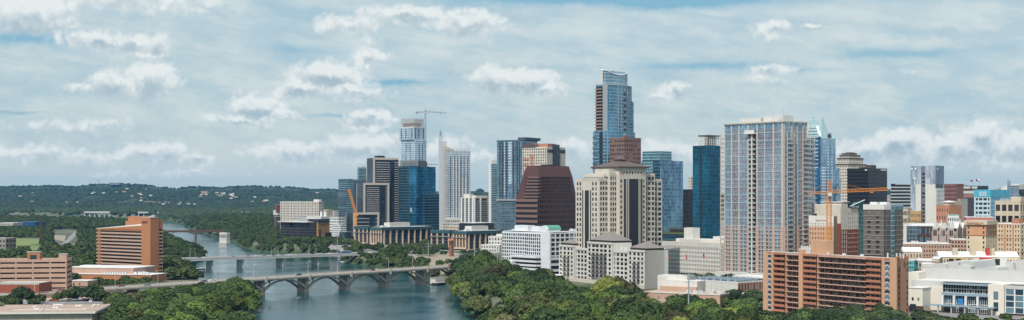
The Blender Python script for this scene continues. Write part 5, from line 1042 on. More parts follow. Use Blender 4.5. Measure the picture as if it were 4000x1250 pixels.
low('teal_kiosk','small turquoise and red kiosk building at the end of the brick slab',860,3545,3570,3582,1018,1052,mat('turquoise_wall',(.12,.38,.40)),3,2,30,M_WHITE,G_BLUE,.7,.5).done()
for i,(u0,u1,v,vb,mm) in enumerate(((3575,3640,1020,1048,M_CONC),(3640,3668,1012,1034,M_TAN),(3600,3650,1034,1055,M_OFFW))): low('low_flat_shop',['grey flat roofed shop behind the turquoise kiosk','small tan shop left of the row apartments','off white flat shop in front of the grey one'][i],865-i*8,u0,u1,u1+10,v,vb,mm,5,1,20,M_WROOF).done()

b=B('teal_prow_hotel','cream and red brick hotel with a teal glass prow carrying white letters',1010,3285,3172,3372,zb=12,t=42); L,W_=b.L,b.W; H=b.h(815)
Ht=b.h(800); b.box('wall',M_CREAM,-L,-.0,0,W_*.3,0,Ht); g=b.fE(W_*.04,b.yu(3353)); f=b.fS(); b.box('wall',M_CREAM,-L*.6,-.3,W_*.3+.01,b.yu(3353),0,H)
g=Face(-.3,.0,90,b.yu(3353)); zb1=b.h(873); fh=3.15; n_=int((H-2.5)/fh); nt_=4; b.box('wall',M_CREAM,-.3,0,0.,.3,0,H)
b.grid(g,H-2.5-fh*nt_,H-2.5,8,nt_,.36,.55,m=M_OFFW,g=G_DARK,r=.4); fb(b.mb('wall',M_OFFW),g,0,g.w,H-2.49,H+.2,-.3,.42)
b.grid(g,12,H-2.5-fh*nt_-.02,8,n_-nt_-4,.42,.6,wall='brick_wall',m=M_RED,g=G_DARK,r=.4); fb(b.mb('dark_base',M_BROWNR),g,0,g.w,0,11.98,-.2,.45)
zz=H-2.5-fh*nt_-.02-12
for i in range(n_-nt_-4):
    for k in range(8): fb(b.mb('white_panel',M_OFFW),g,g.w*(k+.3)/8,g.w*(k+.7)/8,12+zz*(i+.02)/(n_-nt_-4),12+zz*(i+.2)/(n_-nt_-4),.36,.44)
fb(b.mb('brick_side',mat('dark_red_brick',(.17,.055,.03))),f,f.w*.72,f.w+.1,0,zb1,-.1,.3)
G_PROW=curtain('prow_glass',(.02,.08,.09),(.08,.22,.24),1.4,3.,(.10,.22,.24),.08,.1,.12,.5)
yp=b.yu(3353); yq=b.yu(3374); b.mb('prow_glass',G_PROW).hexa([(-8,yp+.02,0),(.6,yp+.02,0),(.6,yq,0),(-8,yq,0)],[(-8,yp+.02,H),(.6,yp+.02,H),(.6,yq,b.h(790)),(-8,yq,b.h(790))])
ys=b.yu(3322); b.mb('prow_sign_wall',mat('dark_teal_panel',(.015,.07,.08))).hexa([(-.6,ys,H+.21),(.8,ys,H+.21),(.8,yq,H+.21),(-.6,yq,H+.21)],[(-.6,ys,b.h(806)),(.8,ys,b.h(806)),(.8,yq,b.h(783)),(-.6,yq,b.h(783))])
b.mb('sloping_cap',M_WHITE).hexa([(.2,ys-1,b.h(807)),(.95,ys-1,b.h(807)),(.95,yq+.2,b.h(783)+.02),(.2,yq+.2,b.h(783)+.02)],[(.2,ys-1,b.h(805)),(.95,ys-1,b.h(805)),(.95,yq+.2,b.h(783)+.5),(.2,yq+.2,b.h(783)+.5)])
b.text(Face(.8,ys,90,yq-ys),'HYATT PLACE',1.2,H+.6,1.45,M_WHITE,.08,1.1)
b.box('roof',M_WROOF,-L,0,.3,W_*.3,Ht,Ht+.3); b.box('penthouse',M_TAN,-L*.8,-4,8,16,Ht+.3,b.h(790)); b.box('canopy_roof',M_WHITE,-L*.9,-2,7,17,b.h(790),b.h(788)); b.win(f,2,4,Ht-9,Ht-6.5,G_DARK); b.win(f,2,4,Ht-12.5,Ht-11,G_DARK); b.text(f,'CMY',1.4,Ht-3.8,1.6,M_TAN,.1); b.done()
b=B('tan_script_sign_hotel','tan hotel with cream upper storeys and red script lettering behind the orange crane',960,3255,3160,3263,zb=12,t=25); L,W_=b.L,b.W; H=b.h(843); M_TN=mat('tan_render',(.48,.29,.18)); b.box('wall',M_TN,-L,0,0,W_+6,0,H-.4); f=b.fS(); fh=3.2; zt_=b.h(885)
b.grid(f,zt_,H-5,9,2,.3,.5,wall='cream_wall',m=M_OFFW,g=G_DARK,r=.3,e1=.3); fb(b.mb('cream_wall',M_OFFW),f,-.1,f.w+.4,H-4.99,H,-.2,.34); b.grid(f,zt_-.02-fh*8,zt_-.02,9,8,.3,.5,m=M_TN,g=G_DARK,r=.3,e1=.3); b.grid(f,0,zt_-fh*8-.04,3,1,.5,.5,m=M_TN,g=G_DARK,r=.3,e1=.3)
b.text(f,'SpringHill Suites',f.w*.28,H-3.6,1.5,M_TERR,.4,.75,bold=.02); b.box('roof',M_WROOF,-L+.3,-.3,.3,W_,H-.4,H-.1); b.done()

b=B('brown_glass_condominium','grey brown apartment tower with white floor lines and a glazed right side',925,3452,3374,3524,zb=12,t=45,cat='apartment tower'); L,W_=b.L,b.W; H=b.h(800); f=b.fS(); g=b.fE(); fh=3.2; n_=int((H-18)/fh); z0=H-1-fh*n_
G_CONB=curtain('brown_tower_glass',(.03,.05,.055),(.14,.17,.17),1.5,3.2,(.09,.085,.08),.08,.1,.15,.4)
b.box('wall',M_GRYB,-L,0,0,W_,0,H-.4); b.box('top_storey',M_OFFW,-L-.1,.62,-.62,W_*.35,H-3.2,H+.2); b.grid(f,z0,H-3.21,1,n_-1,.5,.55,m=M_GRYB,g=G_DARK,r=.35,e1=.35,spec=[(f.w*.2,f.w*.36),(f.w*.62,f.w*.80)])
b.box('glass_wall',G_CONB,.02,.6,.36,W_,14,H-3.3); b.box('glass_bay',G_TEAL,.61,1.1,W_*.34,W_*.5,0,H-.1); b.box('top_glass',G_TEAL,.0,.8,W_*.5,W_,H-3.25,H); b.box('low_glass',G_CONB,.02,1.4,.4,W_*.9,0,13.9)
for i in range(n_-1): z=z0+i*fh; fb(b.mb('floor_line',M_CONC),f,0,f.w+.4,z-.1,z+.14,.3,.6); fb(b.mb('floor_line',M_CONC),g,.5,g.w,z-.1,z+.14,.58,.85)
for k in range(5): fb(b.mb('brown_pier',M_GRYB),g,g.w*(.06+.2*k),g.w*(.06+.2*k)+1.8,14,H-3.4,.6,.8)
fb(b.mb('sand_portal',M_TAN),f,0,f.w*.98,0,2.5,.35,1.2); 
for a in (0,.42,.9): fb(b.mb('sand_portal',M_TAN),f,f.w*a,f.w*a+f.w*.08,2.51,16,.35,1.2)
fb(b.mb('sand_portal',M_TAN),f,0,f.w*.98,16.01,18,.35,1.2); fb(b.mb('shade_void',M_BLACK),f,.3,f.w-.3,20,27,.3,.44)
for x,y in((-L*.8,3),(-L*.35,4)): b.box('rooftop_plant',M_WHITE,x,x+5,y,y+4,H+.2,H+1.8)
b.done()

b=B('brick_balcony_slab','long salmon brick apartment slab with terracotta balconies, in front at right',715,3505,2982,3549,zb=10,t=60,cat='apartment block'); L,W_=b.L,b.W; H=b.h(1010); A=mat('salmon_brick',(.52,.31,.195),.85,.06,.1,fine=.05); AD=mat('shaded_brown_brick',(.27,.155,.10),.85,.06,.1,fine=.05); BL_=mat('terracotta_balcony',(.40,.17,.10),.8,.08,.1); PS=mat('pink_slab_edge',(.50,.33,.27))
f=b.fS(); g=b.fE(); fh=2.93; n_=12; z0=H-1.2-fh*n_; S=lambda u:b.xu(u)+L
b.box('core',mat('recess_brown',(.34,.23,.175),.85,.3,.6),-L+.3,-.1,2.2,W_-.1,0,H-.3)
u_=[2982,3000,3015,3024,3070,3072,3120,3139,3193,3388,3444,3456,3478,3505]
def pier(a,c,hh=H,d=.3,m=A): fb(b.mb('brick_pier',m),f,a,c,0,hh,-2.3,d)
pier(0,S(2999)); pier(S(3015),S(3024),H-.1); pier(S(3121),S(3138),b.h(975,-L*.7)); pier(S(3445),S(3455),H+.1); pier(S(3478),L,H+.2); pier(S(3069),S(3072),H-.4,.1); pier(S(3193),S(3196),H-.4,.1)
for k,(u0,u1) in enumerate(((2999,3015),(3455,3478))):
    a,c=S(u0)+.01,S(u1)-.01; b.grid(f,z0,H-1.2,1,n_,.8,.55,wall='window_bay',m=PS,g=G_BLUE,r=.1,s0=a,s1=c,spec=[(a+.3,c-.3)]); fb(b.mb('bay_head',BL_),f,a,c,H-1.19,H-.1,-.4,.12); fb(b.mb('bay_back',PS),f,a,c,0,H-1.2,-2.2,-.04)
    for i in range(n_): fb(b.mb('window_unit',M_WHITE),f,a+(c-a)*.35,a+(c-a)*.7,z0+fh*i+.15,z0+fh*i+.75,.1,.5)
def balc(u0,u1,solid,n0=0):
    a,c=S(u0)+.05,S(u1)-.05; me=MB(); w_=c-a
    if solid: me.box(0,w_,-.9,2.2,0,.2); me.box(0,w_,-.95,-.75,.2,1.35)
    else: me.box(0,w_,-.5,2.2,0,.22); me.box(0,w_,-.55,-.51,-.12,.3)
    me=me.mesh('balcony',BL_ if solid else PS); x,y=f.pt(a,0); b.copies_of('balcony',me,[(x,y,z0+fh*i-.1,0) for i in range(n0,n_)])
    if solid: fb(b.mb('bay_head',BL_),f,a,c,H-1.3,H-.1,-2.2,.9)
    else: fb(b.mb('roof_edge',PS),f,a,c,H-1.25,H-.5,-2.2,.5)
    k=max(2,int((c-a)/3.2))
    for i in range(n_):
        for j in range(k):
            s0=a+(c-a)*(j+.25)/k; b.win(f,s0,s0+(1.5 if j%2 else 2.),z0+fh*i+.5*(j%2),z0+fh*i+2.1,G_BLUE if (i*7+j*3)%3 else G_DARK,'balcony_door',-2.08)
            if not solid and (i+j)%2==0: fb(b.mb('window_unit',M_WHITE),f,s0+.2,s0+.9,z0+fh*i+.3,z0+fh*i+.8,-2.1,-1.8)
        if not solid: 
            for j in range(k): s0=a+(c-a)*(j+.05)/k; fb(b.mb('brick_fin',AD),f,s0,s0+.35,z0+fh*i+.15,z0+fh*(i+1)-.15,-2.15,-1.0)
balc(3024,3069,True); balc(3072,3121,False); balc(3139,3193,True); balc(3196,3387,False); balc(3388,3444,True)
fb(b.mb('roof_edge',M_OFFW),f,S(3193),S(3388),H-.48,H+.1,-1,.55)
b.box('end_wall',AD,-.09,0.0,-.3,W_,0,H+.2); b.box('end_cap',BL_,-1,.1,-.35,W_+.05,H+.21,H+1.0)  # end wall turned from the sun: its shade is put into the browner brick
for i in range(n_): b.win(g,.7,1.5,z0+fh*i+.5,z0+fh*i+2,G_DARK); b.win(g,W_-1.4,W_-.7,z0+fh*i+.5,z0+fh*i+2,G_DARK)
b.box('roof',M_ROOF,-L+.5,-.5,.5,W_-.3,H-.29,H-.05)
x0=b.xu(3128,4); x1=b.xu(3196,4); b.box('lift_house',A,b.xu(3195,4),b.xu(3245,5),2,W_-1,H,b.h(950,-L*.5)+1.2); b.box('lift_house',A,b.xu(3178,4),b.xu(3194,4),2,W_-1,H,b.h(950,-L*.6)+2.); b.box('pipe_rack',M_HVAC,b.xu(3125,3),b.xu(3176,3),2,5,H,H+2.5)
acs(b,b.xu(3130,3),b.xu(3180,3),2,W_-1,H+2.4,7,2,1.6)
for u in (3225,3290,3360,3500,3514,3526,3465): x=b.xu(u,2) ; m=MB(); m.box(0,1.3,0,1.3,0,1.1) if u<3400 else m.box(0,.5,0,.5,0,2.6); m.build('roof_vent',M_WHITE,b.root,(x,2,H+(.0)))
b.done()

b=B('truss_roof_hall','windowless off white hall with blue roof trusses and a brick and glass end',900,2882,2680,2985,zb=11,t=50); L,W_=b.L,b.W; H=b.h(1103); b.box('wall',M_OFFW,-L,0,0,W_*.9,0,H-.5); f=b.fS(); g=b.fE()
BLU=mat('truss_blue',(.28,.36,.42),.6)
for k in range(9): fb(b.mb('panel_joint',M_CONC),f,f.w*(k+.5)/9,f.w*(k+.5)/9+.1,0,H-.6,0,.04)
fb(b.mb('parapet',M_WHITE),f,0,f.w,H-.49,H+.3,-.5,.1); fb(b.mb('parapet',M_WHITE),g,.01,g.w,H-.49,H+.3,-.5,.3)
b.grid(g,.5,H-.6,9,2,.55,.8,wall='brick_end',m=M_TERR,g=G_BLUE,r=.3); b.box('roof',M_DARK,-L+.5,-.5,.5,W_*.9-.5,H-.49,H-.3)
for k in range(7): x=-L+4+k*(L-8)/6; m=b.mb('roof_truss#%d'%k,BLU); m.box(x,x+1.6,1,W_*.86,H+.4,H+1.4)
for k in range(7):
    x=-L+4+k*(L-8)/6
    for j in range(5): b.mb('truss_post',BLU).box(x+.5,x+.9,2+j*W_*.19,2.4+j*W_*.19,H-.3,H+.39); b.mb('truss_mast',BLU).box(x+.6,x+.9,2+j*W_*.19,2.3+j*W_*.19,H+1.4,H+2.6)
b.box('rear_roof',M_WROOF,-L*.55,W_*.25,W_*.9,W_*1.5,H+1.5,H+2.6); b.box('rear_wall',M_OFFW,-L*.5,W_*.2,W_*.95,W_*1.5,0,H+1.4); b.done()
b=B('tan_low_annex','low tan stucco annex with a curved corner, roof units and small windows',825,2812,2500,2830,zb=11.5,t=32); L,W_=b.L,b.W; H=b.h(1152); b.box('wall',M_PINKB,-L+9,0,0,W_+14,0,H-.3)
m=b.mb('curved_corner',M_PINKB); m.prism([(-L+9-9*math.sin(a),9-9*math.cos(a)) for a in [i*math.pi/2/8 for i in range(9)]][::-1]+[(-L+9.0,9)][:0]+[],0,H-.3) if 0 else m.tube((-L+9,9,0),(-L+9,9,H-.3),9,n=24)
b.box('cornice',M_OFFW,-L+9,.3,-.3,.3,H-.29,H+.5); b.box('cornice',M_OFFW,-.3,.3,.31,W_+14,H-.29,H+.5); b.box('roof',mat('tan_gravel',(.42,.31,.25),.95,.12,.08),-L+2,-.31,.31,W_+13,H-.29,H+.1)
f=b.fS(-L+9); 
for k in range(8): b.win(f,3+k*(f.w-6)/8,4.1+k*(f.w-6)/8,H-3.5,H-2.4,G_DARK,'window',.1)
fb(b.mb('string_course',M_OFFW),f,0,f.w,H-5.2,H-4.9,0,.25)
b.box('upper_block',M_OFFW,-L*.85,-L*.40,14,26,H,b.h(1098,-L*.5,14)); b.box('upper_block',M_OFFW,-L*.98,-L*.6,22,34,H,b.h(1092,-L*.5,22)+2); b.box('upper_step',M_PINKB,-L*.86,-L*.39,12,13.99,H,H+3)
acs(b,-L*.5,-3,2,10,H+.1,9,12,1.7)
for k in range(3): b.mb('satellite_dish',M_WHITE).cone([(-L*.3+k*14+1.4*math.cos(i*.785),4+.4*math.cos(i*.785),H+1.2+1.4*math.sin(i*.785))[:2] for i in range(8)],H+1.6,(-L*.3+k*14,3.,H+.2))
b.done()
b=low('river_terrace_hall','flat cream terrace building at the foot of the arched hotel',1090,2052,2185,2192,1078,1112,M_CREAM,10,1,28,M_WROOF,W=16); b.done()

b=B('convention_centre','sprawling white convention centre with curved grey roof monitors and a glazed colonnade',770,4060,3546,4200,zb=11.5,t=40,cat='convention centre'); L,W_=b.L,b.W; W_=60; f=b.fS(); S=lambda u:b.xu(u)+L; hv=lambda v,u,y=0.:b.h(v,b.xu(u,y),y)
PNL=mat('grey_panelling',(.46,.46,.45),.7,.07,.1); LIM=mat('limestone_cream',(.62,.58,.51),.8,.06,.1)
y1=6.; H1=hv(1100,3700,10.); H0=hv(1115,3800,0)
b.box('rear_wall',PNL,b.xu(3585,10),6,10,W_,0,H1); b.box('main_roof',M_WROOF,b.xu(3585,10)-.5,6.5,9.4,22,H1,H1+.5); b.box('rear_roof',M_WROOF,-L*.9,6,22.1,W_+50,H1+2.,H1+2.5); b.box('upper_panel',PNL,b.xu(3600,22),8,22,22.9,H1+.51,hv(1050,3750,22)); b.box('rear_block',LIM,b.xu(3546,12),b.xu(3588,12),12,40,0,hv(1063,3570,12))
b.box('rear_block',PNL,-L*.92,8,23,W_+49,0,H1+1.99)

b.box('left_block',PNL,b.xu(3560,4),b.xu(3683,4),4,9.9,0,hv(1097,3620,4)); b.box('left_wing',LIM,b.xu(3546,-9),b.xu(3604,-9),-9,3.9,0,hv(1127,3600,-9)); b.box('left_wing_roof',M_WROOF,b.xu(3546,-9)-.3,b.xu(3604,-9)+.3,-9.3,3.95,hv(1127,3600,-9),hv(1127,3600,-9)+.4); b.box('side_wall',LIM,b.xu(3604,2),b.xu(3685,2),2,3.98,0,hv(1127,3640,2)+1); b.box('pink_base',M_MAUVE,b.xu(3546,-9)-.1,b.xu(3604,-9)+.12,-9.12,-8,0,4)
q=Face(b.xu(3546,-9),-9,0,20)
for u in (3562,3584,3610,3622): x=b.xu(u,-9 if u<3604 else 2); b.win(Face(x,-9 if u<3604 else 2,0,5),0,1.1,7,8.8,G_DARK)
b.win(Face(b.xu(3555,-9),-9,0,5),0,3.6,1,5,G_DARK,'garage_door',.2)

xa,xb=b.xu(3684),b.xu(3870); Hg=hv(1108,3780); g2=Face(xa,0,0,xb-xa); w=g2.w; b.box('hall_core',M_DARK,xa,xb,.3,9.9,0,Hg)
b.grid(g2,1,Hg*.60,24,4,.86,.86,wall='glazing_frame',m=M_WHITE,g=G_BLUE,r=.2); b.grid(g2,Hg*.68,Hg-.8,18,2,.88,.82,wall='glazing_frame',m=M_METAL,g=G_DARK,r=.2)
fb(b.mb('blue_balcony_band',mat('steel_blue_band',(.22,.30,.36))),g2,0,w,Hg*.60+.01,Hg*.68-.01,-.2,2.2); fb(b.mb('roof_overhang',mat('steel_blue_band',(.22,.30,.36))),g2,0,w+.5,Hg-.79,Hg,-.5,3)
for k in range(5): fb(b.mb('white_column',M_WHITE),g2,w*k/4.05+.2,w*k/4.05+1.4,0,Hg*.60,2.,3.2)
for a in (.37,): fb(b.mb('blue_banner',mat('banner_blue',(.03,.16,.42))),g2,w*a,w*a+3.,Hg*.33,Hg*.52,3.6,3.7)
fb(b.mb('entrance_canopy',mat('steel_blue_band',(.22,.30,.36))),g2,-3,w*1.18,4.6,5.2,3.4,8.6); fb(b.mb('entrance_canopy',mat('steel_blue_band',(.22,.30,.36))),Face(b.xu(3610,-9),0,0,15),0,14,4.6,5.1,1,7)
for k in range(5): fb(b.mb('canopy_post',M_CONC),g2,w*k*.28,w*k*.28+.7,0,4.59,7.4,8.1)

xc=b.xu(3932); b.box('entry_block',LIM,xb+.01,xc,-4,9.9,0,hv(1112,3900,-4)); xd=b.xu(4010); g3=Face(xc,-2,0,20); b.box('corner_core',M_DARK,xc+.01,8,-1.8,9.9,0,hv(1116,3950)); g3=Face(xc+.01,-1.8,0,8-xc); b.grid(g3,2,hv(1128,3950),5,4,.85,.88,wall='glazing_frame',m=M_WHITE,g=G_BLUE,r=.25); fb(b.mb('entry_wall',PNL),g3,0,g3.w,hv(1128,3950)+.01,hv(1114,3950),-.2,.4)
q=Face(xb,-4,0,xc-xb); b.win(q,q.w*.35,q.w*.65,3,8,G_BLUE,'door'); b.win(q,q.w*.35,q.w*.65,9.5,14,G_BLUE)
b.box('side_wing',PNL,xb+2,xb+2.2,-3.9,-3.8,0,.1)

def monitor(u0,u1,v,y0,dep,slope):
    x0,x1=b.xu(u0,y0),b.xu(u1,y0); z=H1+2.51; zt_=b.h(v,(x0+x1)/2,y0); k=b.mb('roof_monitor#%d'%u0,PNL); s=(x1-x0)*.3*slope
    n_=5; top=[]
    pts=[(x0,z),(x0,zt_-1)]+[(x0+(x1-x0)*(i/5.),zt_-1+math.sin(math.pi*(i/5.)*.5+.0)*1.) for i in range(1,4)]+[(x1-(x1-x0)*.12,zt_-.8),(x1,zt_-4.5),(x1+s,z)]
    if slope<0: pts=[(x0+x1-a,c) for a,c in pts]
    n0=len(pts); k.add([(a,y0,c) for a,c in pts]+[(a,y0+dep,c) for a,c in pts],[tuple(range(n0)),tuple(range(2*n0-1,n0-1,-1))]+[((i+1)%n0,i,n0+i,n0+(i+1)%n0) for i in range(n0)])
for a in ((3640,3700,1026,30,34,1),(3697,3748,1018,34,34,1),(3752,3806,1017,34,34,1),(3733,3792,1033,23.5,6,-1),(3842,3905,1040,23.5,22,1),(3985,4060,1040,23.5,22,-1),(3925,3960,1020,40,30,1),(3957,4020,1012,44,30,1)): monitor(*a)
b.foot(-L-8,10,-14,40); b.done()

gen=[(3560,3580,3600,745,2300),(3770,3790,3815,752,2600),(3885,3900,3940,735,2400),(3800,3812,3835,760,2100),(3860,3880,3910,762,2000),(3700,3712,3730,760,2500),(3960,3975,4000,758,2200),(2690,2700,2712,720,2900),(3465,3474,3486,762,3000),(1715,1722,1732,755,2700),(1838,1846,1858,770,2900),(3620,3640,3660,880,1200),(3440,3470,3500,880,1200),(3000,3060,3160,905,1250)]
for i,(a,c,d_,v,D) in enumerate(gen):
    w=['pale far block low on the skyline','buff far block low on the skyline','grey far block low on the skyline'][i%3]; 
    tower('distant_block',w+' '+['beside the patterned tower','under the sign hall','near the pale glass block','left of the cyan roof','behind the cyan roof','by the brown gridded block','at the right edge','between the black glass and turquoise towers','right of the black tower','just left of the spired tower','just right of the spired tower','behind the low arcade office','behind the brown glass tower','behind the huge condominium'][i],D,c,a,d_,v,(M_OFFW,M_TAN,M_CONC)[i%3],G_DARK,(4,6),8,.5,.45).done()

def bline(x): return 1104+1.107*(x+198.5)
def bz(x): return 13.3+.0127*(x+198.5)*.8
EX=np.array((.6703,.7421))   # bridge direction
BP=lambda s,o=0.:(-198.5+EX[0]*s+EX[1]*o,1104+EX[1]*s-EX[0]*o)   # s metres along from first pier, o>0 towards the camera side (right/near)
def bs_of(u,o=0.):
    k=(u-CX)/F; x0,y0=BP(0,o); return (k*y0-x0)/(EX[0]-k*EX[1])
ang=math.atan2(EX[1],EX[0])
br=empty('arched_bridge',BP(0)+(0,),ang,'long concrete road bridge with wide open arches nearest the camera','bridge')
sp=[bs_of(u) for u in (1012,1184,1346,1498,1643)]; s0=sp[0]; step=(sp[-1]-sp[0])/4; piers=[s0+step*k for k in range(-1,6)]
M_BC=mat('bridge_concrete',(.52,.46,.39),.85,.1,.12,streak=.3); M_PAV=mat('bridge_paving',(.50,.40,.32),.85); M_ROAD=mat('road_grey',(.30,.295,.29),.9,.08,.2)
HWB=8.8; m=MB(); sL=bs_of(-60); sR=bs_of(1800)
zf=lambda s: bz(BP(s)[0])
def strip(mb,a,c,o0,o1,z0,z1,mi=0,n_=1):
    for i in range(n_):
        sa=a+(c-a)*i/n_; sb=a+(c-a)*(i+1)/n_; za,zb_=zf(sa),zf(sb)
        mb.hexa([(sa,-o1,za+z0),(sb,-o1,zb_+z0),(sb,-o0,zb_+z0),(sa,-o0,za+z0)],[(sa,-o1,za+z1),(sb,-o1,zb_+z1),(sb,-o0,zb_+z1),(sa,-o0,za+z1)],mi)
strip(m,sL,sR,-HWB,HWB,-1.5,0); m.build('deck',M_BC,br)
m=MB(); strip(m,sL,sR,-6.8,6.8,0.004,.05); m.build('roadway',M_ROAD,br)
m=MB(); strip(m,sL,sR,-HWB+.4,-6.8,.003,.2); strip(m,sL,sR,6.8,HWB-.4,.003,.2); m.build('footway',M_PAV,br)
m=MB(); 
for k in range(int((sR-sL)/9)):
    a=sL+k*9; strip(m,a,a+3,-.08,.08,.051,.06); 
for o in (-3.4,3.4):
    for k in range(int((sR-sL)/9)): a=sL+k*9; strip(m,a,a+3,o-.07,o+.07,.051,.06)
m.build('lane_marking',M_WHITE,br)
for sg in (-1,1):
    m=MB(); 
    o0,o1=(HWB-.35,HWB-.1) if sg>0 else (-HWB+.1,-HWB+.35); strip(m,sL,sR,o0,o1,1.0,1.15); strip(m,sL,sR,o0,o1,.0,.35)
    for k in range(int((sR-sL)/2.2)): a=sL+k*2.2; strip(m,a,a+.22,o0+.03,o1-.03,.35,1.)
    m.build('railing',M_BC,br); m=MB(); strip(m,sL,sR,*((HWB,HWB+.25) if sg>0 else (-HWB-.25,-HWB)),-.7,-.1)
    m.build('edge_beam',M_BC,br)
for i,s in enumerate(piers[1:-1]+[piers[-1]]):
    z=zf(s); m=MB(); m.hexa([(s-2.6,-5.2,-3),(s+2.6,-5.2,-3),(s+2.6,5.2,-3),(s-2.6,5.2,-3)],[(s-1.7,-4.6,5.),(s+1.7,-4.6,5.),(s+1.7,4.6,5.),(s-1.7,4.6,5.)]); m.box(s-2.,s+2.,-5.,5.,5.,5.6)
    m.box(s-1.3,s+1.3,-5.4,5.4,5.59,z-2.19)
    m.box(s-1.6,s+1.6,-8.4,8.4,z-2.2,z-1.5); m.box(s-1.,s+1.,-HWB-.7,-HWB+.2,z-3,z+1.2); m.box(s-1.,s+1.,HWB-.2,HWB+.7,z-3,z+1.2); m.build('pier',M_BC,br)
for i in range(len(piers)-1):
    a,c=piers[i]+1.2,piers[i+1]-1.2; z=zf((a+c)/2); ztop=z-1.9; n_=16
    for o in (-5.,5.):
        m=MB(); y=lambda t: 4.6+(ztop-5.2)*(1-abs(2*t-1)**2.3)
        for k in range(n_):
            t0,t1=k/n_,(k+1)/n_; x0,x1=a+(c-a)*t0,a+(c-a)*t1; d0,d1=.8+1.5*abs(2*t0-1)**2,.8+1.5*abs(2*t1-1)**2
            m.hexa([(x0,o-1,y(t0)-d0+.6),(x1,o-1,y(t1)-d1+.6),(x1,o+1,y(t1)-d1+.6),(x0,o+1,y(t0)-d0+.6)],[(x0,o-1,y(t0)+.6),(x1,o-1,y(t1)+.6),(x1,o+1,y(t1)+.6),(x0,o+1,y(t0)+.6)])
            if k in (2,14) and y(t0)+.6<z-2: m.box(x0-.25,x0+.25,o-.5,o+.5,y(t0)+.4,z-1.5)
        m.build('arch_rib',M_BC,br)
m=MB(); strip(m,sL,bs_of(455),-HWB+.2,HWB-.2,-6,-1.5); m.build('retaining_wall',mat('pink_retaining_wall',(.46,.31,.25)),br)
for s in (bs_of(520),bs_of(640),bs_of(760),bs_of(880)): m=MB(); z=zf(s); m.box(s-.8,s+.8,-7,7,4,z-1.5); m.build('trestle_pier',M_BC,br)
m=MB(); z=zf(sR); m.box(sR-1,sR+8,-HWB,HWB,0,z); m.build('abutment',M_BC,br)

rd=MB()
a_=sR; p=0
def road(name,pts,w,z,m,zo=.0):
    mb=MB(); L_=[];R_=[]
    for i,(x,y) in enumerate(pts):
        a=pts[max(0,i-1)]; c=pts[min(len(pts)-1,i+1)]; d=np.array((c[0]-a[0],c[1]-a[1]),float); d/=np.linalg.norm(d); nx,ny=-d[1],d[0]; zz=z if z is not None else gz(x,y)+.25+zo
        L_.append((x+nx*w/2,y+ny*w/2,zz)); R_.append((x-nx*w/2,y-ny*w/2,zz))
    for i in range(len(pts)-1): mb.hexa([R_[i][:2]+(R_[i][2]-.5,),R_[i+1][:2]+(R_[i+1][2]-.5,),L_[i+1][:2]+(L_[i+1][2]-.5,),L_[i][:2]+(L_[i][2]-.5,)],[R_[i],R_[i+1],L_[i+1],L_[i]])
    return tag(mb.build(name,m),kind='structure')
def seg(p0,p1,n_): return [(p0[0]+(p1[0]-p0[0])*i/n_,p0[1]+(p1[1]-p0[1])*i/n_) for i in range(n_+1)]
road('avenue',seg(BP(sR),BP(sR+320),20),20,None,M_ROAD)

FX=np.array((.77,.638)); FX/=np.linalg.norm(FX); F0=(-321,1495); FP=lambda s,o=0.:(F0[0]+FX[0]*s+FX[1]*o,F0[1]+FX[1]*s-FX[0]*o)
def fs_of(u,o=0.):
    k=(u-CX)/F; x0,y0=FP(0,o); return (k*y0-x0)/(FX[0]-k*FX[1])
fa=math.atan2(FX[1],FX[0]); ZD=11.3; fbz=empty('girder_bridge',F0+(0,),fa,'flat pale girder road bridge on groups of round columns, second bridge upstream','bridge'); M_FC=mat('pale_concrete',(.50,.49,.47),.8,.08,.2,streak=.15)
fL=fs_of(600); fR=fs_of(1420); m=MB(); m.box(fL,fR,-9,9,ZD-2.3,ZD-.3); m.build('deck',M_FC,fbz); m=MB(); m.box(fL,fR,-8.2,8.2,ZD-.299,ZD-.2); m.build('roadway',M_ROAD,fbz)
for o in(-1,1): m=MB(); m.box(fL,fR,o*8.9-.25,o*8.9+.25,ZD-.29,ZD+.9); m.build('parapet',M_FC,fbz)
for u in (819,938,1093,1231):
    s=fs_of(u); m=MB()
    for k in range(5): m.tube((s,-6.5+k*3.25,-3),(s,-6.5+k*3.25,ZD-3.2),.7,n=10)
    m.box(s-1,s+1,-8,8,ZD-3.3,ZD-2.29); m.build('pier',M_FC,fbz)
road('riverside_street',[FP(fR-1),FP(fR+40),(-120,1690),(-60,1650),(20,1600)],14,None,M_ROAD)

ry=2483.; rb=empty('railway_bridge',(X(640,ry),ry,0),.28,'rusty brown railway bridge on stone piers crossing far upstream','bridge'); M_RST=mat('rust_steel',(.11,.055,.04),.8)
m=MB(); m.box(-30,210,-2,2,11,14.5); m.build('girder',M_RST,rb)
for x in (6,55,104,150): m=MB(); m.box(x-1.6,x+1.6,-3,3,-2,11); m.build('pier',M_RST,rb); 
m=MB()
for x in (6,55,104): 
    for k in (-1,1): m.tube((x,0,6),(x+k*13,0,11),.5)
m.build('brace',M_RST,rb)
for (nm,la,D,u0,u1,v0,v1) in (('highway_bridge','far grey highway bridge seen low among the woods on the left',4100,330,428,826,832),('highway_bridge','second far highway bridge, pale, just right of the first behind the brick tower',4300,540,645,827,833),('railway_viaduct','rusty railway viaduct line emerging from riverside trees above the boathouse',2540,935,1080,894,900)):
    t_=empty(nm,(X(u0,D),D,0),.05,la,'bridge'); L=X(u1,D)-X(u0,D); m=MB(); m.box(0,L,-6,6,Z(v1,D),Z(v0,D)); m.build('deck',M_RST if 'viaduct' in nm else M_FC,t_); m=MB()
    for k in range(6): m.box(k*L/5.2,k*L/5.2+3,-3,3,0,Z(v1,D)-.01)
    m.build('column_row',M_FC,t_)

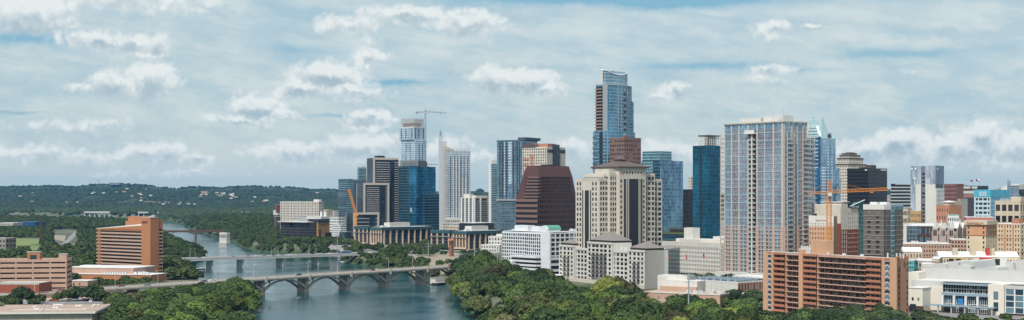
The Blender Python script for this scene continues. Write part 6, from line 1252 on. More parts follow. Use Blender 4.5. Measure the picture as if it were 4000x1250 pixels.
M_OR=mat('crane_orange',(.62,.24,.035),.5,.05); M_CB=mat('crane_blue_grey',(.16,.25,.30),.5,.05); M_CRW=mat('counterweight',(.25,.24,.23))
def lattice(mb,p,q,w,n_,r=.1,tri=False):
    p=np.array(p,float);q=np.array(q,float);d=(q-p)/np.linalg.norm(q-p); up=np.array((0,0,1.)) if abs(d[2])<.9 else np.array((0,1.,0)); e=np.cross(d,up); e/=np.linalg.norm(e); g=np.cross(e,d)
    offs=[-e*w/2-g*w/2,e*w/2-g*w/2,e*w/2+g*w/2,-e*w/2+g*w/2] if not tri else [-e*w/2-g*w/3,e*w/2-g*w/3,g*w*.6]
    for o in offs: mb.tube(p+o,q+o,r*1.3,n=4)
    k=len(offs)
    for i in range(n_):
        a=p+(q-p)*i/n_; c=p+(q-p)*(i+1)/n_
        for j in range(k): mb.tube(a+offs[j],c+offs[(j+1)%k],r*.8,n=4); mb.tube(c+offs[j],c+offs[(j+1)%k],r*.8,n=4)
def tcrane(name,label,D,u,zb,vtop_jib,u_jib,u_back,vapex,m,mast=2.2,jv=None,jw=1.8):
    x=X(u,D); t_=empty(name,(x,D,zb),0,label,'crane'); zj=Z(vtop_jib,D)-zb; za=Z(vapex,D)-zb
    mb=MB(); lattice(mb,(0,0,0),(0,0,zj-3),mast,int(zj/2.6),.13); mb.build('mast',m,t_)
    mb=MB(); mb.box(-1.4,1.4,-1.4,1.4,zj-3,zj-1.6); mb.build('slewing_ring',m,t_)
    mb=MB(); mb.box(-1.1,1.1,-2.6,-.9,zj-2.6,zj-.4); mb.build('cab',M_OFFW,t_)
    mb=MB(); lattice(mb,(0,0,zj-1.6),(0,0,za),1.5,5,.12); mb.build('apex',m,t_)
    dx=X(u_jib,D)-x; sl=(0 if jv is None else (Z(jv,D)-zb-zj)); mb=MB(); lattice(mb,(1,0,zj),(dx,0,zj+sl),jw,int(abs(dx)/2.3),.11,True); mb.build('jib',m,t_)
    db=X(u_back,D)-x; mb=MB(); lattice(mb,(-1,0,zj-.5),(db,0,zj-.5),1.3,int(abs(db)/2.3),.11); mb.build('counter_jib',m,t_); mb=MB(); mb.box(db-.2,db+3,-1,1,zj-3.2,zj-.3); mb.build('counterweight',M_CRW,t_)
    mb=MB(); mb.tube((0,0,za),(dx*.62,0,zj+sl*.6+.9),.07,n=4); mb.tube((0,0,za),(db*.9,0,zj),.07,n=4); mb.build('tie_rod',m,t_)
    mb=MB(); mb.box(dx*.7,dx*.7+1.8,-.7,.7,zj+sl*.7-1.6,zj+sl*.7-.9); mb.build('trolley',m,t_); return t_
tcrane('tower_crane','orange tower crane with a long jib standing behind the brick slab',880,3238,12,750,3468,3158,706,M_OR,2.6,740)
tcrane('tower_crane','slate blue tower crane beside the top of the unfinished pale glass tower',2360,1662,12,437,1745,1625,428,M_CB,2.4,441,1.9)
D=1930; t_=empty('mobile_crane_boom',(X(1390,D),D,Z(833,D)),0,'bright orange luffing crane boom leaning left in front of the stacked dark tower','crane'); m=MB(); lattice(m,(0,0,0),(X(1363,D)-X(1390,D),0,Z(740,D)-Z(833,D)),2.6,14,.3); m.build('boom',M_OR,t_); m=MB(); m.tube((0.5,0,0),(X(1363,D)-X(1390,D),0,Z(740,D)-Z(833,D)),.25); m.build('hoist_cable',M_OFFW,t_); m=MB(); m.box(-2,3,-2,2,-4,0); m.box(-1.5,1.5,-1.5,1.5,-45,-4); m.build('crane_body',M_OR,t_)
t_=empty('tower_crane',(X(1818,2500),2500,0),0,'thin far crane mast right of the spired tower on the hazy horizon','crane'); m=MB(); lattice(m,(0,0,0),(0,0,Z(690,2500)),2,20,.15); m.build('mast',M_RST,t_)

def mast(name,label,D,u,v0,v1,w,m_): 
    zb=Z(v1,D); t_=empty(name,(X(u,D),D,zb),0,label,'mast'); mb=MB(); lattice(mb,(0,0,0),(0,0,(Z(v0,D)-zb)),w,14,.18); mb.build('mast',m_,t_); mb=MB(); mb.tube((0,0,Z(v0,D)-zb),(0,0,Z(v0,D)-zb+5),.2); mb.build('aerial',m_,t_)
mast('radio_mast','dark lattice mast rising from the park trees on the far left',1750,160,845,940,2.6,M_RST)
mast('radio_mast','lattice radio mast on a far rooftop near the right edge',1900,3941,706,735,3,M_METAL)
mast('radio_mast','thin broadcast mast on the ridge crest near the long ridge building',8700,384,700,722,7,M_METAL)

def flag(label,D,u,v0,v1,cols,w=3.2,h=1.9,rz=0.):
    zb=Z(v1,D); t_=empty('flagpole',(X(u,D),D,zb),rz,label,'flag'); H=Z(v0,D)-zb; m=MB(); m.tube((0,0,0),(0,0,H),.12,.07); m.build('pole',M_WHITE,t_)
    m=MB(); n_=8
    for i in range(n_):
        x0,x1=w*i/n_,w*(i+1)/n_; y=lambda x:.25*math.sin(x*2.2); d=lambda x:.18*x
        for j,(a,c) in enumerate(((0,.5),(.5,1))):
            mi=0 if x0<w*.3 else (1 if j else 2)
            m.add([(x0,y(x0),H-h+h*a-d(x0)),(x1,y(x1),H-h+h*a-d(x1)),(x1,y(x1),H-h+h*c-d(x1)),(x0,y(x0),H-h+h*c-d(x0)),(x0,y(x0)+.03,H-h+h*a-d(x0)),(x1,y(x1)+.03,H-h+h*a-d(x1)),(x1,y(x1)+.03,H-h+h*c-d(x1)),(x0,y(x0)+.03,H-h+h*c-d(x0))],[(0,1,2,3),(7,6,5,4)],mi)
    m.build('flag_cloth',cols,t_)
FB,FW,FRD=mat('flag_blue',(.02,.05,.18)),mat('flag_white',(.75,.75,.75)),mat('flag_red',(.5,.03,.03))
flag('red flag on a pole left of three, before the cream narrow windowed office',1070,2610,995,1050,[FB,FRD,FRD],1.1,3.6); flag('red flag on the middle pole before the cream narrow windowed office',1060,2678,995,1048,[FRD,FRD,FRD],1.1,3.6); flag('dark flag on the right pole before the cream narrow windowed office',1050,2746,990,1050,[FB,FB,FRD],1.1,3.6)
flag('small striped flag high above the red and white hall, left of two',1780,3790,702,735,[FB,FRD,FRD],3.4,2.2); flag('large white and red flag high above the red and white hall, right of two',1780,3812,698,735,[FB,FW,FRD],4.6,3)

def lampmesh():
    m=MB(); m.tube((0,0,0),(0,0,9.5),.16,.1); a=m.mesh('pole',M_HVAC)
    m=MB(); pts=[(0,9.5),(.5,10.3),(1.3,10.7),(2.3,10.7)]; 
    for p,q in zip(pts,pts[1:]): m.tube((p[0],0,p[1]),(q[0],0,q[1]),.08)
    c=m.mesh('arm',M_HVAC); m=MB(); m.hexa([(2.2,-.25,10.45),(3.3,-.2,10.5),(3.3,.2,10.5),(2.2,.25,10.45)],[(2.2,-.2,10.75),(3.2,-.12,10.7),(3.2,.12,10.7),(2.2,.2,10.75)]); return a,c,m.mesh('lamp_head',M_WHITE)
LMS=lampmesh()
def lamp(x,y,z,rz,label,group): 
    t_=empty('street_lamp',(x,y,z),rz,label,'street lamp',group)
    for me in LMS: o=bpy.data.objects.new(me.name,me); COL.objects.link(o); o.parent=t_
for i,(u,o,la) in enumerate(((135,9,'over the approach road before the car park'),(450,9,'before the low white roofed hotel wing'),(617,9,'at the foot of the orange brick tower'),(844,-9,'at the bushy left bank, far side'),(1203,-9,'above the second arch, far side'),(1318,-9,'above the third pier, far side'),(1518,9,'curved, above the fourth pier'),(1612,-9,'above the last arch, far side'),(1803,9,'at the right end near the bank trees'),(990,-9,'thin, just left of the first pier, far side'))):
    s=bs_of(u,o); p=BP(s,o); lamp(p[0],p[1],zf(s)+.2,ang+(math.pi/2 if o>0 else -math.pi/2),'street lamp on the arched bridge, '+la,'lamps on the arched bridge')
for i,(u,o,la) in enumerate(((743,-8,'at its left end'),(762,8,'second from its left end'),(1060,-8,'over mid river, left of a pair'),(1086,8,'over mid river, right of a pair'),(1207,-8,'left of the last pair'),(1235,8,'right of the last pair'))):
    s=fs_of(u,o); p=FP(s,o); lamp(p[0],p[1],ZD-.2,fa+(math.pi/2 if o>0 else -math.pi/2),'street lamp on the girder bridge, '+la,'lamps on the girder bridge')
poles=[]
for (D,u,v0,v1,la) in ((770,2690,1062,1232,'tall grey steel power pole before the tan annex'),(1150,1943,963,1080,'tall steel power pole left of the white arched hotel'),(1300,1853,965,1040,'steel power pole between the bell tower and arched hotel'),(1450,1673,943,1030,'steel power pole in the trees left of the bell tower'),(1560,1575,928,1000,'steel power pole before the left riverside office'),(1700,1318,905,965,'steel power pole at the girder bridge right end')):
    zb=8.; t_=empty('power_pole',(X(u,D),D,zb),.6,la,'power pole'); H=Z(v0,D)-zb; k=.42 if D>800 else .5; m=MB(); m.tube((0,0,0),(0,0,H),k*1.15,k*.6,n=10); m.build('pole',mat('galvanised_steel',(.30,.36,.39),.5,.06,metal=.2),t_); m=MB()
    for z in (H-2,H-5.5): m=MB(); m.tube((-3.2,0,z),(3.2,0,z+.3),.12); m.build('cross_arm',M_METAL,t_)
    poles.append((X(u,D),D,zb+H,t_))
wm_=mat('wire_grey',(.25,.26,.27),.6)
for i,(p,q) in enumerate(zip([(230,420,30,0)]+poles,poles)):
    m=MB()
    for off,dz in ((-2.6,-2),(2.6,-2),(-2.6,-5.5),(2.6,-5.5)):
        n_=14; prev=None
        for k in range(n_+1):
            t=k/n_; pt=(p[0]+(q[0]-p[0])*t+off*.8,p[1]+(q[1]-p[1])*t+off*.5,p[2]+(q[2]-p[2])*t+dz-4*4*t*(1-t)*.5)
            if prev: m.tube(prev,pt,.035,n=3)
            prev=pt
    tag(m.build('power_lines',wm_),'thin sagging power lines '+['coming in from the near right to the front pole','between the front pole and the pole by the arched hotel','from the arched hotel pole to the next pole left','between the poles right of the bell tower and left of it','across the trees below the left riverside office','reaching the pole at the girder bridge end'][i],'power lines')

def paint(name):
    m,nt,p=newmat(name); n=N(nt); oi=nt.nodes.new('ShaderNodeObjectInfo'); nt.links.new(oi.outputs['Color'],p.inputs['Base Color']); p.inputs['Roughness'].default_value=.3; p.inputs['Coat Weight'].default_value=.4; return m
M_PAINT=paint('car_paint'); M_TYRE=mat('tyre_rubber',(.02,.02,.02)); 
def carmesh():
    prof=[(-2.25,.35),(-2.25,.85),(-1.55,1.0),(-.95,1.42),(.55,1.42),(1.25,.98),(2.15,.80),(2.25,.35)]
    m=MB(); n0=len(prof); w=.88
    def W(i,z): return w*(.80 if z>1.3 else 1.)
    a=[(x,-W(0,z),z) for x,z in prof]; c=[(x,W(0,z),z) for x,z in prof]
    m.add(a+c,[tuple(range(n0))[::-1],tuple(range(n0,2*n0))]+[(i,(i+1)%n0,n0+(i+1)%n0,n0+i) for i in range(n0)]); body=m.mesh('body',M_PAINT)
    m=MB(); 
    for sg in(-1,1): m.add([(-1.35,sg*.90,.98),(1.05,sg*.90,.98),(.5,sg*.76,1.37),(-.9,sg*.76,1.37)],[(0,1,2,3)])
    m.add([(.62,-.68,1.40),(.62,.68,1.40),(1.26,.8,1.0),(1.26,-.8,1.0)],[(3,2,1,0)]); m.add([(-1.0,-.68,1.41),(-1.0,.68,1.41),(-1.58,.8,1.02),(-1.58,-.8,1.02)],[(0,1,2,3)]); gl=m.mesh('windows',G_DARK)
    m=MB(); m.tube((0,-.1,0),(0,.1,0),.34,n=12); wh=m.mesh('wheel',M_TYRE); m=MB(); m.box(-.03,.03,-.16,.16,-.08,.08); hl=m.mesh('headlight',M_WHITE); return body,gl,wh,hl
CM=carmesh()
def car(x,y,z,rz,col,label,group,s=1.05,cat='car',nm='car'):
    t_=empty(nm,(x,y,z),rz,label,cat,group); t_.scale=(s,s,s*(1.15 if cat=='pickup' else 1))
    o=bpy.data.objects.new('body',CM[0]); COL.objects.link(o); o.parent=t_; o.color=col+(1,)
    o=bpy.data.objects.new('windows',CM[1]); COL.objects.link(o); o.parent=t_
    for a in(-1.35,1.4):
        for c in(-.82,.82): o=bpy.data.objects.new('wheel',CM[2]); COL.objects.link(o); o.parent=t_; o.location=(a,c,.34)
    for c in (-.6,.6): o=bpy.data.objects.new('headlight',CM[3]); COL.objects.link(o); o.parent=t_; o.location=(2.24,c,.66)
CC=dict(red=(.42,.02,.03),maroon=(.20,.015,.02),blue=(.16,.30,.42),navy=(.02,.04,.10),white=(.75,.75,.75),black=(.015,.015,.018),silver=(.42,.43,.44),orange=(.50,.12,.04),teal=(.05,.20,.22),darkred=(.22,.03,.03))
for u,o,c,la in ((235,4.5,'red','dark red car on the approach road in front of the car park'),(472,-3,'maroon','maroon car on the bridge road before the low hotel wing'),(575,4.5,'blue','pale blue car on the bridge road under the orange brick tower'),(798,4.5,'navy','dark blue car on the arched bridge left of the bushy bank'),(829,-3,'white','white car beside the dark blue one on the arched bridge'),(1166,-2,'black','black car alone above the second arch'),(1455,-2,'darkred','dark red car above the fourth arch'),(1759,3,'red','bright red car at the right end of the arched bridge')):
    s=bs_of(u,o); p=BP(s,o); car(p[0],p[1],zf(s)+.06,ang+(0 if o>0 else math.pi),CC[c],la,'cars on the arched bridge',1.15)
for u,o,c,la in ((780,5,'black','black car leading a white one at the left end of the girder bridge'),(799,-4,'white','white car at the left end of the girder bridge'),(912,4,'navy','dark car alone on the girder bridge, third from its left end'),(970,4,'black','black car above the second pier group of the girder bridge'),(1005,-4,'white','white car between two black cars mid girder bridge'),(1034,4,'black','black car just right of the mid bridge white car'),(1067,-4,'darkred','dark red car near the pair of mid bridge lamps'),(1104,4,'black','black car just right of the third pier group'),(1134,-4,'white','white car right of the third pier group'),(1167,4,'silver','silver car, first of three in a queue on the girder bridge'),(1181,4,'white','white car, middle of the queue on the girder bridge'),(1196,4,'silver','silver car, last of three in the queue on the girder bridge'),(1221,-4,'black','black car above the rightmost pier group'),(1262,4,'silver','silver car right of the last pier group'),(1290,-4,'white','white car nearing the right end of the girder bridge'),(1325,4,'navy','dark blue car just behind the blue bus')):
    s=fs_of(u,o); p=FP(s,o); car(p[0],p[1],ZD-.19,fa+(0 if o>0 else math.pi),CC[c],la,'cars on the girder bridge',1.15)
s=fs_of(1350,3.); p=FP(s,3.); t_=empty('city_bus',p+(ZD-.19,),fa,'blue city bus at the right end of the girder bridge','bus'); m=MB(); m.box(-6.5,6.5,-1.3,1.3,.4,3.1); m.build('body',mat('bus_blue',(.05,.17,.33),.4),t_); m=MB(); m.box(-6.,6.,-1.33,1.33,1.5,2.5); m.build('windows',G_DARK,t_); m=MB(); m.box(-6.3,6.3,-1.2,1.2,3.1,3.3); m.build('roof',M_WHITE,t_)
for x in(-4,4): m=MB(); m.tube((x,-1.32,.5),(x,1.32,.5),.5,n=12); m.build('wheel',M_TYRE,t_)

def gcar(u,v,c,rz,la,grp,z=None,cat='car'):
    D=1000
    for _ in range(8): x=X(u,D); zz=gz(x,D)+.1 if z is None else z; D=(CAMZ-zz)*F/(v-HZ)
    car(X(u,D),D,(gz(X(u,D),D)+.15 if z is None else z),rz,CC[c],la,grp,1.1,cat)
lot=[(148,1182,'white','white car at the left end of the near car park row'),(272,1178,'silver','silver car left in the near car park'),(330,1174,'white','white car first of the tight row behind the gravel roof'),(346,1175,'red','red car second in the tight row behind the gravel roof'),(362,1174,'silver','silver car third in the tight row behind the gravel roof'),(378,1174,'navy','navy car fourth in the tight row behind the gravel roof'),(396,1174,'black','black car ending the tight row behind the gravel roof'),(357,1180,'white','white car in front of the tight row'),(220,1179,'orange','orange car under the small trees left of the tight row'),(205,1178,'darkred','dark red car by the stair ramp'),
 (320,1034,'orange','orange pickup on the street behind the low hotel wing'),(515,1190,'white','white car half hidden in trees below the bridge road'),(525,1192,'silver','silver car next to the half hidden white one'),(537,1190,'white','white car, rightmost of three half hidden in trees'),(165,1128,'white','white car in front of the car park ground floor'),(180,1127,'silver','silver car in front of the car park ground floor, rightmost'),(226,945,'silver','silver car in the far park lot'),(258,938,'blue','blue car in the far park lot')]
for u,v,c,la in lot: gcar(u,v,c,.4+(u%3)*.1+1.2*(u>300 and u<400),la,'cars parked on the left bank',cat='pickup' if 'pickup' in la else 'car')
for u,v,c,la in ((3718,1205,'white','white car parked before the convention centre columns'),(3742,1206,'teal','teal car parked before the convention centre columns'),(2808,1226,'navy','dark car on the lane right of the tan annex'),(2790,1232,'silver','silver car on the lane right of the tan annex'),(2905,1212,'black','black car under trees left of the brick slab')): gcar(u,v,c,-.6,la,'cars by the convention centre')
R2=random.Random(9)
names=['white','silver','black','red','blue','navy']
for i in range(22):
    u=1290+(i%11)*26+R2.uniform(-6,6); v=962+(i//11)*16+R2.uniform(-3,3)+(u-1290)*.05; c=R2.choice(['white','silver','white','black','red','blue']); gcar(u,v,c,R2.uniform(-.2,.5),'small parked car in the lots between the riverside offices and the bank trees','cars in the lots below the riverside offices')

def sk_person(pose):
    """one continuous skinned figure; pose: stand / sit"""
    if pose=='stand': V=[(0,0,.95),(0,0,1.2),(0,0,1.45),(0,0,1.58),(0,0,1.74),(.1,0,.92),(.13,.08,.5),(.14,0,.05),(-.1,0,.92),(-.13,-.1,.5),(-.14,-.12,.05),(.2,0,1.42),(.28,.05,1.12),(.26,.18,.9),(-.2,0,1.42),(-.28,-.05,1.12),(-.26,.05,.88),(.14,.16,.04),(-.14,.04,.04)]; E=[(0,1),(1,2),(2,3),(3,4),(0,5),(5,6),(6,7),(0,8),(8,9),(9,10),(2,11),(11,12),(12,13),(2,14),(14,15),(15,16),(7,17),(10,18)]
    else: V=[(0,0,.25),(0,.05,.5),(0,.05,.78),(0,.05,.9),(0,.06,1.06),(.1,0,.24),(.15,.45,.38),(.15,.85,.12),(-.1,0,.24),(-.15,.45,.38),(-.15,.85,.12),(.2,.05,.75),(.34,.25,.6),(.36,.5,.62),(-.2,.05,.75),(-.34,.25,.6),(-.36,.5,.62)]; E=[(0,1),(1,2),(2,3),(3,4),(0,5),(5,6),(6,7),(0,8),(8,9),(9,10),(2,11),(11,12),(12,13),(2,14),(14,15),(15,16)]
    rad=[.13,.13,.14,.055,.105,.09,.06,.04,.09,.06,.04,.06,.045,.035,.06,.045,.035]+[.035]*2
    me=bpy.data.meshes.new('person'); me.from_pydata(V,E,[]); o=bpy.data.objects.new('person',me); COL.objects.link(o); md=o.modifiers.new('s','SKIN'); 
    for i in range(len(V)): me.skin_vertices[0].data[i].radius=(rad[i],rad[i]*.85)
    me.skin_vertices[0].data[0].use_root=True; o.modifiers.new('u','SUBSURF').levels=1
    dg=bpy.context.evaluated_depsgraph_get(); r=bpy.data.meshes.new_from_object(o.evaluated_get(dg)); bpy.data.objects.remove(o); r.name='person'
    return r
SK=mat('skin',(.36,.20,.13)); TS=[mat('shirt_red',(.4,.04,.04)),mat('shirt_white',(.7,.7,.7)),mat('shirt_navy',(.03,.04,.1)),mat('shirt_green',(.05,.2,.1))]; JN=mat('dark_trousers',(.03,.035,.06))
PM={'stand':sk_person('stand'),'sit':sk_person('sit')}
def person(x,y,z,rz,label,shirt,pose='stand',grp=None):
    me=PM[pose].copy(); me.materials.clear(); me.materials.append(SK); me.materials.append(TS[shirt]); me.materials.append(JN)
    zc=(.95,1.5) if pose=='stand' else (.3,.82)
    for p in me.polygons: c=p.center; p.material_index=(2 if c.z<zc[0] and (pose=='stand' or c.y<.9) else 1 if c.z<zc[1] and abs(c.x)<.27 else 0); p.use_smooth=True
    o=bpy.data.objects.new('person',me); COL.objects.link(o); o.location=(x,y,z); o.rotation_euler=(0,0,rz); tag(o,label,'person',grp)
    h=MB(); hz_=1.78 if pose=='stand' else 1.10; h.blob((0,-.01,hz_-.02),.10,.115,.10,8,6); h.build('hair',M_BROWNR,o)
for u,o_,sh,la in ((1008,8.3,0,'person in a red shirt walking on the arched bridge footway, left of three'),(1044,8.3,2,'person in a dark shirt standing by the arched bridge railing, middle of three'),(1086,8.3,1,'person in a white shirt on the arched bridge footway, right of three')):
    s=bs_of(u,o_); p=BP(s,o_); person(p[0],p[1],zf(s)+.2,ang,la,sh,grp='people on the arched bridge')
def wpt(u,v): D=CAMZ*F/(v-HZ); return X(u,D),D
def hull(mb,L,w,h): 
    P=[(-L/2,0),(-L*.3,-w/2),(L*.2,-w/2),(L/2,0),(L*.2,w/2),(-L*.3,w/2)]; mb.prism([(x*.85,y*.6) for x,y in P],-.1,h,top=P)
for u,v,la,sz,pp in ((1167,1163,'white kayak with a seated paddler below the third arch',3.6,1),(896,998,'small far kayak with a paddler left of the girder bridge piers',3.6,1),(1009,1144,'slim white paddle boat at the first pier',3.,1),(1013,984,'tiny canoe on the open water behind the girder bridge',4.,0)):
    x,y=wpt(u,v); t_=empty('kayak',(x,y,0.02),.3,la,'kayak'); m=MB(); hull(m,sz,.8,.32); m.build('hull',M_WHITE,t_); m=MB(); m.tube((-.6,-1.1,.9),(.4,1.1,.7),.03); m.build('paddle',M_OFFW,t_)
    if pp: person(x,y,.1,-1.2,'paddler seated in the '+la.split(' below')[0].split(' at')[0].split(' left')[0]+(' below the third arch' if u==1167 else ' beside the first pier' if u==1009 else ' far upstream'),(0,1,3)[int(u)%3],'sit')
x,y=wpt(782,1062); t_=empty('pontoon_boat',(x,y,0),.9,'white covered tour boat moored under the left end of the girder bridge','boat'); m=MB(); hull(m,16,5.5,1.4); m.build('hull',M_WHITE,t_); m=MB(); m.box(-6,5,-2.2,2.2,1.4,3.6); m.build('cabin',M_OFFW,t_); m=MB(); m.box(-6.4,5.6,-2.6,2.6,3.61,3.9); m.build('roof',M_WROOF,t_); m=MB(); m.box(-5.6,4.6,-2.25,2.25,2.1,3.2); m.build('windows',G_DARK,t_)
for k,u in enumerate((1135,1157,1170,1188)):
    x,y=wpt(u,1027); m=MB(); m.blob((0,0,.2),1.,1.,.7,10,6); m.tube((0,0,.7),(0,0,1.3),.15); o=m.build('buoy',M_BLACK,None,(x,y,0)); tag(o,'black buoy on the water behind the girder bridge, '+['leftmost of four','second from the left of four','third from the left of four','rightmost of four'][k],'buoy','buoys behind the girder bridge')
x,y=wpt(1740,1110); t_=empty('river_dock',(x,y,0),.9,'curved concrete boat dock under the right end of the arched bridge','dock'); m=MB(); m.box(-14,12,-3,3,-.5,1.6); m.build('platform',M_DARK,t_); m=MB(); m.box(-14.5,12.5,-3.3,3.3,1.61,2.1); m.build('deck_edge',M_CONC,t_); m=MB(); m.box(-14,10,5,5.6,1,6.5); m.box(-14,-13.4,-1,5,1,5); m.build('retaining_wall',M_OFFW,t_)

x,y=BP(sR+14,-12); t_=empty('wing_canopy',(x,y,13.5),.3,'grey wing shaped canopy on a mast at the right end of the arched bridge','canopy'); t_.scale=(.6,.6,.6); m=MB(); m.tube((0,0,0),(1,0,5),.3); m.build('mast',M_METAL,t_); m=MB(); m.hexa([(-6,-1.5,4),(6,-.8,7),(6,.8,7),(-6,1.5,4)],[(-6,-1.5,4.5),(6,-.8,7.3),(6,.8,7.3),(-6,1.5,4.5)]); m.hexa([(-1,-4,5.2),(1.5,-1,5.8),(1.5,0,5.8),(-1,0,5.2)],[(-1,-4,5.4),(1.5,-1,6.1),(1.5,0,6.1),(-1,0,5.5)]); m.build('wing',M_HVAC,t_)

def patch(name,pts,m,dz=.3,n_=10):
    """sheet draped on the ground; pts are S-image ground positions of its 4 corners"""
    P=[]
    for u,v in pts:
        D=1000
        for _ in range(8): D=(CAMZ-max(gz(X(u,D),D),0))*F/(v-HZ)
        P.append((X(u,D),D))
    V=[];Fc=[]
    for j in range(n_+1):
        for i in range(n_+1):
            a,c=i/n_,j/n_; x=(P[0][0]*(1-a)+P[1][0]*a)*(1-c)+(P[3][0]*(1-a)+P[2][0]*a)*c; y=(P[0][1]*(1-a)+P[1][1]*a)*(1-c)+(P[3][1]*(1-a)+P[2][1]*a)*c; V.append((x,y,gz(x,y)+dz))
    for j in range(n_):
        for i in range(n_): q=j*(n_+1)+i; Fc.append((q,q+1,q+n_+2,q+n_+1))
    me=bpy.data.meshes.new(name); me.from_pydata(V,[],Fc); me.materials.append(m); o=bpy.data.objects.new(name,me); COL.objects.link(o); tag(o,kind='structure'); 
    return o
M_LAWN=mat('lawn_green',(.16,.20,.07),1,.2,.02); M_LAWN2=mat('lawn_bright',(.12,.22,.04),1,.2,.05); M_LOT=mat('lot_asphalt',(.22,.215,.21),.9,.1,.1); M_SAND=mat('dry_ground',(.27,.23,.17),1,.15,.05); M_PINKP=mat('pink_paving',(.48,.33,.27),.9,.1,.1)
patch('car_park',[(40,1190),(445,1188),(430,1165),(60,1165)],M_LOT); patch('embankment',[(60,1178),(430,1162),(430,1135),(60,1160)],M_PINKP,.35)
patch('lawn',[(0,1005),(180,985),(150,935),(0,930)],M_LAWN); patch('meadow',[(0,955),(60,950),(50,928),(0,930)],M_LAWN2,.36); patch('park_road',[(205,985),(262,955),(318,905),(292,905)],M_LOT,.4); patch('park_plaza',[(205,935),(250,945),(260,922),(215,918)],M_SAND,.45)
patch('back_street',[(268,1050),(385,1040),(385,1028),(268,1035)],M_LOT,.4)
patch('riverside_lots',[(1290,1000),(1640,1012),(1620,965),(1270,955)],M_LOT,.5); patch('dry_yard',[(1600,1030),(1760,1050),(1740,1010),(1590,995)],M_SAND,.62); patch('plaza',[(1650,1000),(1800,1020),(1790,990),(1660,980)],M_SAND,.5)
patch('convention_street',[(3640,1235),(4050,1270),(4050,1240),(3620,1208)],M_LOT,.3); patch('convention_forecourt',[(3600,1208),(4000,1240),(4000,1222),(3620,1192)],M_PINKP,.45)
patch('service_lane',[(2740,1250),(2860,1250),(2960,1205),(2880,1195)],M_LOT,.35); patch('glade',[(2080,1180),(2130,1185),(2130,1160),(2085,1155)],M_LAWN2,.4); patch('glade_path',[(2240,1245),(2290,1240),(2285,1205),(2255,1205)],M_LAWN2,.4); patch('hotel_garden',[(2960,1250),(3050,1250),(3040,1225),(2960,1230)],M_PINKP,.4)
patch('downtown_paving',[(2600,1010),(4100,1030),(4100,860),(2600,860)],M_LOT,.25,30)

def leafmat(name):
    m,nt,p=newmat(name); n=N(nt); oi=nt.nodes.new('ShaderNodeObjectInfo'); gi=nt.nodes.new('ShaderNodeNewGeometry').outputs['Random Per Island']
    k=n.lin(gi,0,1,.78,1.25); v=n.vm('SCALE',oi.outputs['Color']); sc=nt.nodes[-1]; nt.links.new(k,sc.inputs['Scale'])
    nt.links.new(v,p.inputs['Base Color']); p.inputs['Roughness'].default_value=.75; p.inputs['Specular IOR Level'].default_value=.2
    tr=nt.nodes.new('ShaderNodeBsdfTranslucent'); nt.links.new(v,tr.inputs['Color']); ms=nt.nodes.new('ShaderNodeMixShader'); ms.inputs[0].default_value=.16
    nt.links.new(p.outputs[0],ms.inputs[1]); nt.links.new(tr.outputs[0],ms.inputs[2]); nt.links.new(ms.outputs[0],nt.nodes['Material Output'].inputs['Surface']); return m
M_LEAF=leafmat('leaf_cluster'); M_BARK=mat('bark',(.10,.075,.055),1)
def crown(seed,n_l=2300,flat=.72,lobes=13,leaf=.085,open_=.0):
    """crown of unit radius, base at z=0, made of leaf clumps lying over many uneven lobes"""
    r=np.random.RandomState(seed); L=[]
    for i in range(lobes):
        a=i*2.4+r.uniform(-.5,.5); e=math.asin(min(1,(i+.5)/lobes))*r.uniform(.75,1.1); d=.62*math.cos(e); z=flat*(.28+.52*math.sin(e)); L.append((d*math.cos(a),d*math.sin(a),z,r.uniform(.24,.40)))
    L.append((0,0,flat*.42,.62)); L.append((.1,0,flat*.5,.5)); L=np.array(L); w=L[:,3]**2; w/=w.sum()
    idx=r.choice(len(L),n_l,p=w); c=L[idx]; d=r.normal(size=(n_l,3)); d/=np.linalg.norm(d,axis=1)[:,None]; d[:,2]=np.where(d[:,2]<-.35,-d[:,2],d[:,2])
    rad=c[:,3]*(r.uniform(.72,1.12,n_l)); p=c[:,:3]+d*rad[:,None]*np.array((1,1,.8))

    keep=np.ones(n_l,bool)
    for q in L: keep&=~(np.linalg.norm((p-q[:3])/np.array((1,1,.8)),axis=1)<q[3]*.62)
    p=p[keep]; d=d[keep]; n_=len(p)
    nn=d+r.normal(size=(n_,3))*.30+np.array((0,0,.25)); nn/=np.linalg.norm(nn,axis=1)[:,None]; t=np.cross(nn,r.normal(size=(n_,3))); t/=np.linalg.norm(t,axis=1)[:,None]; b=np.cross(nn,t)
    s=leaf*r.uniform(.6,1.35,n_)[:,None]; q=r.uniform(.5,1.,(n_,1))
    V=np.stack([p-t*s-b*s*q,p+t*s-b*s*.6*q,p+t*s*.8+b*s*q,p-t*s*.7+b*s*q],1).reshape(-1,3); V[:,2]=np.maximum(V[:,2],0.0)
    return npmesh('crown',V,np.arange(4*n_),M_LEAF)
def trunk(seed):
    r=random.Random(seed); m=MB(); m.tube((0,0,-.12),(0.02,0,.30),.045,.03,n=7)
    for i in range(6): a=i*1.05+r.uniform(-.3,.3); z=.2+r.uniform(0,.12); m.tube((0,0,z),(.42*math.cos(a),.42*math.sin(a),z+.34+r.uniform(0,.2)),.02,.007,n=5)
    return m.mesh('trunk',M_BARK)
CR=[crown(20+i,3600,[.95,.85,1.1,.8,1.0,.9,1.25,.85][i],[13,16,12,18,14,15,10,17][i],.064) for i in range(8)]; TR=[trunk(i) for i in range(4)]
CRF=[crown(60+i,420,[.9,.8,1.05][i],9,.17) for i in range(3)]
TONE={'dark green':(.040,.066,.024),'deep green':(.052,.086,.028),'mid green':(.072,.112,.032),'olive green':(.094,.116,.038),'fresh green':(.098,.150,.034),'yellow green':(.150,.172,.036),'brownish olive':(.105,.102,.046)}
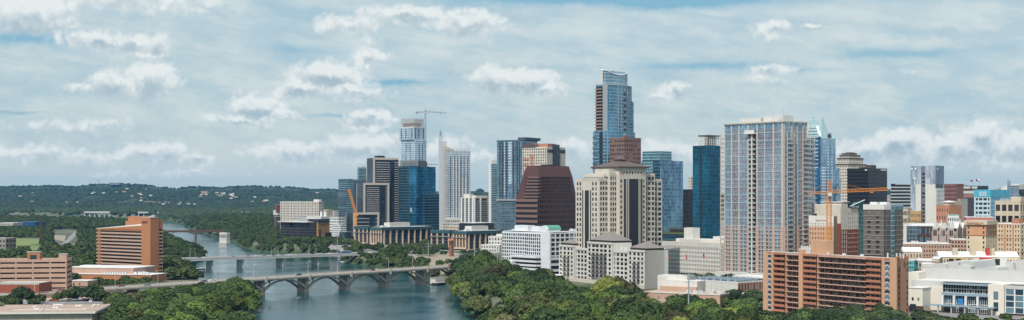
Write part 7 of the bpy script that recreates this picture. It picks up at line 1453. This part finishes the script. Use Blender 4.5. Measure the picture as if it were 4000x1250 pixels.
def infoot(x,y,mar=0.):
    for q in FOOT:
        if abs(q[0][0]-x)>160 or abs(q[0][1]-y)>160: continue
        px=np.array([x+dx for dx in (0,mar,-mar,0,0)]); py=np.array([y+dy for dy in (0,0,0,mar,-mar)])
        if inpoly(px,py,q).any(): return True
    return False
def inriv(x,y): return bool(inpoly(np.array([x]),np.array([y]),RIV)[0])
def nearbridge(x,y,mar=11):
    for P0,E0,a,c in (((-198.5,1104),EX,sL,sR+300),(F0,FX,fL,fR)):
        dx,dy=x-P0[0],y-P0[1]; s=dx*E0[0]+dy*E0[1]; o=dx*E0[1]-dy*E0[0]
        if a<s<c and abs(o)<mar: return True
    return False
TREES=[]
CAN_A=[(-60,1200),(0,1188),(300,1165),(400,1150),(560,1137),(640,1128),(760,1108),(850,1096),(885,1080),(920,1070),(980,1082),(1010,1100),(1030,1125)]
CAN_C=[(370,1090),(560,1074),(615,1066),(630,942),(660,945),(699,982),(737,1022),(784,1085),(800,1118),(900,1130)]
CAN_D=[(1300,995),(1345,985),(1370,978),(1450,985),(1500,975),(1560,972),(1600,1000),(1700,1012),(1790,1022),(1830,1010)]
CANOPY_=[(1150,905),(1300,912),(1388,936),(1450,945),(1550,940),(1650,934),(1690,942),(1745,985),(1790,988),(1830,975),(1926,975),(1940,1010),(1990,1035),(2050,1055),(2113,1052),(2150,1060),(2190,1088),(2240,1115),(2350,1122),(2372,1080),(2440,1080),(2465,1115),(2500,1138),(2600,1190),(2640,1152),(2700,1148),(2790,1175),(2820,1142),(2880,1135),(2975,1128),(3000,1190),(3040,1222),(3110,1192),(3330,1178),(3450,1198),(3560,1197),(3640,1212),(3700,1228),(3790,1206),(3830,1212),(3870,1240),(3920,1216),(4050,1235)]
def addtree(x,y,r,h=None,tone=None,zone='',chk=True,mar=2.,low_=False):
    lim=(zone in 'DLEFGHIJ' and y<1780 and CX+F*x/y>1150) or (zone in 'ABC' and chk)
    CANOPY=dict(D=CAN_D,A=CAN_A,B=CAN_A,C=CAN_C).get(zone,CANOPY_)
    if chk and (inriv(x,y) or infoot(x,y,mar) or nearbridge(x,y,10+r*.45 if not low_ else 7+r*.3)): return False
    if lim:
        u_=CX+F*x/y; vmin=np.interp(u_,[a for a,b in CANOPY],[b for a,b in CANOPY]); vmin+=rt.uniform(-10,12); hh=(h or r); top=(.22*r+hh*1.15*1.15); vt=HZ+F*(CAMZ-max(gz(x,y),.3)-top)/y
        if vt<vmin:
            k=(CAMZ-max(gz(x,y),.3)-(vmin-HZ)/F*y)/top
            if k<.55: return False
            r*=max(k,.6)**.5; h=hh*k
    TREES.append(dict(x=x,y=y,r=r,h=h or r*1.0,tone=tone,zone=zone)); return True
rt=random.Random(31)
tones_w={'a':['dark green']*4+['deep green']*5+['mid green']*4+['olive green']*2+['fresh green']*1,'b':['mid green']*4+['olive green']*3+['fresh green']*2+['deep green']*4+['yellow green']*1+['brownish olive'],'c':['fresh green']*2+['mid green']*5+['deep green']*3+['yellow green']}
def scatter(zone,u0,u1,D0,D1,sp,r0,r1,tw,clear=(),hk=1.,low_=False,mx=9999,dens=1.):
    """jittered rows of trees over an area of ground"""
    y=D0; k=0; cnt=0
    while y<D1:
        xa,xb=X(u0,y),X(u1,y); x=xa+rt.uniform(0,sp); 
        while x<xb and cnt<mx:
            px,py=x+rt.uniform(-.32,.32)*sp,y+rt.uniform(-.32,.32)*sp; r=rt.uniform(r0,r1); u=CX+F*px/py; v=HZ+F*(CAMZ-9)/py
            ok=rt.random()<dens
            for (a,c,va,vb) in clear:
                if a<u<c and va<v<vb: ok=False
            if ok and addtree(px,py,r,r*hk*rt.uniform(.85,1.15),rt.choice(tones_w[tw]),zone,low_=low_): cnt+=1
            x+=sp
        y+=sp*.9; k+=1
Zn={'A':'on the near left point below the arched bridge','B':'between the car park and the left point','C':'along the left bank behind the arched bridge','D':'on the bank between the two bridges at right','E':'on the near right bank below the arched bridge','F':'in the riverside park below the arched hotel','G':'in the park before the pavilion hotel','H':'beside the tan annex','I':'in front of the brick slab','J':'before the convention centre','K':'behind the white truss roofed hall','L':'by the riverside offices','M':'on the left bank by the girder bridge','N':'in the park left of the orange tower','O':'among the low buildings at far right'}
scatter('A',560,1010,655,1060,16.5,6.2,10.5,'c',clear=()); scatter('A',300,560,655,900,16.5,6,10,'b',clear=((0,445,1180,1400),))
scatter('B',400,760,905,1010,12.5,5.5,8,'a',hk=.95,low_=True); 
for u,v,r,t in ((85,1190,8.5,'dark green'),(55,1200,6,'dark green'),(125,1176,4,'deep green'),(155,1180,5,'dark green'),(130,1195,4,'dark green'),(228,1172,4.6,'deep green'),(272,1172,6.5,'yellow green'),(303,1170,7,'deep green'),(365,1168,7.5,'dark green'),(345,1172,6,'dark green'),(395,1172,6.5,'dark green'),(20,1185,4.5,'deep green'),(-2,1240,6,'dark green')):
    D=(CAMZ-9)*F/(v-HZ); addtree(X(u,D),D,r,r*1.05,t,'B',chk=False)
scatter('C',628,790,1170,1470,12.5,5.5,8.5,'b'); scatter('C',380,600,1065,1130,10,4,5.5,'c',hk=.9,low_=True)
scatter('M',690,850,1560,1720,11,5,7,'a')
scatter('D',1380,1790,1290,1500,12.5,6,8.5,'c'); scatter('D',1290,1640,1500,1690,12,5.,7.,'b'); 
scatter('L',1380,1860,1640,1760,15,5,7.5,'a',dens=.4); scatter('L',1520,1900,1510,1640,16,5,7.5,'a',dens=.45); scatter('L',1180,1400,1680,1900,12,5,7,'c',dens=.8)
scatter('E',1760,2080,655,1240,17.5,6.2,11,'b'); scatter('F',1800,2200,980,1330,15.5,6.5,9.5,'a'); scatter('G',2060,2520,655,965,18,6.2,11,'b',clear=((2078,2125,1148,1200),(2255,2285,1200,1240)))
scatter('H',2500,2960,655,775,12,5.5,8,'b',clear=((2800,2860,1190,1300),)); 
for u,D,r,t in ((2410,985,8.5,'dark green'),(2390,965,6,'dark green'),(2440,960,5,'dark green'),(2680,800,7.5,'deep green'),(2708,795,7.5,'dark green'),(2755,797,7,'dark green'),(2840,850,9,'dark green'),(2870,840,9.5,'dark green'),(2905,850,9.5,'dark green'),(2945,856,9,'dark green'),(2965,860,8,'deep green'),(2885,825,7,'dark green'),(2925,832,7.5,'deep green'),(2850,828,6,'deep green'),(2985,770,3,'dark green'),(3012,765,3,'dark green')): addtree(X(u,D),D,r,r*1.0,t,'H',chk=False)
scatter('I',3030,3560,640,700,10.5,5.5,7.5,'a',hk=1.05,dens=.95); scatter('I',3100,3560,702,716,11,6,7.5,'a',hk=1.1); 
scatter('J',3560,4050,640,735,10.5,3.8,5.6,'b',hk=.85,dens=.6); 
for u,D,r in ((3810,762,5.5),(3925,745,5),(3990,750,4),(3590,752,5),(3620,756,5.5),(3655,750,4.5)): addtree(X(u,D),D,r,r*1.1,'dark green','J',chk=False)
scatter('K',2620,2900,965,1060,11,5.5,7.5,'a'); scatter('O',3540,4000,880,1040,16,4,6,'a',dens=.35); scatter('O',3600,3780,1020,1100,12,4,6,'a',dens=.5)
scatter('N',-40,380,1130,1750,21,6.5,9.5,'a',clear=((-60,165,930,1000),(200,305,900,985)),dens=.7); scatter('N',200,420,1180,1500,14,6,8.5,'a',dens=.8)

for t in TREES: t['s']=t['r']/t['y']
TREES.sort(key=lambda t:-t['s']); near=[t for t in TREES if -30<CX+F*t['x']/t['y']<4040]; far=[t for t in TREES if not -30<CX+F*t['x']/t['y']<4040]
ind=near[:300]; rest=near[300:]+[t for t in far if t['y']<1000]
cl={}
for t in ind: t['u']=CX+F*t['x']/t['y']; cl.setdefault((t['zone'],t['tone']),[]).append(t)
ORD=['first','second','third','fourth','fifth','sixth','seventh','eighth','ninth','tenth','eleventh','twelfth']
for (z,tn),l in cl.items():
    l.sort(key=lambda t:t['y']); nrow=max(1,math.ceil(len(l)/9)); 
    rows=[l[i*len(l)//nrow:(i+1)*len(l)//nrow] for i in range(nrow)]; rn=['front','second','third','fourth','back','last']
    for j,row in enumerate(rows):
        row.sort(key=lambda t:t['u'])
        for i,t in enumerate(row):
            zz=Zn[z].replace('the near right bank below','the right bank by').replace('the near left point below','the left point by'); pos=('only' if len(row)==1 else ORD[i]+' from left')
            t['label']=(('the only ' if len(l)==1 else '')+tn+' tree '+zz) if len(l)==1 else '%s tree %s, %s%s'%(tn,zz,(pos if pos!='only' else 'alone')+('' if nrow==1 else ''),'' if nrow==1 else ' '+rn[min(j,5)]+' row')
for i,t in enumerate(ind):
    x,y=t['x'],t['y']; z=max(gz(x,y),.3); e=empty('leafy_tree',(x,y,z),rt.uniform(0,6.28),t['label'],'tree','trees '+Zn[t['zone']])
    r=t['r']; lift=r*(.22 if t['zone'] in 'ACDEFG' else .32); c=bpy.data.objects.new('crown',CR[i%8]); COL.objects.link(c); c.parent=e; c.location=(0,0,lift); c.scale=(r*1.05,r*1.05,t['h']*1.15)
    v=rt.choice((.6,.8,.95,1.1,1.35))*rt.uniform(.92,1.08); q=[a*.98 for a in TONE[t['tone']]]; c.color=(q[0]*v,q[1]*v,q[2]*v,1)
    k=bpy.data.objects.new('trunk',TR[i%4]); COL.objects.link(k); k.parent=e; k.scale=(r*1.2,r*1.2,(lift+t['h']*.5)*1.35)

def leafmat2(name,lo,hi):
    m,nt,p=newmat(name); n=N(nt); gi=nt.nodes.new('ShaderNodeNewGeometry').outputs['Random Per Island']; co=n.coord(); a=n.noise(co,.045,3,.6); b_=n.noise(co,.005,3,.6)
    f=n.math('ADD',n.math('MULTIPLY',n.ss(a,.36,.64),.55),n.math('ADD',n.math('MULTIPLY',gi,.35),n.math('MULTIPLY_ADD',b_,.8,-.4)),clamp=True)
    nt.links.new(n.mix(f,c4(lo),c4(hi)),p.inputs['Base Color']); p.inputs['Roughness'].default_value=.85; p.inputs['Specular IOR Level'].default_value=.1; return m
def merged(name,lst,protos,m,label_kind='stuff'):
    Vs=[];n_=0;Fs=[]; r=np.random.RandomState(4)
    P=[]
    for me in protos:
        a=np.empty(len(me.vertices)*3,np.float32); me.vertices.foreach_get('co',a); P.append(a.reshape(-1,3))
    for (x,y,z,rr,h) in lst:
        p=P[r.randint(len(P))]; a=r.uniform(0,6.28); c,s=math.cos(a),math.sin(a); q=np.empty_like(p); q[:,0]=(p[:,0]*c-p[:,1]*s)*rr+x; q[:,1]=(p[:,0]*s+p[:,1]*c)*rr+y; q[:,2]=p[:,2]*h+z; Vs.append(q)
    V=np.concatenate(Vs); o=bpy.data.objects.new(name,npmesh(name,V,np.arange(len(V)),m)); COL.objects.link(o); o['kind']='stuff'; return o
M_WOOD=leafmat2('woodland_leaf',(.024,.044,.018),(.080,.105,.034)); M_WOOD2=leafmat2('far_leaf',(.020,.036,.018),(.055,.078,.032))
lst=[(t['x'],t['y'],max(gz(t['x'],t['y']),.3)+t['r']*.2,t['r']*1.05,t['h']*1.1) for t in rest]
def area(u0,u1,D0,D1,sp,r0,r1,dens=1.,gap=.45):
    out=[]; y=D0
    while y<D1:
        xs=np.arange(X(u0,y),X(u1,y),sp); xs=xs+NR.uniform(-.4,.4,len(xs))*sp; ys=y+NR.uniform(-.4,.4,len(xs))*sp
        d=distpoly(xs,ys,RIV); ins=inpoly(xs,ys,RIV); g=fbm(xs/150,ys/150,3,8); keep=(~ins)&(d>2.5)&(NR.uniform(0,1,len(xs))<dens)&((g>gap)|(d<30)); zz=np.maximum(ground(xs,ys),.2)
        for x,yy,z in zip(xs[keep],ys[keep],zz[keep]):
            r=NR.uniform(r0,r1)
            if infoot(x,yy,3) or nearbridge(x,yy,10): continue
            out.append((x,yy,z+.8,r,r*NR.uniform(.9,1.35)*(.75 if y>3600 else 1)))
        y+=sp*.95
    return out
clr=lambda l,a: [t for t in l if not any(u0<CX+F*t[0]/t[1]<u1 and v0<HZ+F*68/t[1]<v1 for u0,u1,v0,v1 in a)]
mid=area(-60,860,1620,2600,11.5,4.8,7.5,.96,.30)+area(860,1400,1800,2600,11.5,4.8,7.,.96,.30)+area(-60,1400,2600,3600,15,6,9,.96,.30)+area(1180,1760,1640,1840,13,4.5,6.5,.7,.4)
mid=clr(mid,((-60,170,925,1005),(200,310,900,985),(1285,1640,955,978)))
merged('woodland',lst+mid,CRF,M_WOOD)

def clump(seed):
    r=np.random.RandomState(seed); m=MB(); m.blob((0,0,.1),1,1,.9,7,5); V=np.array(m.v); V*=1+r.uniform(-.22,.22,(len(V),1)); tri=[]
    for f in m.f: tri.append(f if len(f)==4 else (f[0],f[1],f[2],f[2]))
    q=[(V[f[0]],V[f[1]],V[f[2]],V[f[3]]) for f in m.f if len(f)==4]+[(V[f[0]],V[f[1]],(V[f[1]]+V[f[2]])/2,V[f[2]]) for f in m.f if len(f)==3]
    q=[k for k in q if np.mean([a[2] for a in k])>-.2]; return npmesh('clump',np.array(q).reshape(-1,3),np.arange(4*len(q)),M_LEAF)
CP=[clump(i) for i in range(4)]
far_=area(-60,1420,3600,5200,20,7.5,12,.96,.30)+area(1700,1960,3600,5200,40,10,15,.8,.4)+area(3430,3700,3000,5200,40,10,15,.7,.4)
hill=area(-60,1420,5200,9100,30,8,15,.9,.30)+area(1780,1960,5200,9100,70,18,30,.85,.3)+area(3400,3560,5200,9100,80,18,30,.85,.3)
merged('far_woods',far_,CP,M_WOOD2); merged('hillside_woods',hill,CP,leafmat2('hill_leaf',(.014,.026,.014),(.048,.066,.032)))

hm_=[]
for k,(mw,mr) in enumerate(((M_OFFW,M_ROOF),(M_TAN,M_TERR),(M_OFFW,M_ROOF))):
    m=MB(); m.box(-9,9,-6,6,-3,6); m.hexa([(-9.5,-6.5,6),(9.5,-6.5,6),(9.5,6.5,6),(-9.5,6.5,6)],[(-7,-.5,9.5),(7,-.5,9.5),(7,.5,9.5),(-7,.5,9.5)],1); hm_.append(m.mesh('hill_house',[mw,mr]))
r_=random.Random(12); spots=[]
for cu,cv,sp,n_ in ((560,768,60,9),(600,790,70,9),(800,765,60,9),(880,760,70,14),(930,775,90,10),(110,765,80,6),(400,752,60,7),(1010,785,60,7),(250,790,100,7),(1200,745,70,6),(700,800,90,7),(500,745,40,5)):
    for i in range((n_+1)//2): spots.append((cu+r_.gauss(0,sp*.5),cv+r_.gauss(0,6)))
k=0
for u,v in spots:
    if not -20<u<1300: continue
    best=None
    for D in range(4600,8900,50):
        z=gz(X(u,D),D)+7; vv=HZ-(z-CAMZ)/D*F
        if vv<v: best=(D,z); break
    if not best: continue
    D,z=best; j=r_.choice([0,0,1,2]); o=bpy.data.objects.new('hill_house',hm_[j]); COL.objects.link(o); s_=r_.uniform(.9,1.9); o.location=(X(u,D),D,z+3); o.rotation_euler=(0,0,r_.uniform(-.8,.8)); s_*=.34; o.scale=(s_*1.6,s_,s_*.8)
    tag(o,['small white hillside house showing through the far woods','small tan hillside house with terracotta roof in the far woods','small off white hillside house with grey roof in the far woods'][j],'house','houses on the wooded hills')
